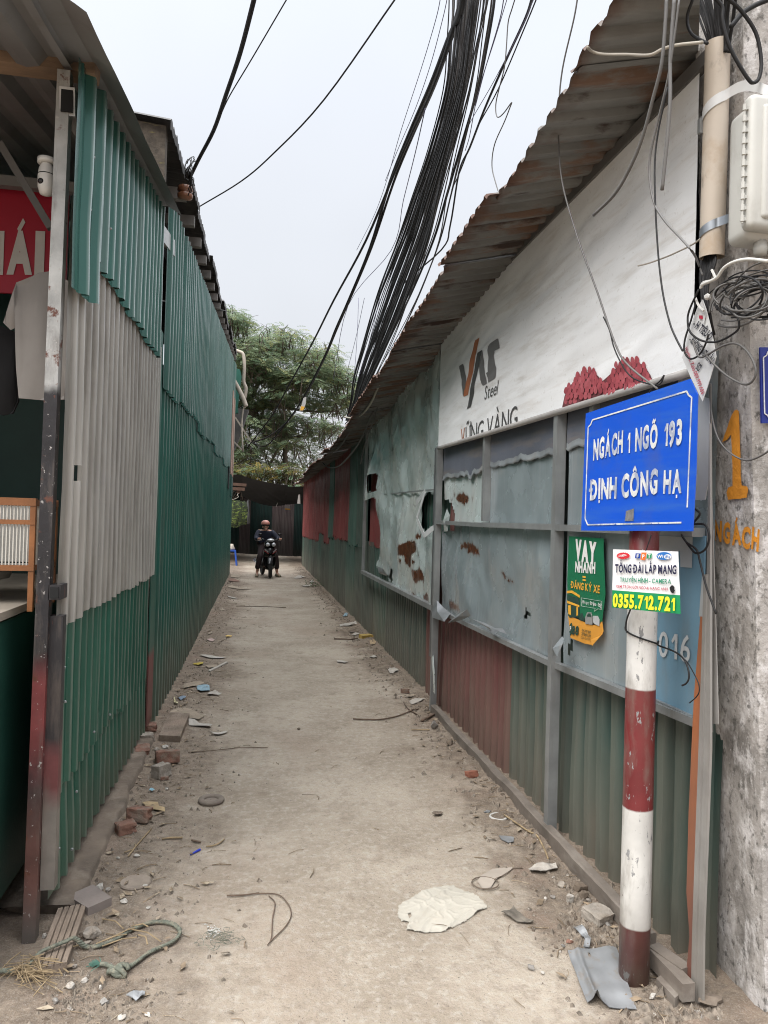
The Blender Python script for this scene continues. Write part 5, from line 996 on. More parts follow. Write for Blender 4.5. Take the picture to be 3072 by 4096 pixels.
for k in range(11):
    t = k/10; x0 = 1120 + 110*t
    cable([xp(*d2(x0, 20), 1.50), xp(*d2(x0 + 2, 110), 1.49), xp(*d2(1120 + 60*t + rr.uniform(-5, 5), 250), 1.48), xp(*d2(1130 + 40*t, 380), 1.475), xp(*d2(1130 + 75*t + rr.uniform(-14, 14), 560), 1.48), xp(*d2(1165 + 60*t, 720 + rr.uniform(-60, 40)), 1.52)], rr.choice((.004, .005, .006)), m_cable, 'one of the black cables gathered below the cream duct', 'cables below the duct')
for k in range(20):
    cx, cy = rr.uniform(1400, 1640), rr.uniform(260, 480); rx, ry = rr.uniform(150, 270), rr.uniform(70, 190); a0 = rr.uniform(2.0, 4.0); X0 = rr.uniform(1.42, 1.52); tilt = rr.uniform(-.35, .1); pts = []
    for i in range(13):
        a = a0 + i*.46; x = cx + rx*math.cos(a); y = cy + ry*math.sin(a) + tilt*(x-cx); pts.append(xp(*d2(max(1090, x), y), X0 + .04*math.sin(a*1.3 + k)))
    cable(pts, rr.choice((.0026, .0032, .004)), m_cable if rr.random() < .5 else m_cable2, 'one of the cable coils tangled on the concrete pole below the duct', 'tangled cable coils on the concrete pole')
cable([xp(*d2(*p), 1.43) for p in ((1100, 320), (1030, 470), (1010, 560), (1030, 660), (1120, 730), (1250, 740), (1400, 660), (1425, 590), (1390, 520), (1290, 460))], .0036, m_cable, 'black cable looping left in front of the folded paper notice')
cable([xp(*d2(*p), 1.44) for p in ((1080, 420), (1040, 560), (990, 720), (985, 820), (1030, 878), (1100, 850), (1150, 770), (1180, 680))], .0034, m_cable, 'black cable hooked round the left corner of the paper notice')
cable([xp(*d2(*p), 1.43) for p in ((1050, 730), (1100, 860), (1180, 840), (1290, 775), (1400, 755), (1500, 830), (1560, 960), (1540, 1050), (1470, 1085), (1350, 1030), (1230, 930), (1150, 830))], .0036, m_cable2, 'grey cable loop hanging lowest from the tangle over the concrete')
cable([xp(*d2(*p), 1.40) for p in ((1660, 90), (1500, 75), (1380, 100), (1300, 150), (1250, 220), (1200, 250), (1130, 280), (1115, 305))], .0055, plain('white_cable', (.58, .57, .53), .5), 'thick white cable arching over the tangle below the duct')
cable([xp(*d2(*p), 1.40) for p in ((610, 128), (700, 105), (850, 50), (960, 0))] + [xp(*d1(*p), 1.40) for p in ((1000, 2000), (1070, 1960), (1110, 1930))], .003, m_cable3, 'thin cream cable end pointing left from the steel strap')
cable([xp(*d2(*p), 1.5) for p in ((1190, 1080), (1200, 1290), (1240, 1480), (1310, 1600), (1420, 1680), (1520, 1695), (1640, 1640), (1690, 1590))], .003, m_cable2, 'thin grey wire hanging across the orange numeral')
cable([xp(*d3(*p), 1.45) for p in ((1050, 60), (1110, 110), (1060, 190), (1150, 200), (1185, 300), (1150, 400), (1080, 430), (1020, 370), (960, 280), (1000, 340), (1080, 400), (1110, 500), (1160, 700), (1240, 920))], .0038, m_cable, 'black wire bunched behind the blue sign running down to the concrete pole')
# cables on the left eave
cable([yp(x, y, 4.0 + 2.0*i/5) for i, (x, y) in enumerate(((556, -30), (520, 110), (488, 205), (462, 280), (430, 342)))] + [ia + Vector((.03, 0, .12))], .014, m_cable, 'thick black cable coming down to the insulator on the green shed')
cable([yp(x, y, 4.2 + 1.0*i/3) for i, (x, y) in enumerate(((630, -20), (545, 125), (497, 205), (478, 245)))], .004, m_cable, 'thin wire joining the thick cable above the insulator')
cable([yp(x, y, 4.4 + 2.6*i/4) for i, (x, y) in enumerate(((866, -20), (700, 215), (590, 332), (520, 392), (431, 446)))], .006, m_cable, 'thin black wire crossing the open sky to the green shed roof')
cable([xp(*tc(*p), 1.33) for p in ((1012, 1450), (1040, 1530), (1085, 1580), (1150, 1590), (1220, 1560), (1330, 1440), (1430, 1280), (1520, 1060))], .012, m_cable2, 'grey cable drooping below the far roof edge of the rusty shed')
cable([xp(*tc(*p), 1.25) for p in ((1012, 1462), (1100, 1460), (1200, 1400), (1300, 1250), (1400, 1050), (1490, 900))], .012, m_cable2, 'grey cable running close under the far roof edge of the rusty shed')
cable([xp(*tc(*p), 1.2) for p in ((1250, 1110), (1330, 1120), (1420, 1080), (1500, 980), (1560, 850), (1659, 640))], .013, m_cable3, 'pale cable looped over the middle of the rusty roof edge')
cable([xp(*tc(*p), 1.35) for p in ((1600, 860), (1540, 1100), (1450, 1350), (1405, 1550))], .008, m_cable2, 'grey wire hanging down against the far patchwork wall')
tg = tt((862, 930), (890, 915), (884, 985), (858, 1055), (822, 1056), (845, 990)); mb = MB(); mb.slab([yp(*p, 13.0) for p in tg], (0, .01, 0)); t = mb.out('paper_tag', plain('tag_white', (.42, .40, .38), .6), None, False, 'faded white and orange tag hanging from the cable in front of the tree', 'tag')
mb = MB(); mb.slab([yp(*p, 12.985) for p in tt((838, 1005), (876, 1012), (858, 1045), (830, 1046))], (0, .005, 0)); mb.out('printed_band', m_py, t)
# folded paper notice hung on the duct
A3 = (1.43, 2.42); nd = thing('paper_notice', xp(*d2(1130, 1200), 1.46), 'folded white paper notice with red and black letters hanging below the duct', 'notice')
def nq(*P, o=0.0): return [xp(*d2(*p), 1.455) + Vector((-o, -o*.3, 0)) for p in P]
mb = MB(); mb.slab(nq((1130, 400), (1160, 480), (1200, 640), (1240, 862), (1190, 1040), (1130, 1222), (1040, 1040), (965, 868), (1030, 620), (1090, 460)), (.002, 0, 0)); mb.poly(nq((1130, 400), (1165, 520), (1150, 600), (1118, 520), o=.004)); mb.out('paper_sheet', plain('notice_white', (.60, .60, .59), .6, bump=.1, bscale=20), nd)
nn = Vector((-1, -.3, 0)).normalized()
def nt_(mb, s, p0, p1, ph, mi, bd=.03): a, b, c = nq(p0, p1, ph, o=.003); text(mb, s, a, b-a, c-a, mi, bd, .12, nrm=nn)
mb = MB(); nt_(mb, '- H TIÊU D', (1052, 610), (1192, 730), (1085, 560), 0); nt_(mb, '- KHÔNG NỢ XẤU', (1022, 735), (1205, 925), (1050, 690), 0); nt_(mb, 'SƠ', (1080, 955), (1106, 985), (1105, 905), 0); nt_(mb, 'Hotline, Zalo:089.999.686', (992, 800), (1132, 1170), (1012, 780), 1, .02); mb.poly(nq((1110, 530), (1140, 530), (1142, 560), (1112, 556), o=.005), 1); mb.out('lettering', [plain('ink_blackish', (.02, .02, .03), .6), plain('ink_red', (.42, .03, .06), .5)], nd)
mb = MB(); mb.tube(spline([xp(*d2(*p), 1.44) for p in ((1110, 310), (1140, 260), (1230, 235), (1205, 160))], 4), .004, 5); mb.tube(spline([xp(*d2(*p), 1.44) for p in ((1070, 380), (1100, 450), (1140, 490))], 4), .004, 5); mb.ball(xp(*d2(1170, 378), 1.44), .012, 1); mb.out('cable_tie', plain('white_plastic', (.62, .61, .58)), nd)
# ================================================================== far end: tarp, fence, stool, washing
yy = [(-5.5, 38), (6, 28.3)]
def end_pt(t, z): a, b = Vector((-6.5, 37.2, 0)), Vector((7.0, 27.0, 0)); return a.lerp(b, t) + Vector((0, 0, z))
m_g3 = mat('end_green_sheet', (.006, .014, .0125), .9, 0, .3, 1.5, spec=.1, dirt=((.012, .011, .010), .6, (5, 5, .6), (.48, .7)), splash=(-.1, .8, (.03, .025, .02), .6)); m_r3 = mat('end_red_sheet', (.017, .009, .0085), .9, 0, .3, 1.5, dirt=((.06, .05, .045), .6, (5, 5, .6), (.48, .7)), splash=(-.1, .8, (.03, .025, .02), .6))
ef = thing('end_fence', end_pt(.5, 0), 'dark patchwork fence of green and red corrugated sheets closing the far end', 'fence')
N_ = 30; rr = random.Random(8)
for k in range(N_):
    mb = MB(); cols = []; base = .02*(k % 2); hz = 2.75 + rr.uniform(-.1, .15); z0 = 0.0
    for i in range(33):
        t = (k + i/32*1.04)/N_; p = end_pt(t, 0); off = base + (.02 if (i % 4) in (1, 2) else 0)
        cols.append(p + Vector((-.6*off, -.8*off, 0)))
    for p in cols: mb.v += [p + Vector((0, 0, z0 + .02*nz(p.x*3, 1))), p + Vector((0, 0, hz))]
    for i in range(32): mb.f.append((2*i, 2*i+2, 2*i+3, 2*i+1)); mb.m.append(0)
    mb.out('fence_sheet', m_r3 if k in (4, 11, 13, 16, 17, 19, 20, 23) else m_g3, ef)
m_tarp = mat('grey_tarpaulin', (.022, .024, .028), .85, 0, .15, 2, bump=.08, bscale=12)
TL = [yp(*z2(*p), 25.2) for p in ((255, -8), (400, 18), (600, 70), (800, 110), (1000, 138), (1105, 152))]
BL = [yp(*z2(*p), 32.0 - 2.2*i/5) for i, p in enumerate(((255, 215), (400, 285), (600, 372), (790, 412), (950, 402), (1075, 385)))]
TL = [Vector((-5, 25.0, 3.25))] + TL + [Vector((5, 26, 2.9))]; BL = [Vector((-5, 33, 2.6))] + BL + [Vector((5, 27.9, 2.3))]  # unseen ends added behind both sheds to shade the far ground
TLs, BLs = spline(TL, 6), spline(BL, 6)
def tf(u, v):
    i = min(len(TLs)-2, int(u*(len(TLs)-1))); f = u*(len(TLs)-1) - i
    a = TLs[i].lerp(TLs[i+1], f); b = BLs[i].lerp(BLs[i+1], f); p = a.lerp(b, v)
    return p + Vector((0, 0, -.10*math.sin(v*math.pi)*math.sin(u*math.pi) + .05*nz(u*11 + v*4, v*2, 2)*math.sin(v*3.1) + .03*nz(u*23 - v*9, v*2, 7)*math.sin(v*3.1)))
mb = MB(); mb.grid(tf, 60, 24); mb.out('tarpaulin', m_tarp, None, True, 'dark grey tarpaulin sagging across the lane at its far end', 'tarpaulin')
mb = MB(); mb.slab([yp(*z2(*p), 26.2) for p in ((848, 400), (868, 360), (862, 395), (840, 425))], (0, .01, 0)); mb.out('paper_scrap', m_white, None, False, 'pale scrap caught on the lower edge of the tarpaulin', 'scrap')
sp_ = thing('printed_plate', yp(*z2(995, 462), 27.0), 'small white and orange printed plate hanging under the tarpaulin', 'plate')
mb = MB(); mb.slab([yp(*z2(*p), 27.0) for p in ((960, 402), (1032, 398), (1032, 465), (960, 458))], (0, .01, 0)); mb.out('plate_sheet', plain('plate_white', (.36, .34, .36), .5), sp_)
mb = MB(); mb.slab([yp(*z2(*p), 26.99) for p in ((960, 442), (1032, 446), (1032, 465), (960, 458))], (0, .005, 0)); mb.out('printed_band', m_py, sp_)
mb = MB(); mb.slab([yp(*z2(*p), 24.6) for p in ((1140, 262), (1162, 255), (1166, 382), (1125, 378))], (0, .03, 0)); mb.out('rag', m_white, None, False, 'white rag hung from the far corner of the rusty roof', 'rag')
t = thing('wooden_rack', yp(*z2(340, 160), 24.0), 'brown wooden poles sticking out beyond the green shed end', 'rack')
m_stk = mat('brown_pole', (.11, .06, .04), .8)
mb = MB(); mb.bar(yp(*z2(230, 118), 24), yp(*z2(450, 135), 24), .09); mb.bar(yp(*z2(230, 178), 24), yp(*z2(428, 190), 24), .10); mb.out('cross_pole', m_stk, t)
mb = MB(); mb.bar(yp(*z2(375, 130), 24.05), yp(*z2(340, 240), 24.05), .11); mb.out('leaning_pole', m_stk, t)
m_camo = mat('camouflage_cloth', (.035, .048, .022), .9, 0, .2, 3, spots=[((.17, .23, .05), 9, .55, .58, (1, 1, 2.5)), ((.01, .015, .008), 7, .56, .60)])
garment('camouflage_jacket', [z2(*p) for p in ((250, 345), (320, 335), (430, 338), (452, 365), (472, 450), (440, 462), (452, 655), (380, 668), (320, 700), (240, 690))], 24.4, .07, m_camo, 'green camouflage jacket hanging on a hanger beyond the green shed end', 'jacket', .03)
mb = MB(); mb.tube(spline([yp(*z2(*p), 24.4) for p in ((250, 330), (300, 318), (345, 290), (330, 270), (345, 240))], 4), .012, 5); mb.out('clothes_hanger', m_cable3, None, True, 'wire clothes hanger holding the camouflage jacket', 'hanger')
garment('grey_trousers', [z2(*p) for p in ((455, 350), (480, 320), (500, 640), (460, 650))], 24.8, .06, plain('grey_cloth', (.07, .07, .07), .9), 'dark grey cloth hanging just right of the camouflage jacket', 'cloth', .02)
st = thing('plastic_stool', gp(*z2(225, 1200)), 'small blue plastic stool beside the far end of the green shed', 'stool')
q = gp(*z2(232, 1204)); m_st = plain('blue_plastic', (.03, .10, .45), .4); zs = (1204-1010)*.3014/2950*q.y + .0
mb = MB(); mb.box(q + Vector((0, .15, zs)), (.34, .34, .035)); mb.out('seat', m_st, st)
for sx_ in (-1, 1):
    for sy in (-1, 1): MB().bar(q + Vector((sx_*.15, .15 + sy*.15, zs-.02)), q + Vector((sx_*.21, .15 + sy*.21, 0)), .05).out('leg', m_st, st)
mb = MB(); c = q + Vector((.02, .15, zs+.018)); mb.lathe(c, [(.10, 0), (.12, .05), (.075, .14), (.06, .20)], 14); mb.out('cloth_heap', plain('cream_cloth', (.55, .50, .42), .9), None, True, 'cream bundle standing on the blue plastic stool', 'bundle')
# ================================================================== rider on a motorcycle
MO = gp(*z2(765, 1370))
bk_ = Vector((-.20, 1.24, 0)).normalized(); sd = Vector((bk_.y, -bk_.x, 0))      # back and rider's-left-in-picture axes
def mp(s, b, z): return MO + sd*s + bk_*b + Vector((0, 0, z))
mt = thing('motorcycle', MO, 'black motorcycle ridden towards the viewer down the lane', 'motorcycle')
m_tyre = plain('tyre_rubber', (.02, .02, .02), .85); m_blk = plain('gloss_black_plastic', (.010, .010, .011), .22); m_chr = plain('chrome', (.5, .5, .5), .2, .9); m_lens = plain('headlamp_lens', (.62, .64, .66), .12, .2); m_rim = plain('dark_rim', (.05, .05, .05), .4, .4)
def wheel(c, fw, R0=.275, w=.045):
    root = thing('wheel', c, None, None); root.parent = mt; root.location = c - MO; WL[root] = Vector(c); ax = Vector((fw.y, -fw.x, 0)).normalized()
    M = Matrix((fw, Vector((0, 0, 1)), ax)).transposed(); mb = MB(); n = 32; vs = []
    for i in range(n):
        a = 2*math.pi*i/n
        for j in range(8): b = 2*math.pi*j/8; rr_ = R0 - w + w*math.cos(b)*1.0; vs.append(Vector(c) + M @ Vector((rr_*math.cos(a), rr_*math.sin(a), w*.95*math.sin(b))))
    mb.add(vs, [(i*8+j, i*8+(j+1) % 8, ((i+1) % n)*8+(j+1) % 8, ((i+1) % n)*8+j) for i in range(n) for j in range(8)]); mb.out('tyre', m_tyre, root, True)
    mb = MB()
    for i in range(6): a = math.pi*i/3; mb.bar(Vector(c) + M @ Vector((.03*math.cos(a), .03*math.sin(a), 0)), Vector(c) + M @ Vector(((R0-.08)*math.cos(a), (R0-.08)*math.sin(a), 0)), .022)
    mb.tube([Vector(c) + ax*.05, Vector(c) - ax*.05], .035, 10); mb.out('rim', m_rim, root)
    return root
st_f = (bk_*-1 + sd*-.24).normalized()     # the front wheel is steered a little
wheel(mp(0, .0, .275), st_f); wheel(mp(0, 1.22, .275), bk_*-1)
def loft(rows, n=12):
    """closed body from cross sections (b, z, half width, half height)"""
    mb = MB(); m = len(rows)
    for b, z, hw, hh in rows:
        for k in range(n): a = 2*math.pi*k/n; c, s = math.cos(a), math.sin(a); mb.v.append(mp(hw*math.copysign(abs(c)**.75, c), b, z + hh*math.copysign(abs(s)**.75, s)))
    mb.f = [(i*n+k, i*n+(k+1) % n, (i+1)*n+(k+1) % n, (i+1)*n+k) for i in range(m-1) for k in range(n)] + [tuple(range(n)), tuple((m-1)*n+k for k in range(n))]; mb.m = [0]*len(mb.f); return mb
loft([(.02, .62, .04, .06), (.06, .66, .13, .13), (.14, .68, .165, .17), (.24, .62, .17, .20), (.34, .52, .13, .17), (.42, .45, .08, .12)]).out('front_fairing', m_blk, mt, True)
loft([(.14, .45, .16, .20), (.22, .38, .185, .18), (.30, .36, .17, .15)]).out('leg_shield', m_blk, mt, True)
loft([(.04, .90, .05, .04), (.08, .90, .15, .09), (.16, .90, .16, .11), (.26, .90, .10, .07)]).out('headlamp_cowl', m_blk, mt, True)
loft([(.34, .42, .06, .10), (.6, .36, .07, .10), (.8, .40, .10, .12)]).out('engine', m_rim, mt, True)
loft([(.62, .62, .08, .08), (.8, .68, .13, .08), (1.2, .72, .13, .07), (1.5, .76, .06, .05)]).out('rear_body', m_blk, mt, True)
loft([(.58, .70, .06, .03), (.72, .755, .12, .035), (1.1, .78, .13, .04), (1.35, .80, .08, .03)]).out('seat', plain('seat_vinyl', (.018, .018, .018), .6), mt, True)
for s in (-1, 1):
    mb = MB(); mb.ball(mp(s*.075, .055, .885), (.06, .045, .055), 2); mb.out('headlight', m_lens, mt, True)
    mb = MB(); mb.slab([mp(s*.06, .012, .70), mp(s*.15, .05, .78), mp(s*.165, .07, .755), mp(s*.07, .02, .665)], bk_*.03); mb.out('indicator', plain('indicator_lens', (.45, .40, .40), .2), mt)
    mb = MB(); mb.slab([mp(s*.05, .015, .655), mp(s*.16, .075, .725), mp(s*.165, .08, .71), mp(s*.055, .018, .635)], bk_*.02); mb.out('red_stripe', plain('red_decal', (.4, .05, .05), .4), mt)
    mb = MB(); mb.tube([mp(s*.10, .18, .985), mp(s*.20, .20, 1.03), mp(s*.31, .26, 1.0)], .015, 8); mb.out('handlebar', m_blk, mt, True)
    mb = MB(); mb.tube([mp(s*.22, .15, 1.0), mp(s*.33, .19, .985)], .008, 6); mb.out('brake_lever', m_chr, mt)
    mb = MB(); mb.tube([mp(s*.21, .2, 1.03), mp(s*.25, .2, 1.13)], .006, 6); mb.ball(mp(s*.26, .2, 1.15), (.05, .015, .03), 2); mb.out('mirror', m_blk, mt, True)
    mb = MB(); mb.tube([mp(s*.055, .02, .28), mp(s*.06, .10, .62)], .018, 8); mb.out('fork', m_rim, mt)
mb = MB(); mb.ball(mp(0, .09, 1.0), (.10, .08, .045), 2); mb.out('instrument_cowl', m_lens, mt, True)
def fend(u, v):
    a = R(25 + 125*u); s = -.062 + .124*v; r_ = .305 - .02*(abs(2*v-1)**2)
    return mp(s, .0 + .0, .275) + st_f*(r_*math.cos(a)) + Vector((0, 0, r_*math.sin(a)))
mb = MB(); mb.grid(fend, 14, 6); mb.out('front_mudguard', plain('mudguard_black', (.03, .03, .032), .18), mt, True)
mb = MB(); mb.tube([mp(-.16, .95, .30), mp(-.18, 1.45, .40)], [.035, .05], 10); mb.out('exhaust', m_chr, mt, True)
mb = MB(); mb.tube([mp(-.22, .62, .27), mp(.22, .62, .27)], .014, 6); mb.out('footrest', m_rim, mt)
# the rider
def skinmesh(nodes, edges, root=0, sub=2):
    me = bpy.data.meshes.new('skin'); me.from_pydata([n[0] for n in nodes], edges, []); o = bpy.data.objects.new('skin', me); COL.objects.link(o)
    md = o.modifiers.new('s', 'SKIN'); md.use_smooth_shade = True; o.modifiers.new('u', 'SUBSURF').levels = sub
    for i, n in enumerate(nodes): d = me.skin_vertices[0].data[i]; d.radius = n[1] if isinstance(n[1], tuple) else (n[1], n[1]); d.use_root = (i == root)
    bpy.context.view_layer.update(); ev = o.evaluated_get(bpy.context.evaluated_depsgraph_get()); e = ev.to_mesh()
    mb = MB(); mb.add([v.co.copy() for v in e.vertices], [tuple(p.vertices) for p in e.polygons]); ev.to_mesh_clear(); bpy.data.objects.remove(o); return mb
m_skin = plain('skin', (.50, .28, .20), .55)
def body(k=1.0, arms=True, legs=True, head=True, trunk=True, grow=0.0, calf=True):
    P = {'pel': mp(-.03, .78, .86), 'bel': mp(-.04, .74, .98), 'che': mp(-.05, .66, 1.13), 'nec': mp(-.06, .60, 1.25), 'hed': mp(-.065, .555, 1.33), 'crn': mp(-.065, .56, 1.43)}
    Rr = {'pel': .13, 'bel': .135, 'che': .155, 'nec': .055, 'hed': .078, 'crn': .075}
    E = []
    if trunk: E += [('pel', 'bel'), ('bel', 'che'), ('che', 'nec')]
    if head: E += [('nec', 'hed'), ('hed', 'crn')]
    for s, n in ((-1, 'l'), (1, 'r')):
        P['sh'+n] = mp(s*.19-.05, .62, 1.19); P['el'+n] = mp(s*.30-.02, .50, 1.02); P['wr'+n] = mp(s*.285, .30, 1.015); P['ha'+n] = mp(s*.28, .225, 1.03)
        Rr['sh'+n] = .075; Rr['el'+n] = .055; Rr['wr'+n] = .033; Rr['ha'+n] = .034
        P['hi'+n] = mp(s*.10-.02, .70, .80); P['kn'+n] = mp(s*.21, .42, .56); P['an'+n] = mp(s*.27, .50, .10); P['fo'+n] = mp(s*.29, .38, .045); P['to'+n] = mp(s*.31, .28, .035)
        Rr['hi'+n] = .095; Rr['kn'+n] = .068; Rr['an'+n] = .036; Rr['fo'+n] = .038; Rr['to'+n] = .03
        if arms: E += [('che', 'sh'+n), ('sh'+n, 'el'+n), ('el'+n, 'wr'+n), ('wr'+n, 'ha'+n)]
        if legs: E += [('pel', 'hi'+n), ('hi'+n, 'kn'+n), ('kn'+n, 'an'+n)] + ([('an'+n, 'fo'+n), ('fo'+n, 'to'+n)] if calf else [])
    return P, Rr, E
def build(P, Rr, E, grow=0.0, root=None):
    names = []
    for a, b in E:
        for q in (a, b):
            if q not in names: names.append(q)
    return skinmesh([(P[q], Rr[q]+grow) for q in names], [(names.index(a), names.index(b)) for a, b in E], names.index(root) if root else 0)
P, Rr, E = body(); mb = build(P, Rr, E, 0, 'pel')
for s in (-1, 1):          # five fingers and a thumb side closed round each grip
    for f in range(4):
        c = mp(s*(.255 + .019*f), .205, 1.035); mb.tube([c + bk_*.03 + Vector((0, 0, .012)), c + bk_*-.008 + Vector((0, 0, .018)), c + bk_*-.022 + Vector((0, 0, -.006)), c + bk_*-.006 + Vector((0, 0, -.028 + .003*f))], [.010, .0095, .009, .0075], 6)
    c = mp(s*.235, .235, 1.02); mb.tube([c + bk_*.03, c + bk_*.0 + Vector((0, 0, -.015)) - sd*s*.01, c + bk_*-.02 + Vector((0, 0, -.022))], [.011, .010, .008], 6)
# face: nose, lips, eyes, ears on the same body mesh
hc = mp(-.065, .555, 1.345); fwd = bk_*-1
for c, r_ in ((hc + fwd*.080 + Vector((0, 0, -.005)), (.012, .016, .020)), (hc + fwd*.070 + Vector((0, 0, -.045)), (.026, .012, .008)), (hc + sd*.078, (.012, .018, .028)), (hc - sd*.078, (.012, .018, .028)), (hc + fwd*.05 + Vector((0, 0, -.07)), (.035, .03, .022))): mb.ball(c, r_, 2)
rider = mb.out('person', m_skin, None, True, 'rider in a navy fur collared jacket and pink helmet sitting on the black motorcycle', 'person', loc=MO)
mb = MB()
for s in (-1, 1): mb.ball(hc + fwd*.068 + sd*s*.030 + Vector((0, 0, .018)), (.014, .009, .008), 2); mb.ball(hc + fwd*.068 + sd*s*.030 + Vector((0, 0, .038)), (.020, .008, .005), 2)
mb.out('eye', plain('eye_dark', (.015, .012, .01), .3), rider, True)
mb = MB(); mb.ball(mp(-.065, .585, 1.385), (.084, .085, .070), 3); mb.out('hair', plain('black_hair', (.012, .010, .010), .7), rider, True)
P, Rr, E = body(head=False, legs=False)
E = [e for e in E if 'ha' not in e[1][:2]]; P['nec'] = mp(-.058, .61, 1.215); Rr['nec'] = .085; P['skt'] = mp(-.03, .74, .84); Rr['skt'] = .17; E.append(('pel', 'skt'))
for n in 'lr': Rr['wr'+n] = .045
build(P, Rr, E, .016, 'pel').out('jacket', mat('navy_jacket', (.010, .013, .030), .75, 0, .2, 12, bump=.2, bscale=22), rider, True)
P, Rr, E = body(head=False, arms=False, trunk=False, calf=False); P['anl'] = P['anl'] + Vector((0, 0, .09)); P['anr'] = P['anr'] + Vector((0, 0, .09)); Rr['anl'] = Rr['anr'] = .062
build(P, Rr, E, .014, 'pel').out('trousers', mat('dark_trousers', (.028, .016, .016), .85, 0, .2, 8), rider, True)
for s in (-1, 1):
    mb = MB(); c = mp(s*.28, .42, .05); M = Matrix((sd, bk_, Vector((0, 0, 1)))).transposed()
    for b, hw, hh, z in ((-.16, .03, .02, .03), (-.12, .045, .033, .04), (-.04, .05, .045, .052), (.05, .045, .055, .06), (.10, .04, .05, .055), (.125, .025, .03, .045)):
        for k in range(10): a = 2*math.pi*k/10; mb.v.append(MO + sd*(s*.285 + s*(.05)*(-b/.2) + hw*math.cos(a)) + bk_*(.42 + b) + Vector((0, 0, max(.004, z + hh*math.sin(a) - .01))))
    mb.f = [(i*10+k, i*10+(k+1) % 10, (i+1)*10+(k+1) % 10, (i+1)*10+k) for i in range(5) for k in range(10)] + [tuple(range(10)), tuple(50+k for k in range(10))]; mb.m = [0]*len(mb.f); mb.out('shoe', plain('olive_clog', (.20, .17, .11), .7), rider, True)
hm = MB(); HC = mp(-.065, .585, 1.432); prof = [(.112, -.035), (.118, 0), (.112, .035), (.090, .068), (.055, .088), (.015, .096)]
hm.lathe(HC, prof, 22); hm.out('helmet', plain('pink_helmet', (.52, .23, .18), .35, var=.15), rider, True)
mb = MB(); mb.lathe(HC + Vector((0, 0, -.040)), [(.114, 0), (.119, .008), (.114, .016)], 22); mb.out('helmet_rim', m_dark, rider, True)
mb = MB(); mb.tube([hc + sd*.08 + Vector((0, 0, .02)), hc + sd*.055 + fwd*.03 + Vector((0, 0, -.06)), hc + fwd*.04 + Vector((0, 0, -.085)), hc - sd*.055 + fwd*.03 + Vector((0, 0, -.06)), hc - sd*.08 + Vector((0, 0, .02))], .007, 6); mb.out('chin_strap', m_dark, rider)
mb = MB(); rr = random.Random(2)
for i in range(120):
    t = rr.uniform(-.15, 1.15)*math.pi; c = mp(-.06 - .17*math.cos(t), .66 + .06*math.sin(t), 1.225 + .03*rr.uniform(-1, 1) - .01*abs(math.cos(t))); d = Vector((rr.uniform(-1, 1), rr.uniform(-1, .4), rr.uniform(-.6, 1))).normalized()*.05; mb.tube([c, c + d*.6, c + d], [.016, .010, .002], 4)
mb.out('fur_collar', mat('brown_fur', (.26, .20, .145), .95, 0, .4, 40), rider)
# ================================================================== rubble and litter on the ground
m_st1 = mat('grey_stone', (.25, .235, .215), .9, 0, .25, 25, dirt=((.17, .135, .105), .7, (25, 25, 25), (.48, .62)), bump=.5, bscale=70)
m_st2 = mat('pale_stone', (.46, .43, .385), .9, 0, .2, 25, dirt=((.26, .21, .165), .6, (25, 25, 25), (.5, .65)), bump=.5, bscale=70)
m_clod = mat('earth_clod', (.155, .12, .09), .95, 0, .3, 25, bump=.6, bscale=60)
e5 = crop(600, 2600, 500, 1382); g6 = crop(800, 2400, 1000); g9 = crop(900, 2250, 600)
def R_(f, x, y, w, m, label, name='stone', brick=False, hgt=.6, dpt=.8, rot=None, group=None, cat=None):
    p = gp(*f(x, y)); s = (gp(*f(x+10, y)) - p).length/10; W = w*s
    rock(name, p + Vector((0, W*.25, gz(p.x, p.y))), (W, W*dpt, W*hgt), m, label, cat or ('brick' if brick else 'stone'), group, seed=x*.13 + y*.07, rotz=rot if rot is not None else random.uniform(0, 3), brick=brick)
R_(c4, 812, 395, 130, m_brick, 'rust brown broken brick with grooves, nearer of the pair by the stall foundation', 'broken_brick', True, .55, .7, .5)
R_(c4, 900, 320, 150, m_brick, 'dusty red broken brick touching the grooved one by the stall foundation', 'broken_brick', True, .6, .7, -.3)
R_(e5, 190, 1275, 270, m_brick, 'large dusty brick lump on the left edge below the wide plank', 'broken_brick', True, .5, .7, .2)
R_(e5, 120, 1420, 200, m_cement, 'jagged mortar block just in front of the large dusty brick lump', 'mortar_block', True, .75, .7, .9, cat='block')
R_(e5, 160, 1452, 90, m_brick, 'dark brick flake under the jagged mortar block', 'brick_flake', True, .35, .6, .1, cat='brick')
R_(e5, 70, 1140, 80, m_cement, 'small grey mortar lump beside the wide plank end', 'mortar_lump', False, .7)
R_(e5, 165, 1105, 90, m_st2, 'pale angular stone at the end of the wide plank', 'stone', False, .5)
R_(c3, 970, 1185, 90, m_brick, 'brick end built into the ledge under the green cover strip', 'brick', True, .5, 1.2, .1); R_(c3, 950, 1250, 90, m_cement, 'mortar clump on the ledge below the brick end', 'mortar_lump', True, .6, 1.0, .2, cat='mortar'); R_(c3, 920, 1335, 100, m_brick, 'reddish brick in the ledge nearest to the stall skirt', 'brick', True, .4, 1.4, .1)
R_(c4, 648, 770, 48, m_st2, 'pointed whitish stone behind the square paving tile', 'stone', False, 1.1); R_(c4, 700, 770, 45, m_st1, 'grey stone chip right beside the pointed whitish stone', 'stone', False, .5); R_(c4, 802, 850, 55, m_st2, 'pale round stone right of the square paving tile'); R_(c4, 937, 745, 45, m_st2, 'pale stone beside the flat clay disc'); R_(c4, 960, 880, 40, m_st2, 'flat pale stone chip in front of the clay disc', hgt=.3)
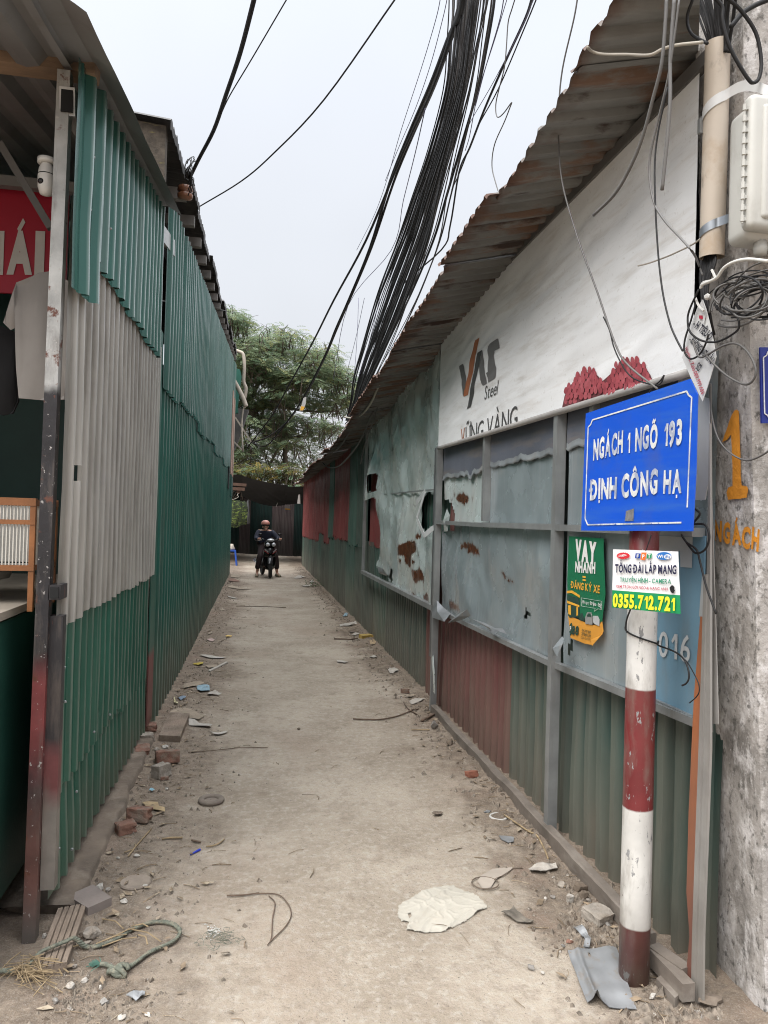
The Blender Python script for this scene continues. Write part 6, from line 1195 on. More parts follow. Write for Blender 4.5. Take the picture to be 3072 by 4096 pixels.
R_(c4, 590, 1080, 140, m_cement, 'large pale mortar lump between the wooden board and the rope', 'mortar_lump', False, .6, .8, cat='mortar'); R_(c4, 545, 1140, 80, m_cement, 'smaller mortar lump against the side of the wooden board', 'mortar_lump', False, .5, .8, cat='mortar')
R_(c4, 455, 1410, 75, m_st2, 'whitish lump at the far end of the crumbled lime, left foreground', hgt=.7); R_(c4, 545, 1365, 55, m_st2, 'whitish lump just left of the small cube of lime', hgt=.6); R_(c4, 648, 1405, 38, m_st2, 'small cube of lime below the rope knot', hgt=.8); R_(c4, 672, 1505, 60, m_st1, 'grey white stone alone in the left foreground', hgt=.7); R_(c4, 355, 1505, 60, m_st1, 'grey stone beside the crumbled lime, left foreground', hgt=.6); R_(c4, 785, 1590, 75, m_st2, 'flat pale stone at the bottom edge left of the middle', hgt=.35); R_(c4, 960, 1565, 55, m_st2, 'flat pale chip at the bottom edge near the middle', hgt=.3); R_(c4, 885, 545, 40, m_st2, 'pale pebble on the dirt right of the stall ledge'); R_(c4, 765, 560, 28, m_st2, 'tiny pale pebble close to the stall ledge'); R_(c4, 1080, 105, 34, m_st2, 'pale pebble behind the tan crumpled wrapper'); R_(c4, 475, 1275, 45, m_st1, 'grey stone lying against the near end of the wooden board'); R_(c4, 285, 1075, 36, m_st2, 'white chip between the corner post and the wooden board', hgt=.9)
R_(e5, 185, 1560, 55, m_st1, 'grey stone in the dirt behind the tan crumpled wrapper'); R_(g6, 655, 862, 24, m_clod, 'small dark stone alone in the middle of the lane', hgt=.8)
R_(zm, 1335, 1385, 65, m_st2, 'cream coloured stone in the rubble beside the fallen rail', hgt=.95); R_(zm, 1395, 1320, 95, m_clod, 'dark lump of earth behind the cream stone', 'earth_clod', False, .8, cat='clod'); R_(zm, 1410, 1370, 70, m_clod, 'brown lump of earth right of the cream stone', 'earth_clod', False, .8, cat='clod'); R_(zm, 1515, 1515, 150, m_cement, 'biggest grey mortar chunk in the rubble by the striped pole', 'mortar_chunk', True, .45, .9, .4, cat='mortar')
R_(zm, 1228, 1362, 38, m_st1, 'grey stone with white veins on the lane left of the cream stone'); R_(zm, 1180, 1370, 26, m_st2, 'tan pebble just left of the veined grey stone'); R_(zm, 1095, 1785, 50, m_st1, 'grey stone on the lane left of the bent metal sheet', hgt=.7); R_(zm, 1162, 1805, 30, m_st2, 'small pale stone beside the grey stone on the lane', hgt=.6); R_(zm, 1440, 1495, 45, m_st1, 'blue grey gravel stone in front of the biggest mortar chunk'); R_(zm, 1445, 1385, 42, m_st1, 'blue grey gravel stone touching the fallen rail'); R_(zm, 1560, 1540, 45, m_st1, 'grey gravel stone on the right of the biggest mortar chunk'); R_(zm, 1360, 1475, 45, m_clod, 'brown earthy stone left of the biggest mortar chunk', 'earth_clod', cat='clod'); R_(zm, 1285, 1300, 60, m_cement, 'mortar crumb behind the cream stone toward the lane', 'mortar_lump', cat='mortar'); R_(zm, 1245, 1650, 28, m_clod, 'brown pebble left of the grey torn strip'); R_(zm, 1288, 1645, 28, m_st1, 'grey brown pebble touching the grey torn strip'); R_(zm, 1330, 1625, 40, m_brick, 'brick crumb above the bent metal sheet', 'brick_crumb', cat='brick'); R_(zm, 1598, 1895, 30, m_clod, 'brown stone lying on the bent metal sheet')
R_(zm, 740, 630, 75, m_redlo if False else mat('orange_brick', (.24, .095, .06), .95, 0, .25, 20, bump=.5), 'orange brick piece in the dirt along the fallen rail', 'brick_piece', True, .5, .6, .3, cat='brick'); R_(zm, 510, 340, 60, m_st1, 'grey rubble at the far end of the fallen rail', hgt=.9); R_(zm, 605, 430, 60, m_clod, 'dark clod under the far half of the fallen rail', 'earth_clod', cat='clod'); R_(zm, 335, 120, 50, m_brick, 'small brick by the rusted red cladding foot', 'brick_piece', True, .5, .7, .1, cat='brick')
R_(d4, 735, 2050, 62, m_st2, 'white quartz stone by the foot of the striped pole', hgt=.8); R_(d4, 1000, 2060, 60, m_st1, 'grey stone at the foot of the corner channel', hgt=.8); R_(d4, 890, 1980, 55, m_st1, 'grey stone behind the small broken channel piece', hgt=.6); R_(d4, 620, 2090, 30, m_clod, 'brown pebble in front of the striped pole'); R_(d4, 1085, 2175, 50, m_st1, 'stone at the bottom edge right of the corner channel'); R_(d4, 800, 1930, 60, m_st2, 'pale stone behind the white quartz by the striped pole', hgt=.6); R_(d4, 1120, 2205, 45, m_st1, 'grey stone at the bottom right by the concrete pole')
R_(d4, 1215, 2120, 210, m_found, 'low muddy concrete collar round the foot of the concrete pole', 'concrete_footing', False, .45, 1.0, cat='footing')
# many small crumbs one could not count
m_grav = mat('gravel_crumbs', (.19, .158, .125), .95, 0, .5, 40, spots=[((.40, .37, .33), 30, .62, .64), ((.10, .075, .055), 22, .58, .60)])
mb = MB(); rr = random.Random(31)
def crumb(x, y, s):
    z = gz(x, y); a = rr.uniform(0, 6); vs = []
    for k in range(4): t = a + k*1.57 + rr.uniform(-.4, .4); vs.append(Vector((x + s*math.cos(t)*rr.uniform(.6, 1.1), y + s*math.sin(t)*rr.uniform(.6, 1.1), z - .004)))
    vs.append(Vector((x + rr.uniform(-.3, .3)*s, y + rr.uniform(-.3, .3)*s, z + s*rr.uniform(.5, 1.0)))); mb.add(vs, [(0, 1, 4), (1, 2, 4), (2, 3, 4), (3, 0, 4)])
for i in range(2600):
    y = 2.2 + 22*rr.random()**2.2; x = 1.56 - abs(rr.gauss(0, .17)); crumb(x, y, rr.choice((.004, .006, .008, .011, .016, .022)) * (1 if rr.random() < .9 else 1.6))
for i in range(2200):
    y = 2.3 + 19*rr.random()**2.0; x = -.66 + abs(rr.gauss(0, .26)); crumb(x, y, rr.choice((.003, .005, .006, .008, .012, .017)))
for i in range(900):
    y = 2.2 + 9*rr.random()**1.7; x = rr.uniform(-.6, 1.5); crumb(x, y, rr.choice((.002, .003, .004, .006)))
for i in range(260):
    p = gp(*c4(480 + rr.gauss(0, 70), 1450 + rr.gauss(0, 60))); crumb(p.x, p.y, rr.uniform(.003, .012))
for i in range(420):
    p = gp(*zm(1440 + rr.gauss(0, 90), 1500 + rr.gauss(0, 120)));
    if p.x < 1.6: crumb(p.x, p.y, rr.uniform(.006, .02))
mb.out('gravel', m_grav, None, label='grit and crumbs of mortar scattered along both sides of the lane', kind='stuff', loc=(0, 0, 0))
mb = MB()
for i in range(520):
    sd_ = rr.random(); y = 2.2 + 16*rr.random()**1.8; x = (-.62 + abs(rr.gauss(0, .3))) if sd_ < .55 else (1.52 - abs(rr.gauss(0, .2))) if sd_ < .9 else rr.uniform(-.4, 1.3)
    l = rr.uniform(.02, .10); a = rr.uniform(0, 6.28); z = gz(x, y) + .003; d = Vector((math.cos(a), math.sin(a), 0))*l; c = Vector((x, y, z)); mb.tube([c - d*.5, c + Vector((rr.uniform(-.01, .01), rr.uniform(-.01, .01), .004)), c + d*.5], rr.choice((.0012, .0016, .0025)), 3)
for i in range(420):
    sd_ = rr.random(); y = 2.3 + 20*rr.random()**1.7; x = (-.64 + abs(rr.gauss(0, .2))) if sd_ < .55 else (1.54 - abs(rr.gauss(0, .14)))
    s = rr.uniform(.010, .035); a = rr.uniform(0, 6.28); z = gz(x, y) + .006; c = Vector((x, y, z)); mb.add([c + Vector((math.cos(a + q)*s*k, math.sin(a + q)*s*k, rr.uniform(-.002, .010))) for q, k in ((0, 1), (1.2, .4), (3.14, 1), (4.4, .45))], [(0, 1, 2, 3)])
mb.out('twigs', mat('dry_leaf_litter', (.20, .15, .10), .95, 0, .5, 20, spots=((.36, .30, .22), 12, .55, .6)), None, label='dry twigs and leaf scraps strewn in the dirt along the lane', kind='stuff', loc=(0, 0, 0))
def litter(name, f, pts, m, label, cat, h=.012, sub=2, amp=.6, mats=None):
    P = [gp(*f(*p)) for p in pts]; b = bmesh.new(); fa = b.faces.new([b.verts.new((p.x, p.y, 0)) for p in P]); bmesh.ops.triangulate(b, faces=[fa]); bmesh.ops.subdivide_edges(b, edges=b.edges[:], cuts=sub, use_grid_fill=True)
    s = max((P[i]-P[0]).length for i in range(len(P))); sd = P[0].x*7
    for v in b.verts:
        x, y = v.co.x, v.co.y; v.co.z = gz(x, y) + .004 + h*(.5 + amp*nz(x*7/s*.35, y*7/s*.35, sd) + .4*amp*abs(nz(x*15/s*.35, y*15/s*.35, sd+3)))
    b.verts.index_update(); mb = MB(); vs = [v.co.copy() for v in b.verts]; fs = [tuple(v.index for v in q.verts) for q in b.faces]; mb.add(vs, fs); mb.add([v - Vector((0, 0, .0025)) for v in vs], [tuple(reversed(q)) for q in fs]); b.free()
    return mb.out(name, m, None, smooth=False, label=label, cat=cat)
m_rag = mat('dirty_white_cloth', (.42, .39, .33), .85, 0, .08, 6, dirt=((.40, .355, .29), .6, (12, 12, 12), (.52, .68)), bump=.35, bscale=26); m_paper = mat('dusty_paper', (.42, .385, .34), .85, 0, .12, 10, dirt=((.3, .25, .2), .5, (15, 15, 15), (.5, .65)), bump=.2); m_card = mat('dusty_cardboard', (.30, .245, .185), .9, 0, .2, 8, bump=.2); m_tin = mat('dull_sheet_scrap', (.30, .305, .31), .5, .45, .12, 6, dirt=((.27, .23, .19), .6, (14, 14, 14), (.54, .66)), bump=.06)
# crumpled white rag in the middle of the lane, folded in soft ridges
P = [gp(*zm(*p)) for p in ((288, 1440), (295, 1400), (330, 1375), (378, 1355), (430, 1315), (520, 1285), (625, 1278), (700, 1315), (768, 1340), (800, 1375), (828, 1412), (780, 1432), (700, 1490), (560, 1555), (430, 1562), (345, 1548), (340, 1522), (365, 1500), (310, 1490), (292, 1465))]
x0, x1 = min(p.x for p in P), max(p.x for p in P); y0, y1 = min(p.y for p in P), max(p.y for p in P); PP = [(p.x, p.y) for p in P]; H_ = [(gp(*zm(*p)).x, gp(*zm(*p)).y) for p in ((345, 1450), (362, 1442), (372, 1462), (356, 1476))]
def rg(u, v):
    x = x0 + (x1-x0)*u; y = y0 + (y1-y0)*v; e = 1.0; q = x*.8 + y*.9
    z = .004 + .002*nz(x*8, y*8, 4) + .006*(1-min(1, abs(nz(x*7 - y*9, y*3 + x*4, 8))*9)) + .004*(1-min(1, abs(nz(x*16 + y*8, y*13 - x*5, 3))*8)); return Vector((x, y, gz(x, y) + max(.003, z)))
mb = MB(); mb.grid(rg, 84, 60, 0, lambda u, v: (not inpoly(x0 + (x1-x0)*u, y0 + (y1-y0)*v, PP)) or inpoly(x0 + (x1-x0)*u, y0 + (y1-y0)*v, H_)); mb.add([v - Vector((0, 0, .002)) for v in mb.v[:]], [tuple(reversed(f)) for f in mb.f[:]])
mb.out('white_rag', m_rag, None, True, 'large dirty white rag lying flat in the middle of the lane foreground', 'rag')
# bent grey sheet by the pole
SH = [gp(*d4(*p)) for p in ((42, 1635), (432, 1650), (605, 2080), (598, 2140), (360, 2090), (250, 2040), (200, 2068))]; A0, B0, C0, D0 = SH[0], SH[1], SH[3], SH[6]
def sf2(u, v):
    p = (A0.lerp(B0, u)).lerp(D0.lerp(C0, u), v); return p + Vector((0, 0, gz(p.x, p.y) + .008 + .016*math.exp(-((u-.20)/.06)**2)*(.4+v) + .035*max(0, v-.86)*6*max(0, 1-abs(u-.2)*4) + .006*nz(u*3, v*3, 6) + .012*u*(1-v)))
hs_ = lambda u, v: (abs(u-.40) < .035 and abs(v-.12) < .025)
mb = MB(); mb.grid(sf2, 40, 46, 0, hs_); mb.add([v - Vector((0, 0, .002)) for v in mb.v[:]], [tuple(reversed(f)) for f in mb.f[:]]); mb.out('metal_sheet_scrap', m_tin, None, True, 'creased grey metal sheet lying on the ground before the striped pole', 'sheet metal')
litter('torn_strip', d4, ((85, 1465), (150, 1475), (195, 1520), (228, 1580), (215, 1640), (165, 1635), (180, 1580), (150, 1530)), m_tin, 'narrow grey torn strip above the creased metal sheet', 'strip', .03)
litter('white_wrapper', zm, ((1075, 1195), (1110, 1180), (1180, 1165), (1240, 1170), (1252, 1195), (1200, 1210), (1150, 1228), (1100, 1215)), m_paper, 'crumpled white plastic wrapper in the dirt before the fallen rail', 'wrapper', .03)
litter('flat_bag', zm, ((768, 1255), (800, 1215), (860, 1180), (980, 1175), (970, 1190), (880, 1245), (850, 1290), (800, 1298)), mat('dusty_film', (.36, .31, .26), .6, 0, .1, 10), 'dusty transparent bag pressed flat near the white rag', 'bag', .006)
mb = MB(); c = gp(*zm(815, 1268)); mb.tube([c + Vector((.06*math.cos(t), .055*math.sin(t), .01)) for t in [i*.42 for i in range(15)]], .003, 5); mb.tube(spline([gp(*zm(*p)) + Vector((0, 0, .01)) for p in ((868, 1255), (880, 1240), (940, 1215), (985, 1180), (1042, 1178))], 4), .002, 4); mb.out('wire_ring', m_clod, None, False, 'thin wire ring pressed in the dust near the flat bag', 'wire')
litter('dead_plant', zm, ((910, 1450), (960, 1440), (985, 1410), (1010, 1450), (1060, 1480), (1110, 1498), (1090, 1508), (1010, 1500), (960, 1475)), mat('dead_stalks', (.15, .13, .105), .95, 0, .4, 30), 'dried crushed plant on the lane right of the white rag', 'plant', .02)
mb = MB(); c = gp(*zm(895, 868)) + Vector((0, 0, .012)); mb.tube([c + Vector((.045*math.cos(t), .045*math.sin(t), 0)) for t in [i*.3491 for i in range(19)]], .006, 6); mb.lathe(c - Vector((0, 0, .008)), [(.040, 0), (.040, .002)], 18); mb.out('jar_lid', plain('lid_white', (.5, .49, .46), .5), None, True, 'round white lid lying in the dirt along the right side', 'lid')
litter('grey_chip', zm, ((898, 990), (935, 985), (990, 998), (985, 1022), (955, 1028), (915, 1010)), m_tin, 'flat bluish grey sheet chip on the lane by the fallen rail', 'scrap', .006); litter('grey_chip', zm, ((805, 848), (825, 832), (850, 838), (835, 854)), m_tin, 'small grey flake left of the round white lid', 'scrap', .006); litter('leaf_scrap', zm, ((492, 855), (520, 838), (560, 845), (545, 858), (515, 862)), m_clod, 'dark curled scrap in the middle right of the lane', 'scrap', .02)
for f, pts, m, lb, nm, ct in (
    (c4, ((918, 205), (960, 198), (1020, 195), (1030, 215), (1065, 230), (1068, 255), (1010, 248), (950, 240)), mat('tan_wrapper_print', (.33, .24, .13), .6, 0, .35, 18), 'tan crumpled wrapper beside the broken bricks', 'wrapper', 'wrapper'),
    (c4, ((962, 120), (985, 108), (1003, 115), (985, 124)), mat('blue_film', (.22, .42, .50), .5), 'tiny light blue wrapper on the dirt behind the bricks', 'wrapper', 'wrapper'),
    (c4, ((815, 1462), (885, 1438), (940, 1430), (935, 1450), (880, 1490)), m_tin, 'grey and white torn foil in the left foreground', 'foil_scrap', 'scrap'),
    (c4, ((1428, 1172), (1485, 1160), (1500, 1180), (1430, 1186)), m_card, 'tan cardboard chip below the green net scrap', 'cardboard_chip', 'scrap'), (c4, ((1000, 955), (1030, 935), (1045, 945), (1020, 965)), m_card, 'small yellowish chip above the rope loop', 'chip', 'scrap'),
    (e5, ((215, 715), (300, 670), (390, 655), (480, 690), (590, 755), (540, 790), (440, 770), (240, 768)), m_card, 'dirty folded cloth lying over the far end of the wide plank', 'folded_cloth', 'cloth'),
    (e5, ((425, 785), (480, 790), (540, 825), (690, 850), (660, 875), (540, 865), (430, 850)), m_paper, 'crumpled white plastic scrap beside the wide plank', 'plastic_scrap', 'scrap'),
    (e5, ((655, 905), (700, 930), (760, 928), (860, 905), (840, 930), (760, 952), (705, 950)), m_paper, 'thin white plastic twist right of the wide plank', 'plastic_scrap', 'scrap'),
    (e5, ((515, 425), (560, 408), (655, 412), (662, 465), (560, 478), (525, 460)), mat('mask_blue', (.24, .35, .41), .8, 0, .15, 30), 'light blue face mask dropped along the left side', 'face_mask', 'mask'),
    (e5, ((630, 500), (680, 480), (720, 462), (760, 485), (795, 485), (750, 505), (640, 510)), m_paper, 'whitish scrap right beside the blue face mask', 'paper_scrap', 'scrap'),
    (e5, ((300, 560), (340, 540), (398, 532), (385, 560), (340, 580)), mat('mask_blue2', (.17, .22, .28), .8, 0, .2, 30), 'dull blue scrap near the shed foot before the face mask', 'cloth_scrap', 'scrap'),
    (e5, ((262, 555), (285, 590), (310, 600), (300, 625), (265, 620)), mat('cream_wrapper', (.55, .50, .30), .6), 'cream wrapper standing against the shed foot', 'wrapper', 'wrapper'),
    (e5, ((370, 420), (430, 390), (520, 380), (600, 375), (590, 395), (480, 425), (370, 445)), m_card, 'heap of brown torn cardboard behind the blue face mask', 'torn_cardboard', 'cardboard'),
    (e5, ((550, 75), (620, 65), (740, 82), (850, 90), (800, 102), (660, 98)), m_paper, 'long whitish board strip pointing into the lane from the left', 'board_strip', 'board'), (e5, ((612, 195), (640, 178), (745, 175), (735, 200), (650, 210)), m_card, 'tan cardboard flap beside the thin lath on the left', 'cardboard_flap', 'cardboard'),
    (e5, ((472, 175), (520, 158), (590, 155), (580, 175), (530, 188)), mat('yellow_wrapper', (.45, .34, .05), .5, 0, .2, 30), 'bright yellow wrapper at the foot of the green shed', 'wrapper', 'wrapper'),
    (g6, ((168, 246), (190, 240), (213, 242), (200, 250), (175, 251)), mat('yellow_lid', (.6, .40, .12), .5), 'yellow scrap on the lane off the left edge', 'scrap', 'scrap'), (g6, ((40, 268), (75, 262), (98, 270), (85, 282), (50, 276)), mat('pink_paper', (.45, .33, .30), .8), 'pinkish paper at the foot of the green shed', 'paper_scrap', 'paper'), (g6, ((125, 62), (150, 58), (162, 72), (140, 80)), m_card, 'tan scrap at the green shed foot far along the lane', 'scrap', 'scrap'), (g6, ((48, 230), (75, 218), (85, 225), (60, 238)), m_card, 'pale brown scrap behind the pinkish paper', 'scrap', 'scrap'),
    (g6, ((905, 405), (930, 402), (985, 415), (960, 422), (915, 418)), m_paper, 'whitish flake alone on the right half of the lane', 'flake', 'scrap'), (g6, ((925, 170), (1000, 160), (1035, 152), (1042, 172), (990, 182), (930, 182)), m_paper, 'crushed white plastic bottle by the right wall', 'plastic_bottle', 'bottle'), (g6, ((945, 115), (968, 100), (982, 102), (975, 116), (955, 120)), mat('mask_blue', (.24, .35, .41)), 'light blue scrap by the right wall before the bottle', 'scrap', 'scrap'),
    (g6, ((980, 215), (1030, 212), (1050, 220), (1000, 226)), m_clod, 'dark flattened sole by the right wall past the yellow carton', 'shoe_sole', 'sole'), (g6, ((990, 240), (1030, 233), (1058, 236), (1030, 244)), m_paper, 'thin white flake between the sole and the yellow carton', 'flake', 'scrap'), (g6, ((1125, 292), (1150, 285), (1168, 288), (1160, 306), (1130, 306)), mat('tan_box', (.42, .31, .19), .8), 'tan carton piece nearer than the yellow carton', 'carton_piece', 'carton'), (g6, ((1122, 390), (1150, 380), (1175, 386), (1150, 398)), m_paper, 'pale flake by the olive cladding foot', 'flake', 'scrap'), (g6, ((1245, 480), (1280, 462), (1310, 475), (1318, 492), (1260, 502)), m_paper, 'crumpled whitish paper by the olive cladding foot', 'paper', 'paper'), (g6, ((1388, 690), (1430, 678), (1495, 675), (1470, 695), (1400, 702)), m_paper, 'flat whitish scrap beside the galvanised frame post', 'scrap', 'scrap'), (g6, ((1360, 660), (1400, 652), (1435, 658), (1400, 664)), m_card, 'brown sliver before the galvanised frame post', 'sliver', 'scrap'),
    (z2, ((1075, 1375), (1130, 1340), (1180, 1345), (1225, 1362), (1180, 1375), (1110, 1385)), m_paper, 'white plastic bag lying right of the motorcycle', 'plastic_bag', 'bag'), (z2, ((1185, 1480), (1260, 1465), (1325, 1460), (1310, 1478), (1220, 1488)), m_paper, 'pale scrap before the far weed on the right', 'scrap', 'scrap'), (z2, ((1285, 1430), (1320, 1415), (1350, 1430), (1320, 1445)), m_st2, 'pale lump against the far right cladding', 'lump', 'stone'),
    (z2, ((215, 1380), (290, 1385), (350, 1410), (360, 1425), (280, 1425), (215, 1418)), mat('reddish_board', (.20, .12, .09), .9), 'reddish board lying by the far end of the green shed', 'board', 'board'), (z2, ((210, 1470), (320, 1488), (440, 1512), (560, 1518), (380, 1525), (215, 1505)), m_card, 'long brown board lying across from the green shed end', 'board', 'board'), (z2, ((240, 1325), (330, 1320), (375, 1350), (340, 1368), (250, 1365)), m_card, 'flattened tan carton beyond the reddish board', 'carton', 'carton'), (z2, ((200, 1612), (270, 1630), (330, 1650), (280, 1650), (210, 1632)), m_paper, 'pale stick scrap at the nearer foot of the green shed end', 'scrap', 'scrap')):
    litter(nm, f, pts, m, lb, ct, .018)
mb = MB(); c = gp(*g6(1103, 262)); mb.box(c + Vector((0, .04, .03)), (.16, .10, .06), Matrix.Rotation(.3, 3, 'Z'), jit=.008); mb.out('yellow_carton', mat('yellow_carton', (.38, .26, .07), .6, 0, .2, 30), None, label='yellow carton lying against the olive cladding on the right', cat='carton')
# weed at the foot of the right wall
wc = gp(*z2(1375, 1490)); wd_ = thing('weed', wc, 'small green weed growing at the foot of the far right wall', 'plant'); mb = MB(); rr = random.Random(5)
for i in range(90):
    c = wc + Vector((rr.gauss(0, .10), rr.gauss(0, .10), abs(rr.gauss(.06, .06)))); a = rr.uniform(0, 6.28); s = rr.uniform(.03, .06); mb.add([c, c + Vector((math.cos(a)*s*.5 - math.sin(a)*s*.25, math.sin(a)*s*.5 + math.cos(a)*s*.25, .02)), c + Vector((math.cos(a)*s, math.sin(a)*s, rr.uniform(-.01, .04))), c + Vector((math.cos(a)*s*.5 + math.sin(a)*s*.25, math.sin(a)*s*.5 - math.cos(a)*s*.25, .02))], [(0, 1, 2, 3)])
mb.out('leaves', mat('weed_green', (.06, .10, .035), .7, 0, .3, 20), wd_)
# timber, tile, disc, wheel, rope, straw
m_board = mat('grey_brown_board', (.215, .165, .125), .9, 0, .25, 9, dirt=((.29, .235, .185), .6, (14, 3, 14), (.5, .66)), bump=.45, bscale=60, bstretch=(3, .4, 3))
def plank(name, f, pts, th, m, label, cat, grooves=0):
    Q = [gp(*f(*p)) for p in pts]; mb = MB(); zt_ = max(gz(q.x, q.y) for q in Q) + th
    if not grooves: mb.slab([Vector((q.x, q.y, zt_)) for q in Q], (0, 0, -th-.01))
    else:
        n = 48; k = 26
        def pf(u, v):
            p = Q[0].lerp(Q[1], u).lerp(Q[3].lerp(Q[2], u), v); s = abs(((u*grooves) % 1) - .5)*2; return Vector((p.x, p.y, zt_ - (.010 if s > .84 and .06 < u < .94 else 0) + .003*nz(u*9, v*4, 1)))
        mb.grid(pf, n, k)
        m0 = len(mb.v); rim = [pf(i/n, 0) for i in range(n+1)] + [pf(1, j/k) for j in range(1, k+1)] + [pf(1-i/n, 1) for i in range(1, n+1)] + [pf(0, 1-j/k) for j in range(1, k)]
        for a, b in zip(rim, rim[1:]+rim[:1]): mb.add([a, b, b - Vector((0, 0, th+.01)), a - Vector((0, 0, th+.01))], [(0, 1, 2, 3)])
    return mb.out(name, m, None, False, label, cat)
plank('grooved_board', c4, ((375, 930), (560, 895), (430, 1290), (215, 1340)), .030, m_board, 'grooved grey brown wooden board lying by the corner post', 'board', 5)
plank('paving_tile', c4, ((433, 850), (600, 775), (722, 862), (568, 932)), .030, mat('brown_tile', (.21, .175, .155), .85, 0, .15, 8, bump=.2), 'square grey brown paving tile lying behind the grooved board', 'tile')
plank('wide_plank', e5, ((215, 755), (435, 770), (330, 1030), (95, 1020)), .040, m_board, 'wide dusty plank lying along the foot of the green shed', 'plank')
plank('thin_lath', e5, ((640, 240), (840, 142), (862, 148), (668, 246)), .012, m_paper, 'thin pale lath lying askew on the left of the lane', 'lath'); plank('channel_piece', d4, ((755, 1940), (805, 1905), (935, 2080), (905, 2105)), .03, m_rail, 'short grey channel piece right of the striped pole', 'metal piece')
mb = MB(); c = gp(*c4(877, 712)); mb.lathe(c + Vector((0, 0, gz(c.x, c.y)-.004)), [(.062, 0), (.066, .008), (.062, .013)], 26); mb.out('clay_disc', mat('dusty_clay', (.25, .205, .165), .95, 0, .2, 12, bump=.3), None, False, 'flat round dusty clay disc on the left dirt', 'disc')
c = gp(*e5(676, 1680)); wt = thing('toy_wheel', c, 'small dusty rubber wheel lying flat on the left of the lane', 'wheel'); m_dw = mat('dusty_rubber', (.20, .165, .135), .95, 0, .2, 14, bump=.3); mb = MB(); vs = []
for i in range(28):
    a = 2*math.pi*i/28
    for j in range(8): b = 2*math.pi*j/8; vs.append(c + Vector(((.055 + .018*math.cos(b))*math.cos(a), (.055 + .018*math.cos(b))*math.sin(a), .012 + .014*math.sin(b))))
mb.add(vs, [(i*8+j, ((i+1) % 28)*8+j, ((i+1) % 28)*8+(j+1) % 8, i*8+(j+1) % 8) for i in range(28) for j in range(8)]); mb.out('tyre', m_dw, wt, True)
mb = MB(); mb.lathe(c, [(.045, 0), (.045, .010), (.012, .013)], 20); mb.ball(c + Vector((0, 0, .012)), (.010, .006, .004), 1); mb.out('hub', m_dw, wt)
rp = thing('rope', gp(*c4(760, 1300)), 'frayed grey green rope looped on the ground with a knotted end', 'rope'); m_rope = mat('green_rope', (.145, .155, .12), .9, 0, .3, 60, dirt=((.30, .26, .19), .6, (30, 30, 30), (.5, .6)), bump=.5, bscale=160)
def ropeP(pts, h=.012): return [gp(*c4(*p)) + Vector((0, 0, h + max(0, gz(*gp(*c4(*p)).xy)))) for p in pts]
rpts = ropeP(((-60, 1340), (60, 1335), (160, 1310)), .02) + ropeP(((250, 1265), (330, 1225), (420, 1190), (480, 1165)), .05) + ropeP(((560, 1150), (660, 1135), (760, 1085), (840, 1035), (910, 1005), (990, 978), (1080, 975), (1145, 1000), (1165, 1045), (1120, 1100), (1020, 1150), (950, 1185), (900, 1225), (840, 1270), (790, 1290)), .012)
mb = MB(); sp2 = spline(rpts, 10)
for s in range(3):
    pts = []
    for i, p in enumerate(sp2): a = i*1.1 + s*2.094; pts.append(p + Vector((.0042*math.cos(a), .0042*math.sin(a), .003*math.sin(a + 1))))
    mb.tube(pts, .0048, 5)
mb.out('rope_strand', m_rope, rp, True)
mb = MB(); kc = gp(*c4(765, 1305)) + Vector((0, 0, .02))
for ph in (0, 2.1, 4.2): mb.tube([kc + Vector((.024*math.cos(t) + .01*math.cos(2*t + ph), .02*math.sin(t + ph), .012*math.sin(2*t + ph))) for t in [i*.45 for i in range(14)]], .0085, 6)
mb.tube(spline(ropeP(((745, 1290), (710, 1268), (680, 1258), (650, 1255))), 4), .008, 6); mb.out('knot', m_rope, rp, True)
mb = MB(); rr = random.Random(9); fc = gp(*c4(655, 1255)) + Vector((0, 0, .012))
for i in range(50): a = rr.gauss(math.pi*.93, .45); l = rr.uniform(.02, .05); d = Vector((math.cos(a), math.sin(a), rr.uniform(-.1, .3))); mb.tube([fc, fc + d*l*.5 + Vector((0, 0, .004)), fc + d*l], .0012, 3)
mb.out('frayed_end', mat('teal_fibre', (.07, .16, .125), .8), rp)
m_straw = mat('straw', (.29, .215, .125), .85, 0, .3, 30)
ss = thing('straw_tuft', gp(*c4(180, 1340)), 'tuft of dry straw caught on the near end of the rope and board', 'straw'); mb = MB()
for i in range(70):
    c = gp(*c4(rr.gauss(180, 60), rr.gauss(1330, 30))) + Vector((0, 0, .015 + .04*rr.random())); a = rr.gauss(-.9, .9); l = rr.uniform(.05, .17); d = Vector((math.cos(a), math.sin(a)*.8, rr.uniform(-.15, .12))); mb.tube([c - d*l*.4, c + Vector((0, 0, .006)), c + d*l*.6], rr.choice((.001, .0014, .002)), 4)
mb.out('straw_stalks', m_straw, ss)
for a, b in (((660, 965), (800, 1025)), ((830, 1030), (1045, 1110)), ((895, 1070), (955, 1125)), ((660, 1145), (885, 1080)), ((700, 1100), (900, 1010)), ((380, 1200), (515, 1130)), ((270, 1250), (445, 1310)), ((300, 1255), (400, 1325)), ((620, 1130), (820, 1060)), ((850, 1015), (960, 1010))):
    p, q = gp(*c4(*a)) + Vector((0, 0, .02)), gp(*c4(*b)) + Vector((0, 0, .016)); mb = MB(); mb.tube([p, p.lerp(q, .5) + Vector((.01, .0, .01)), q], .0026, 5); mb.out('straw', m_straw, None, label='loose straw stalk lying across the rope loop', cat='straw', group='loose straws across the rope')
mb = MB(); c = gp(*c4(1435, 1090)) + Vector((0, 0, .01))
rr = random.Random(15)
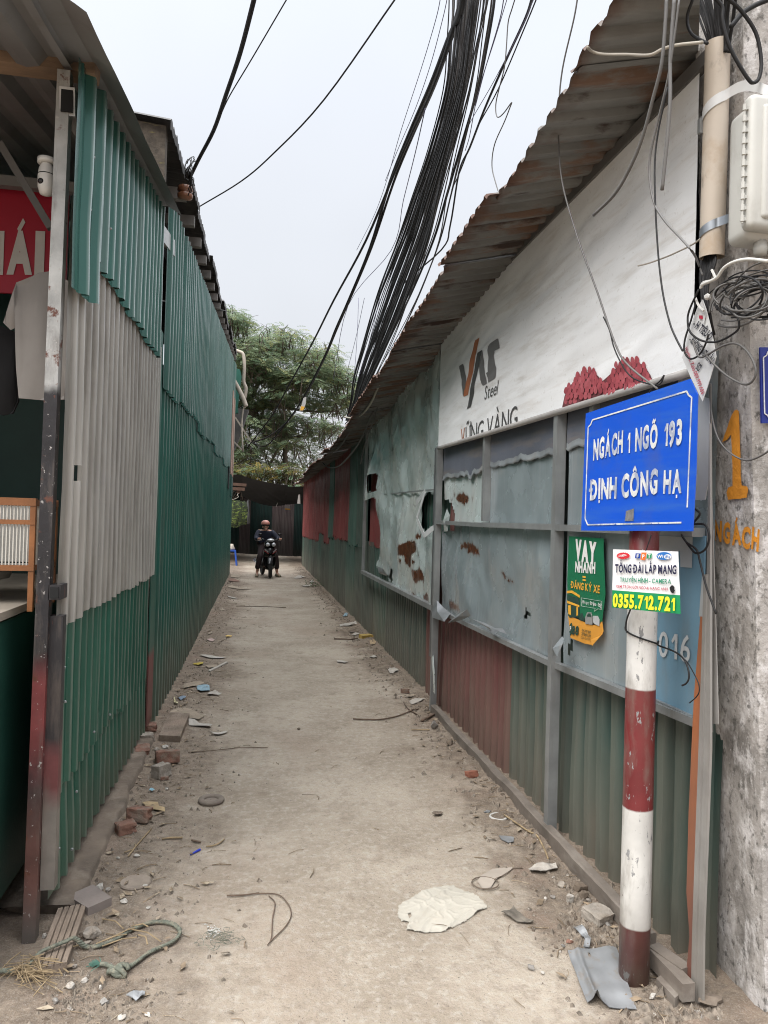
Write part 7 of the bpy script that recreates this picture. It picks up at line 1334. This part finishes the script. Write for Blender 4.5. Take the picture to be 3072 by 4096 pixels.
for k in range(46):
    p = c + Vector((rr.gauss(0, .032), rr.gauss(0, .022), rr.uniform(0, .014))); a_ = rr.uniform(0, 6.28); r_ = rr.uniform(.012, .034); mb.tube([p + Vector((r_*math.cos(a_ + i*.4), r_*.8*math.sin(a_ + i*.4), .005*math.sin(i*.9 + k))) for i in range(rr.randint(4, 9))], .0011, 3)
mb.out('net_scrap', m_rope, None, label='tangled grey green net scrap on the lane foreground', cat='netting')
mb = MB()
for k in range(60): p = gp(*c4(rr.gauss(1380, 22), rr.gauss(1018, 22))); s = rr.uniform(.002, .005); z = gz(p.x, p.y) + .002; mb.add([p + Vector((s*math.cos(a), s*math.sin(a), z)) for a in (0, 1.4, 2.9, 4.4)] + [p + Vector((0, 0, z + .004))], [(0, 1, 4), (1, 2, 4), (2, 3, 4), (3, 0, 4)])
mb.out('paint_flakes', plain('flake_white', (.50, .49, .46), .8), None, label='small patch of broken white flakes behind the net scrap', kind='stuff', loc=(0, 0, 0))
def stick(f, pts, r, m, label, name='twig'): mb = MB(); mb.tube(spline([gp(*f(*p)) + Vector((0, 0, r + .004 + max(0, gz(*gp(*f(*p)).xy)))) for p in pts], 5), r, 5); mb.out(name, m, None, True, label, 'twig' if name == 'twig' else name.replace('_', ' '))
m_twig = mat('brown_twig', (.13, .09, .065), .9, 0, .3, 20); f7 = crop(800, 3300, 600)
stick(c4, ((1470, 792), (1580, 788), (1680, 775)), .0032, m_twig, 'dark straight twig left end of the bent branch in the foreground')
for k, (pts, lb) in enumerate(((((925, 3590), (1040, 3580), (1110, 3585), (1150, 3620), (1165, 3665), (1140, 3715), (1080, 3775)), 'bent thin branch curling down in the centre foreground'), (((1075, 3590), (1100, 3620), (1090, 3680), (1085, 3760), (1070, 3790)), 'thin branch fork inside the bent branch, centre foreground'))): stick(lambda x, y: (x/S, y/S), pts, .0024, m_twig, lb)
stick(g6, ((1015, 798), (1100, 802), (1200, 800), (1290, 785), (1360, 765), (1410, 745), (1450, 735)), .006, m_twig, 'long dark bent rod sticking into the lane by the galvanised post', 'bent_rod'); stick(g6, ((1352, 692), (1365, 715), (1390, 745), (1440, 775)), .005, m_twig, 'short curved rod crossing the long dark one', 'bent_rod'); stick(g6, ((1470, 820), (1520, 800), (1560, 775)), .010, m_twig, 'brown stick at the far end of the fallen rail'); stick(g6, ((890, 265), (950, 268), (1000, 272), (1045, 268)), .010, m_twig, 'brown branch lying before the yellow carton'); stick(g6, ((240, 44), (330, 45), (450, 48), (570, 54)), .006, m_twig, 'long thin stick lying across the lane')
stick(e5, ((130, 2120), (220, 2105), (360, 2100)), .005, m_straw, 'pale twig on the left dirt nearest to the toy wheel side'); stick(e5, ((620, 2190), (700, 2180), (770, 2150), (820, 2110)), .004, m_straw, 'pale bent straw right of the brown twig'); stick(e5, ((460, 2125), (560, 2145)), .005, m_twig, 'short brown twig on the left dirt'); stick(c4, ((830, 550), (880, 480), (980, 365)), .004, m_straw, 'long thin straw leaning past the broken bricks'); stick(c4, ((805, 525), (870, 495), (875, 460)), .003, m_straw, 'short forked straw in front of the broken bricks'); stick(zm, ((930, 870), (1010, 930), (1080, 975), (1125, 1005), (1170, 1070), (1195, 1130)), .005, m_straw, 'long bent straw between the white lid and the fallen rail'); stick(zm, ((370, 340), (420, 342), (480, 345)), .005, m_straw, 'short tan straw at the far end of the fallen rail'); stick(e5, ((420, 1150), (650, 1125), (940, 1095), (1110, 1087), (1300, 1090)), .0022, m_twig, 'hair thin wire lying across the left of the lane')
mb = MB(); a, b = gp(*c4(1232, 525)), gp(*c4(1295, 492)); mb.tube([a + Vector((0, 0, .006)), a.lerp(b, .6) + Vector((0, 0, .007)), b + Vector((0, 0, .006))], [.003, .005, .006], 8); mb.out('pen_cap', plain('ink_pen_blue', (.02, .04, .40), .3), None, label='bright blue pen lying on the left of the lane', cat='pen')
# ================================================================== trees beyond the lane
def leafmat(name, c, hue): return mat(name, c, .6, 0, .35, .45, spots=[(hue, .9, .55, .72)], trans=.45, spec=.3)
def tree(name, base, limbs, clusters, lm, label, per, frond, seed, grp=None, droop=.18):
    t = thing(name, base, label, 'tree', grp); rr = random.Random(seed); mb = MB()
    for pts, r0, r1 in limbs:
        q = spline(pts, 5); n = len(q); mb.tube([p + Vector((.06*nz(i*.6, r0*9), 0, .05*nz(i*.6, 3, r0*7))) for i, p in enumerate(q)], [r0 + (r1-r0)*i/(n-1) for i in range(n)], 7)
    for c, R0, th in clusters:       # twigs into each clump
        for i in range(3): mb.tube([c + Vector((rr.uniform(-.3, .3), rr.uniform(-.3, .3), -rr.uniform(.5, 1.3))), c + Vector((rr.gauss(0, R0*.3), rr.gauss(0, R0*.3), -.1)), c + Vector((rr.gauss(0, R0*.5), rr.gauss(0, R0*.5), .1))], [.035, .022, .008], 4)
    mb.out('trunk', mat('tree_bark', (.10, .080, .062), .9, 0, .3, 4, bump=.4, bscale=14), t, True)
    mb = MB()
    for c, R0, th in clusters:
        nf = int(per*R0*R0)
        for i in range(nf):
            a = rr.uniform(0, 6.283); r = R0*math.sqrt(rr.random()); p = c + Vector((r*math.cos(a), r*math.sin(a), rr.gauss(0, th) - droop*r*r/R0))
            b = a + rr.gauss(0, .7); L = frond*rr.uniform(.6, 1.2); d = Vector((math.cos(b), math.sin(b), rr.uniform(-.5, .15))).normalized(); sdv = Vector((-d.y, d.x, 0)).normalized(); mi = 0 if rr.random() < .62 else rr.choice((1, 2))
            for k in range(4):
                q = p + d*L*(k+.5)/4 + Vector((0, 0, -.10*L*(k/3)**2)); ll = L*.30*(1 - abs(k-1.5)/4)
                for s in (-1, 1):
                    e = sdv*s*ll + d*ll*.5 + Vector((0, 0, -.12*ll)); w = d*.062*(L/.5); mb.add([q - w*.4, q + e*.5 - w*.5 + Vector((0, 0, .01)), q + e, q + e*.5 + w + Vector((0, 0, -.01))], [(0, 1, 2, 3)], mi)
    mb.out('crown', lm, t); return t
LM = [leafmat('leaf_green', (.205, .26, .155), (.155, .21, .13)), leafmat('leaf_dark', (.14, .215, .13), (.11, .175, .105)), leafmat('leaf_yellowish', (.27, .285, .13), (.19, .23, .115))]
rr = random.Random(12); cl = []
outl = [tc(*p) for p in ((-250, 150), (60, 60), (150, 45), (240, 90), (330, 200), (300, 280), (420, 300), (510, 245), (560, 290), (640, 250), (740, 310), (850, 330), (900, 400), (990, 420), (1080, 400), (1150, 480), (1190, 580), (1280, 660), (1340, 760), (1430, 790), (1420, 1000), (1250, 1150), (1100, 1300), (1000, 1450), (900, 1600), (800, 1700), (200, 1640), (-200, 1600))]
xs_ = [p[0] for p in outl]; ys_ = [p[1] for p in outl]; tries = 0
while len(cl) < 300 and tries < 9000:
    tries += 1; x, y = rr.uniform(min(xs_), max(xs_)), rr.uniform(min(ys_), max(ys_))
    if not inpoly(x, y, outl): continue
    low = (y - min(ys_))/(max(ys_)-min(ys_))
    if low > .45 and rr.random() < .22*low: continue
    Y = rr.uniform(34.5, 42); p = yp(x, y, Y); R0 = rr.uniform(.55, 1.15)
    m_ = 0
    for k in range(8):
        xx, yy_ = x + 22*math.cos(k*.785)*R0, y + 14*math.sin(k*.785)*R0
        m_ += inpoly(xx, yy_, outl)
    if m_ < 8: R0 *= .6
    cl.append((p, R0, .10 + .05*rr.random()))
for p in ((150, 75), (215, 120), (260, 180), (320, 215), (510, 265), (640, 275), (700, 300), (860, 350), (1080, 420), (1150, 500), (1280, 690), (1420, 820)): cl.append((yp(*tc(*p), 37), .48, .14))
Yt = 38; pts = lambda *P: [yp(*tc(*p), Yt) for p in P]
limbs = [([Vector((-2.2, 38, -.2)), Vector((-2.0, 38, 2.0))] + pts((250, 1250), (330, 1140)), .34, .26), (pts((330, 1140), (420, 1020), (540, 900), (650, 800), (760, 690), (850, 560)), .22, .05), (pts((330, 1140), (380, 900), (470, 730), (560, 560), (640, 400)), .16, .03), (pts((540, 900), (700, 840), (860, 800), (1000, 760), (1130, 700)), .12, .03), (pts((300, 1180), (330, 900), (300, 600), (230, 300)), .14, .03), (pts((420, 1020), (620, 1010), (800, 1040), (1000, 1060), (1180, 1050)), .11, .03),
         (pts((480, 1290), (620, 1290), (760, 1300), (920, 1245)), .06, .03), (pts((520, 1640), (600, 1450), (720, 1320), (900, 1290)), .08, .03), (pts((680, 1600), (700, 1300), (690, 1100), (640, 950)), .13, .06)]
tree('feathery_tree', Vector((-2.2, 38, 0)), limbs, cl, LM, 'tall feathery leaved tree spreading over the end of the lane', 100, .5, 3)
LM2 = [leafmat('leaf_olive', (.11, .115, .035), (.07, .09, .035)), leafmat('leaf_amber', (.20, .15, .035), (.11, .11, .04)), LM[1]]
cl2 = []
for i in range(34):
    x, y = rr.uniform(150, 860), rr.uniform(1560, 1790); cl2.append((yp(*tc(x, y), rr.uniform(32.5, 34.5)), rr.uniform(.45, .8), .12))
tree('bushy_tree', Vector((-1.0, 33.8, 0)), [([Vector((-1.0, 33.8, -.1)), Vector((-.9, 33.8, 1.8)), yp(*tc(450, 1700), 33.6)], .12, .04), ([Vector((-.9, 33.8, 1.8)), yp(*tc(680, 1720), 33.6)], .08, .03)], cl2, LM2, 'low yellowish green tree showing just above the tarpaulin', 90, .45, 7)
cl3 = [(Vector((rr.uniform(-9, -2.8), rr.uniform(28, 33), rr.uniform(1.2, 3.6))), rr.uniform(.5, .9), .2) for i in range(26)]
tree('shrub', Vector((-5, 30.5, 0)), [([Vector((-5, 30.5, -.1)), Vector((-4.8, 30.5, 2.5))], .1, .04)], cl3, [LM[0], LM[1], LM2[0]], 'leafy shrub beyond the end of the green shed', 60, .4, 9)
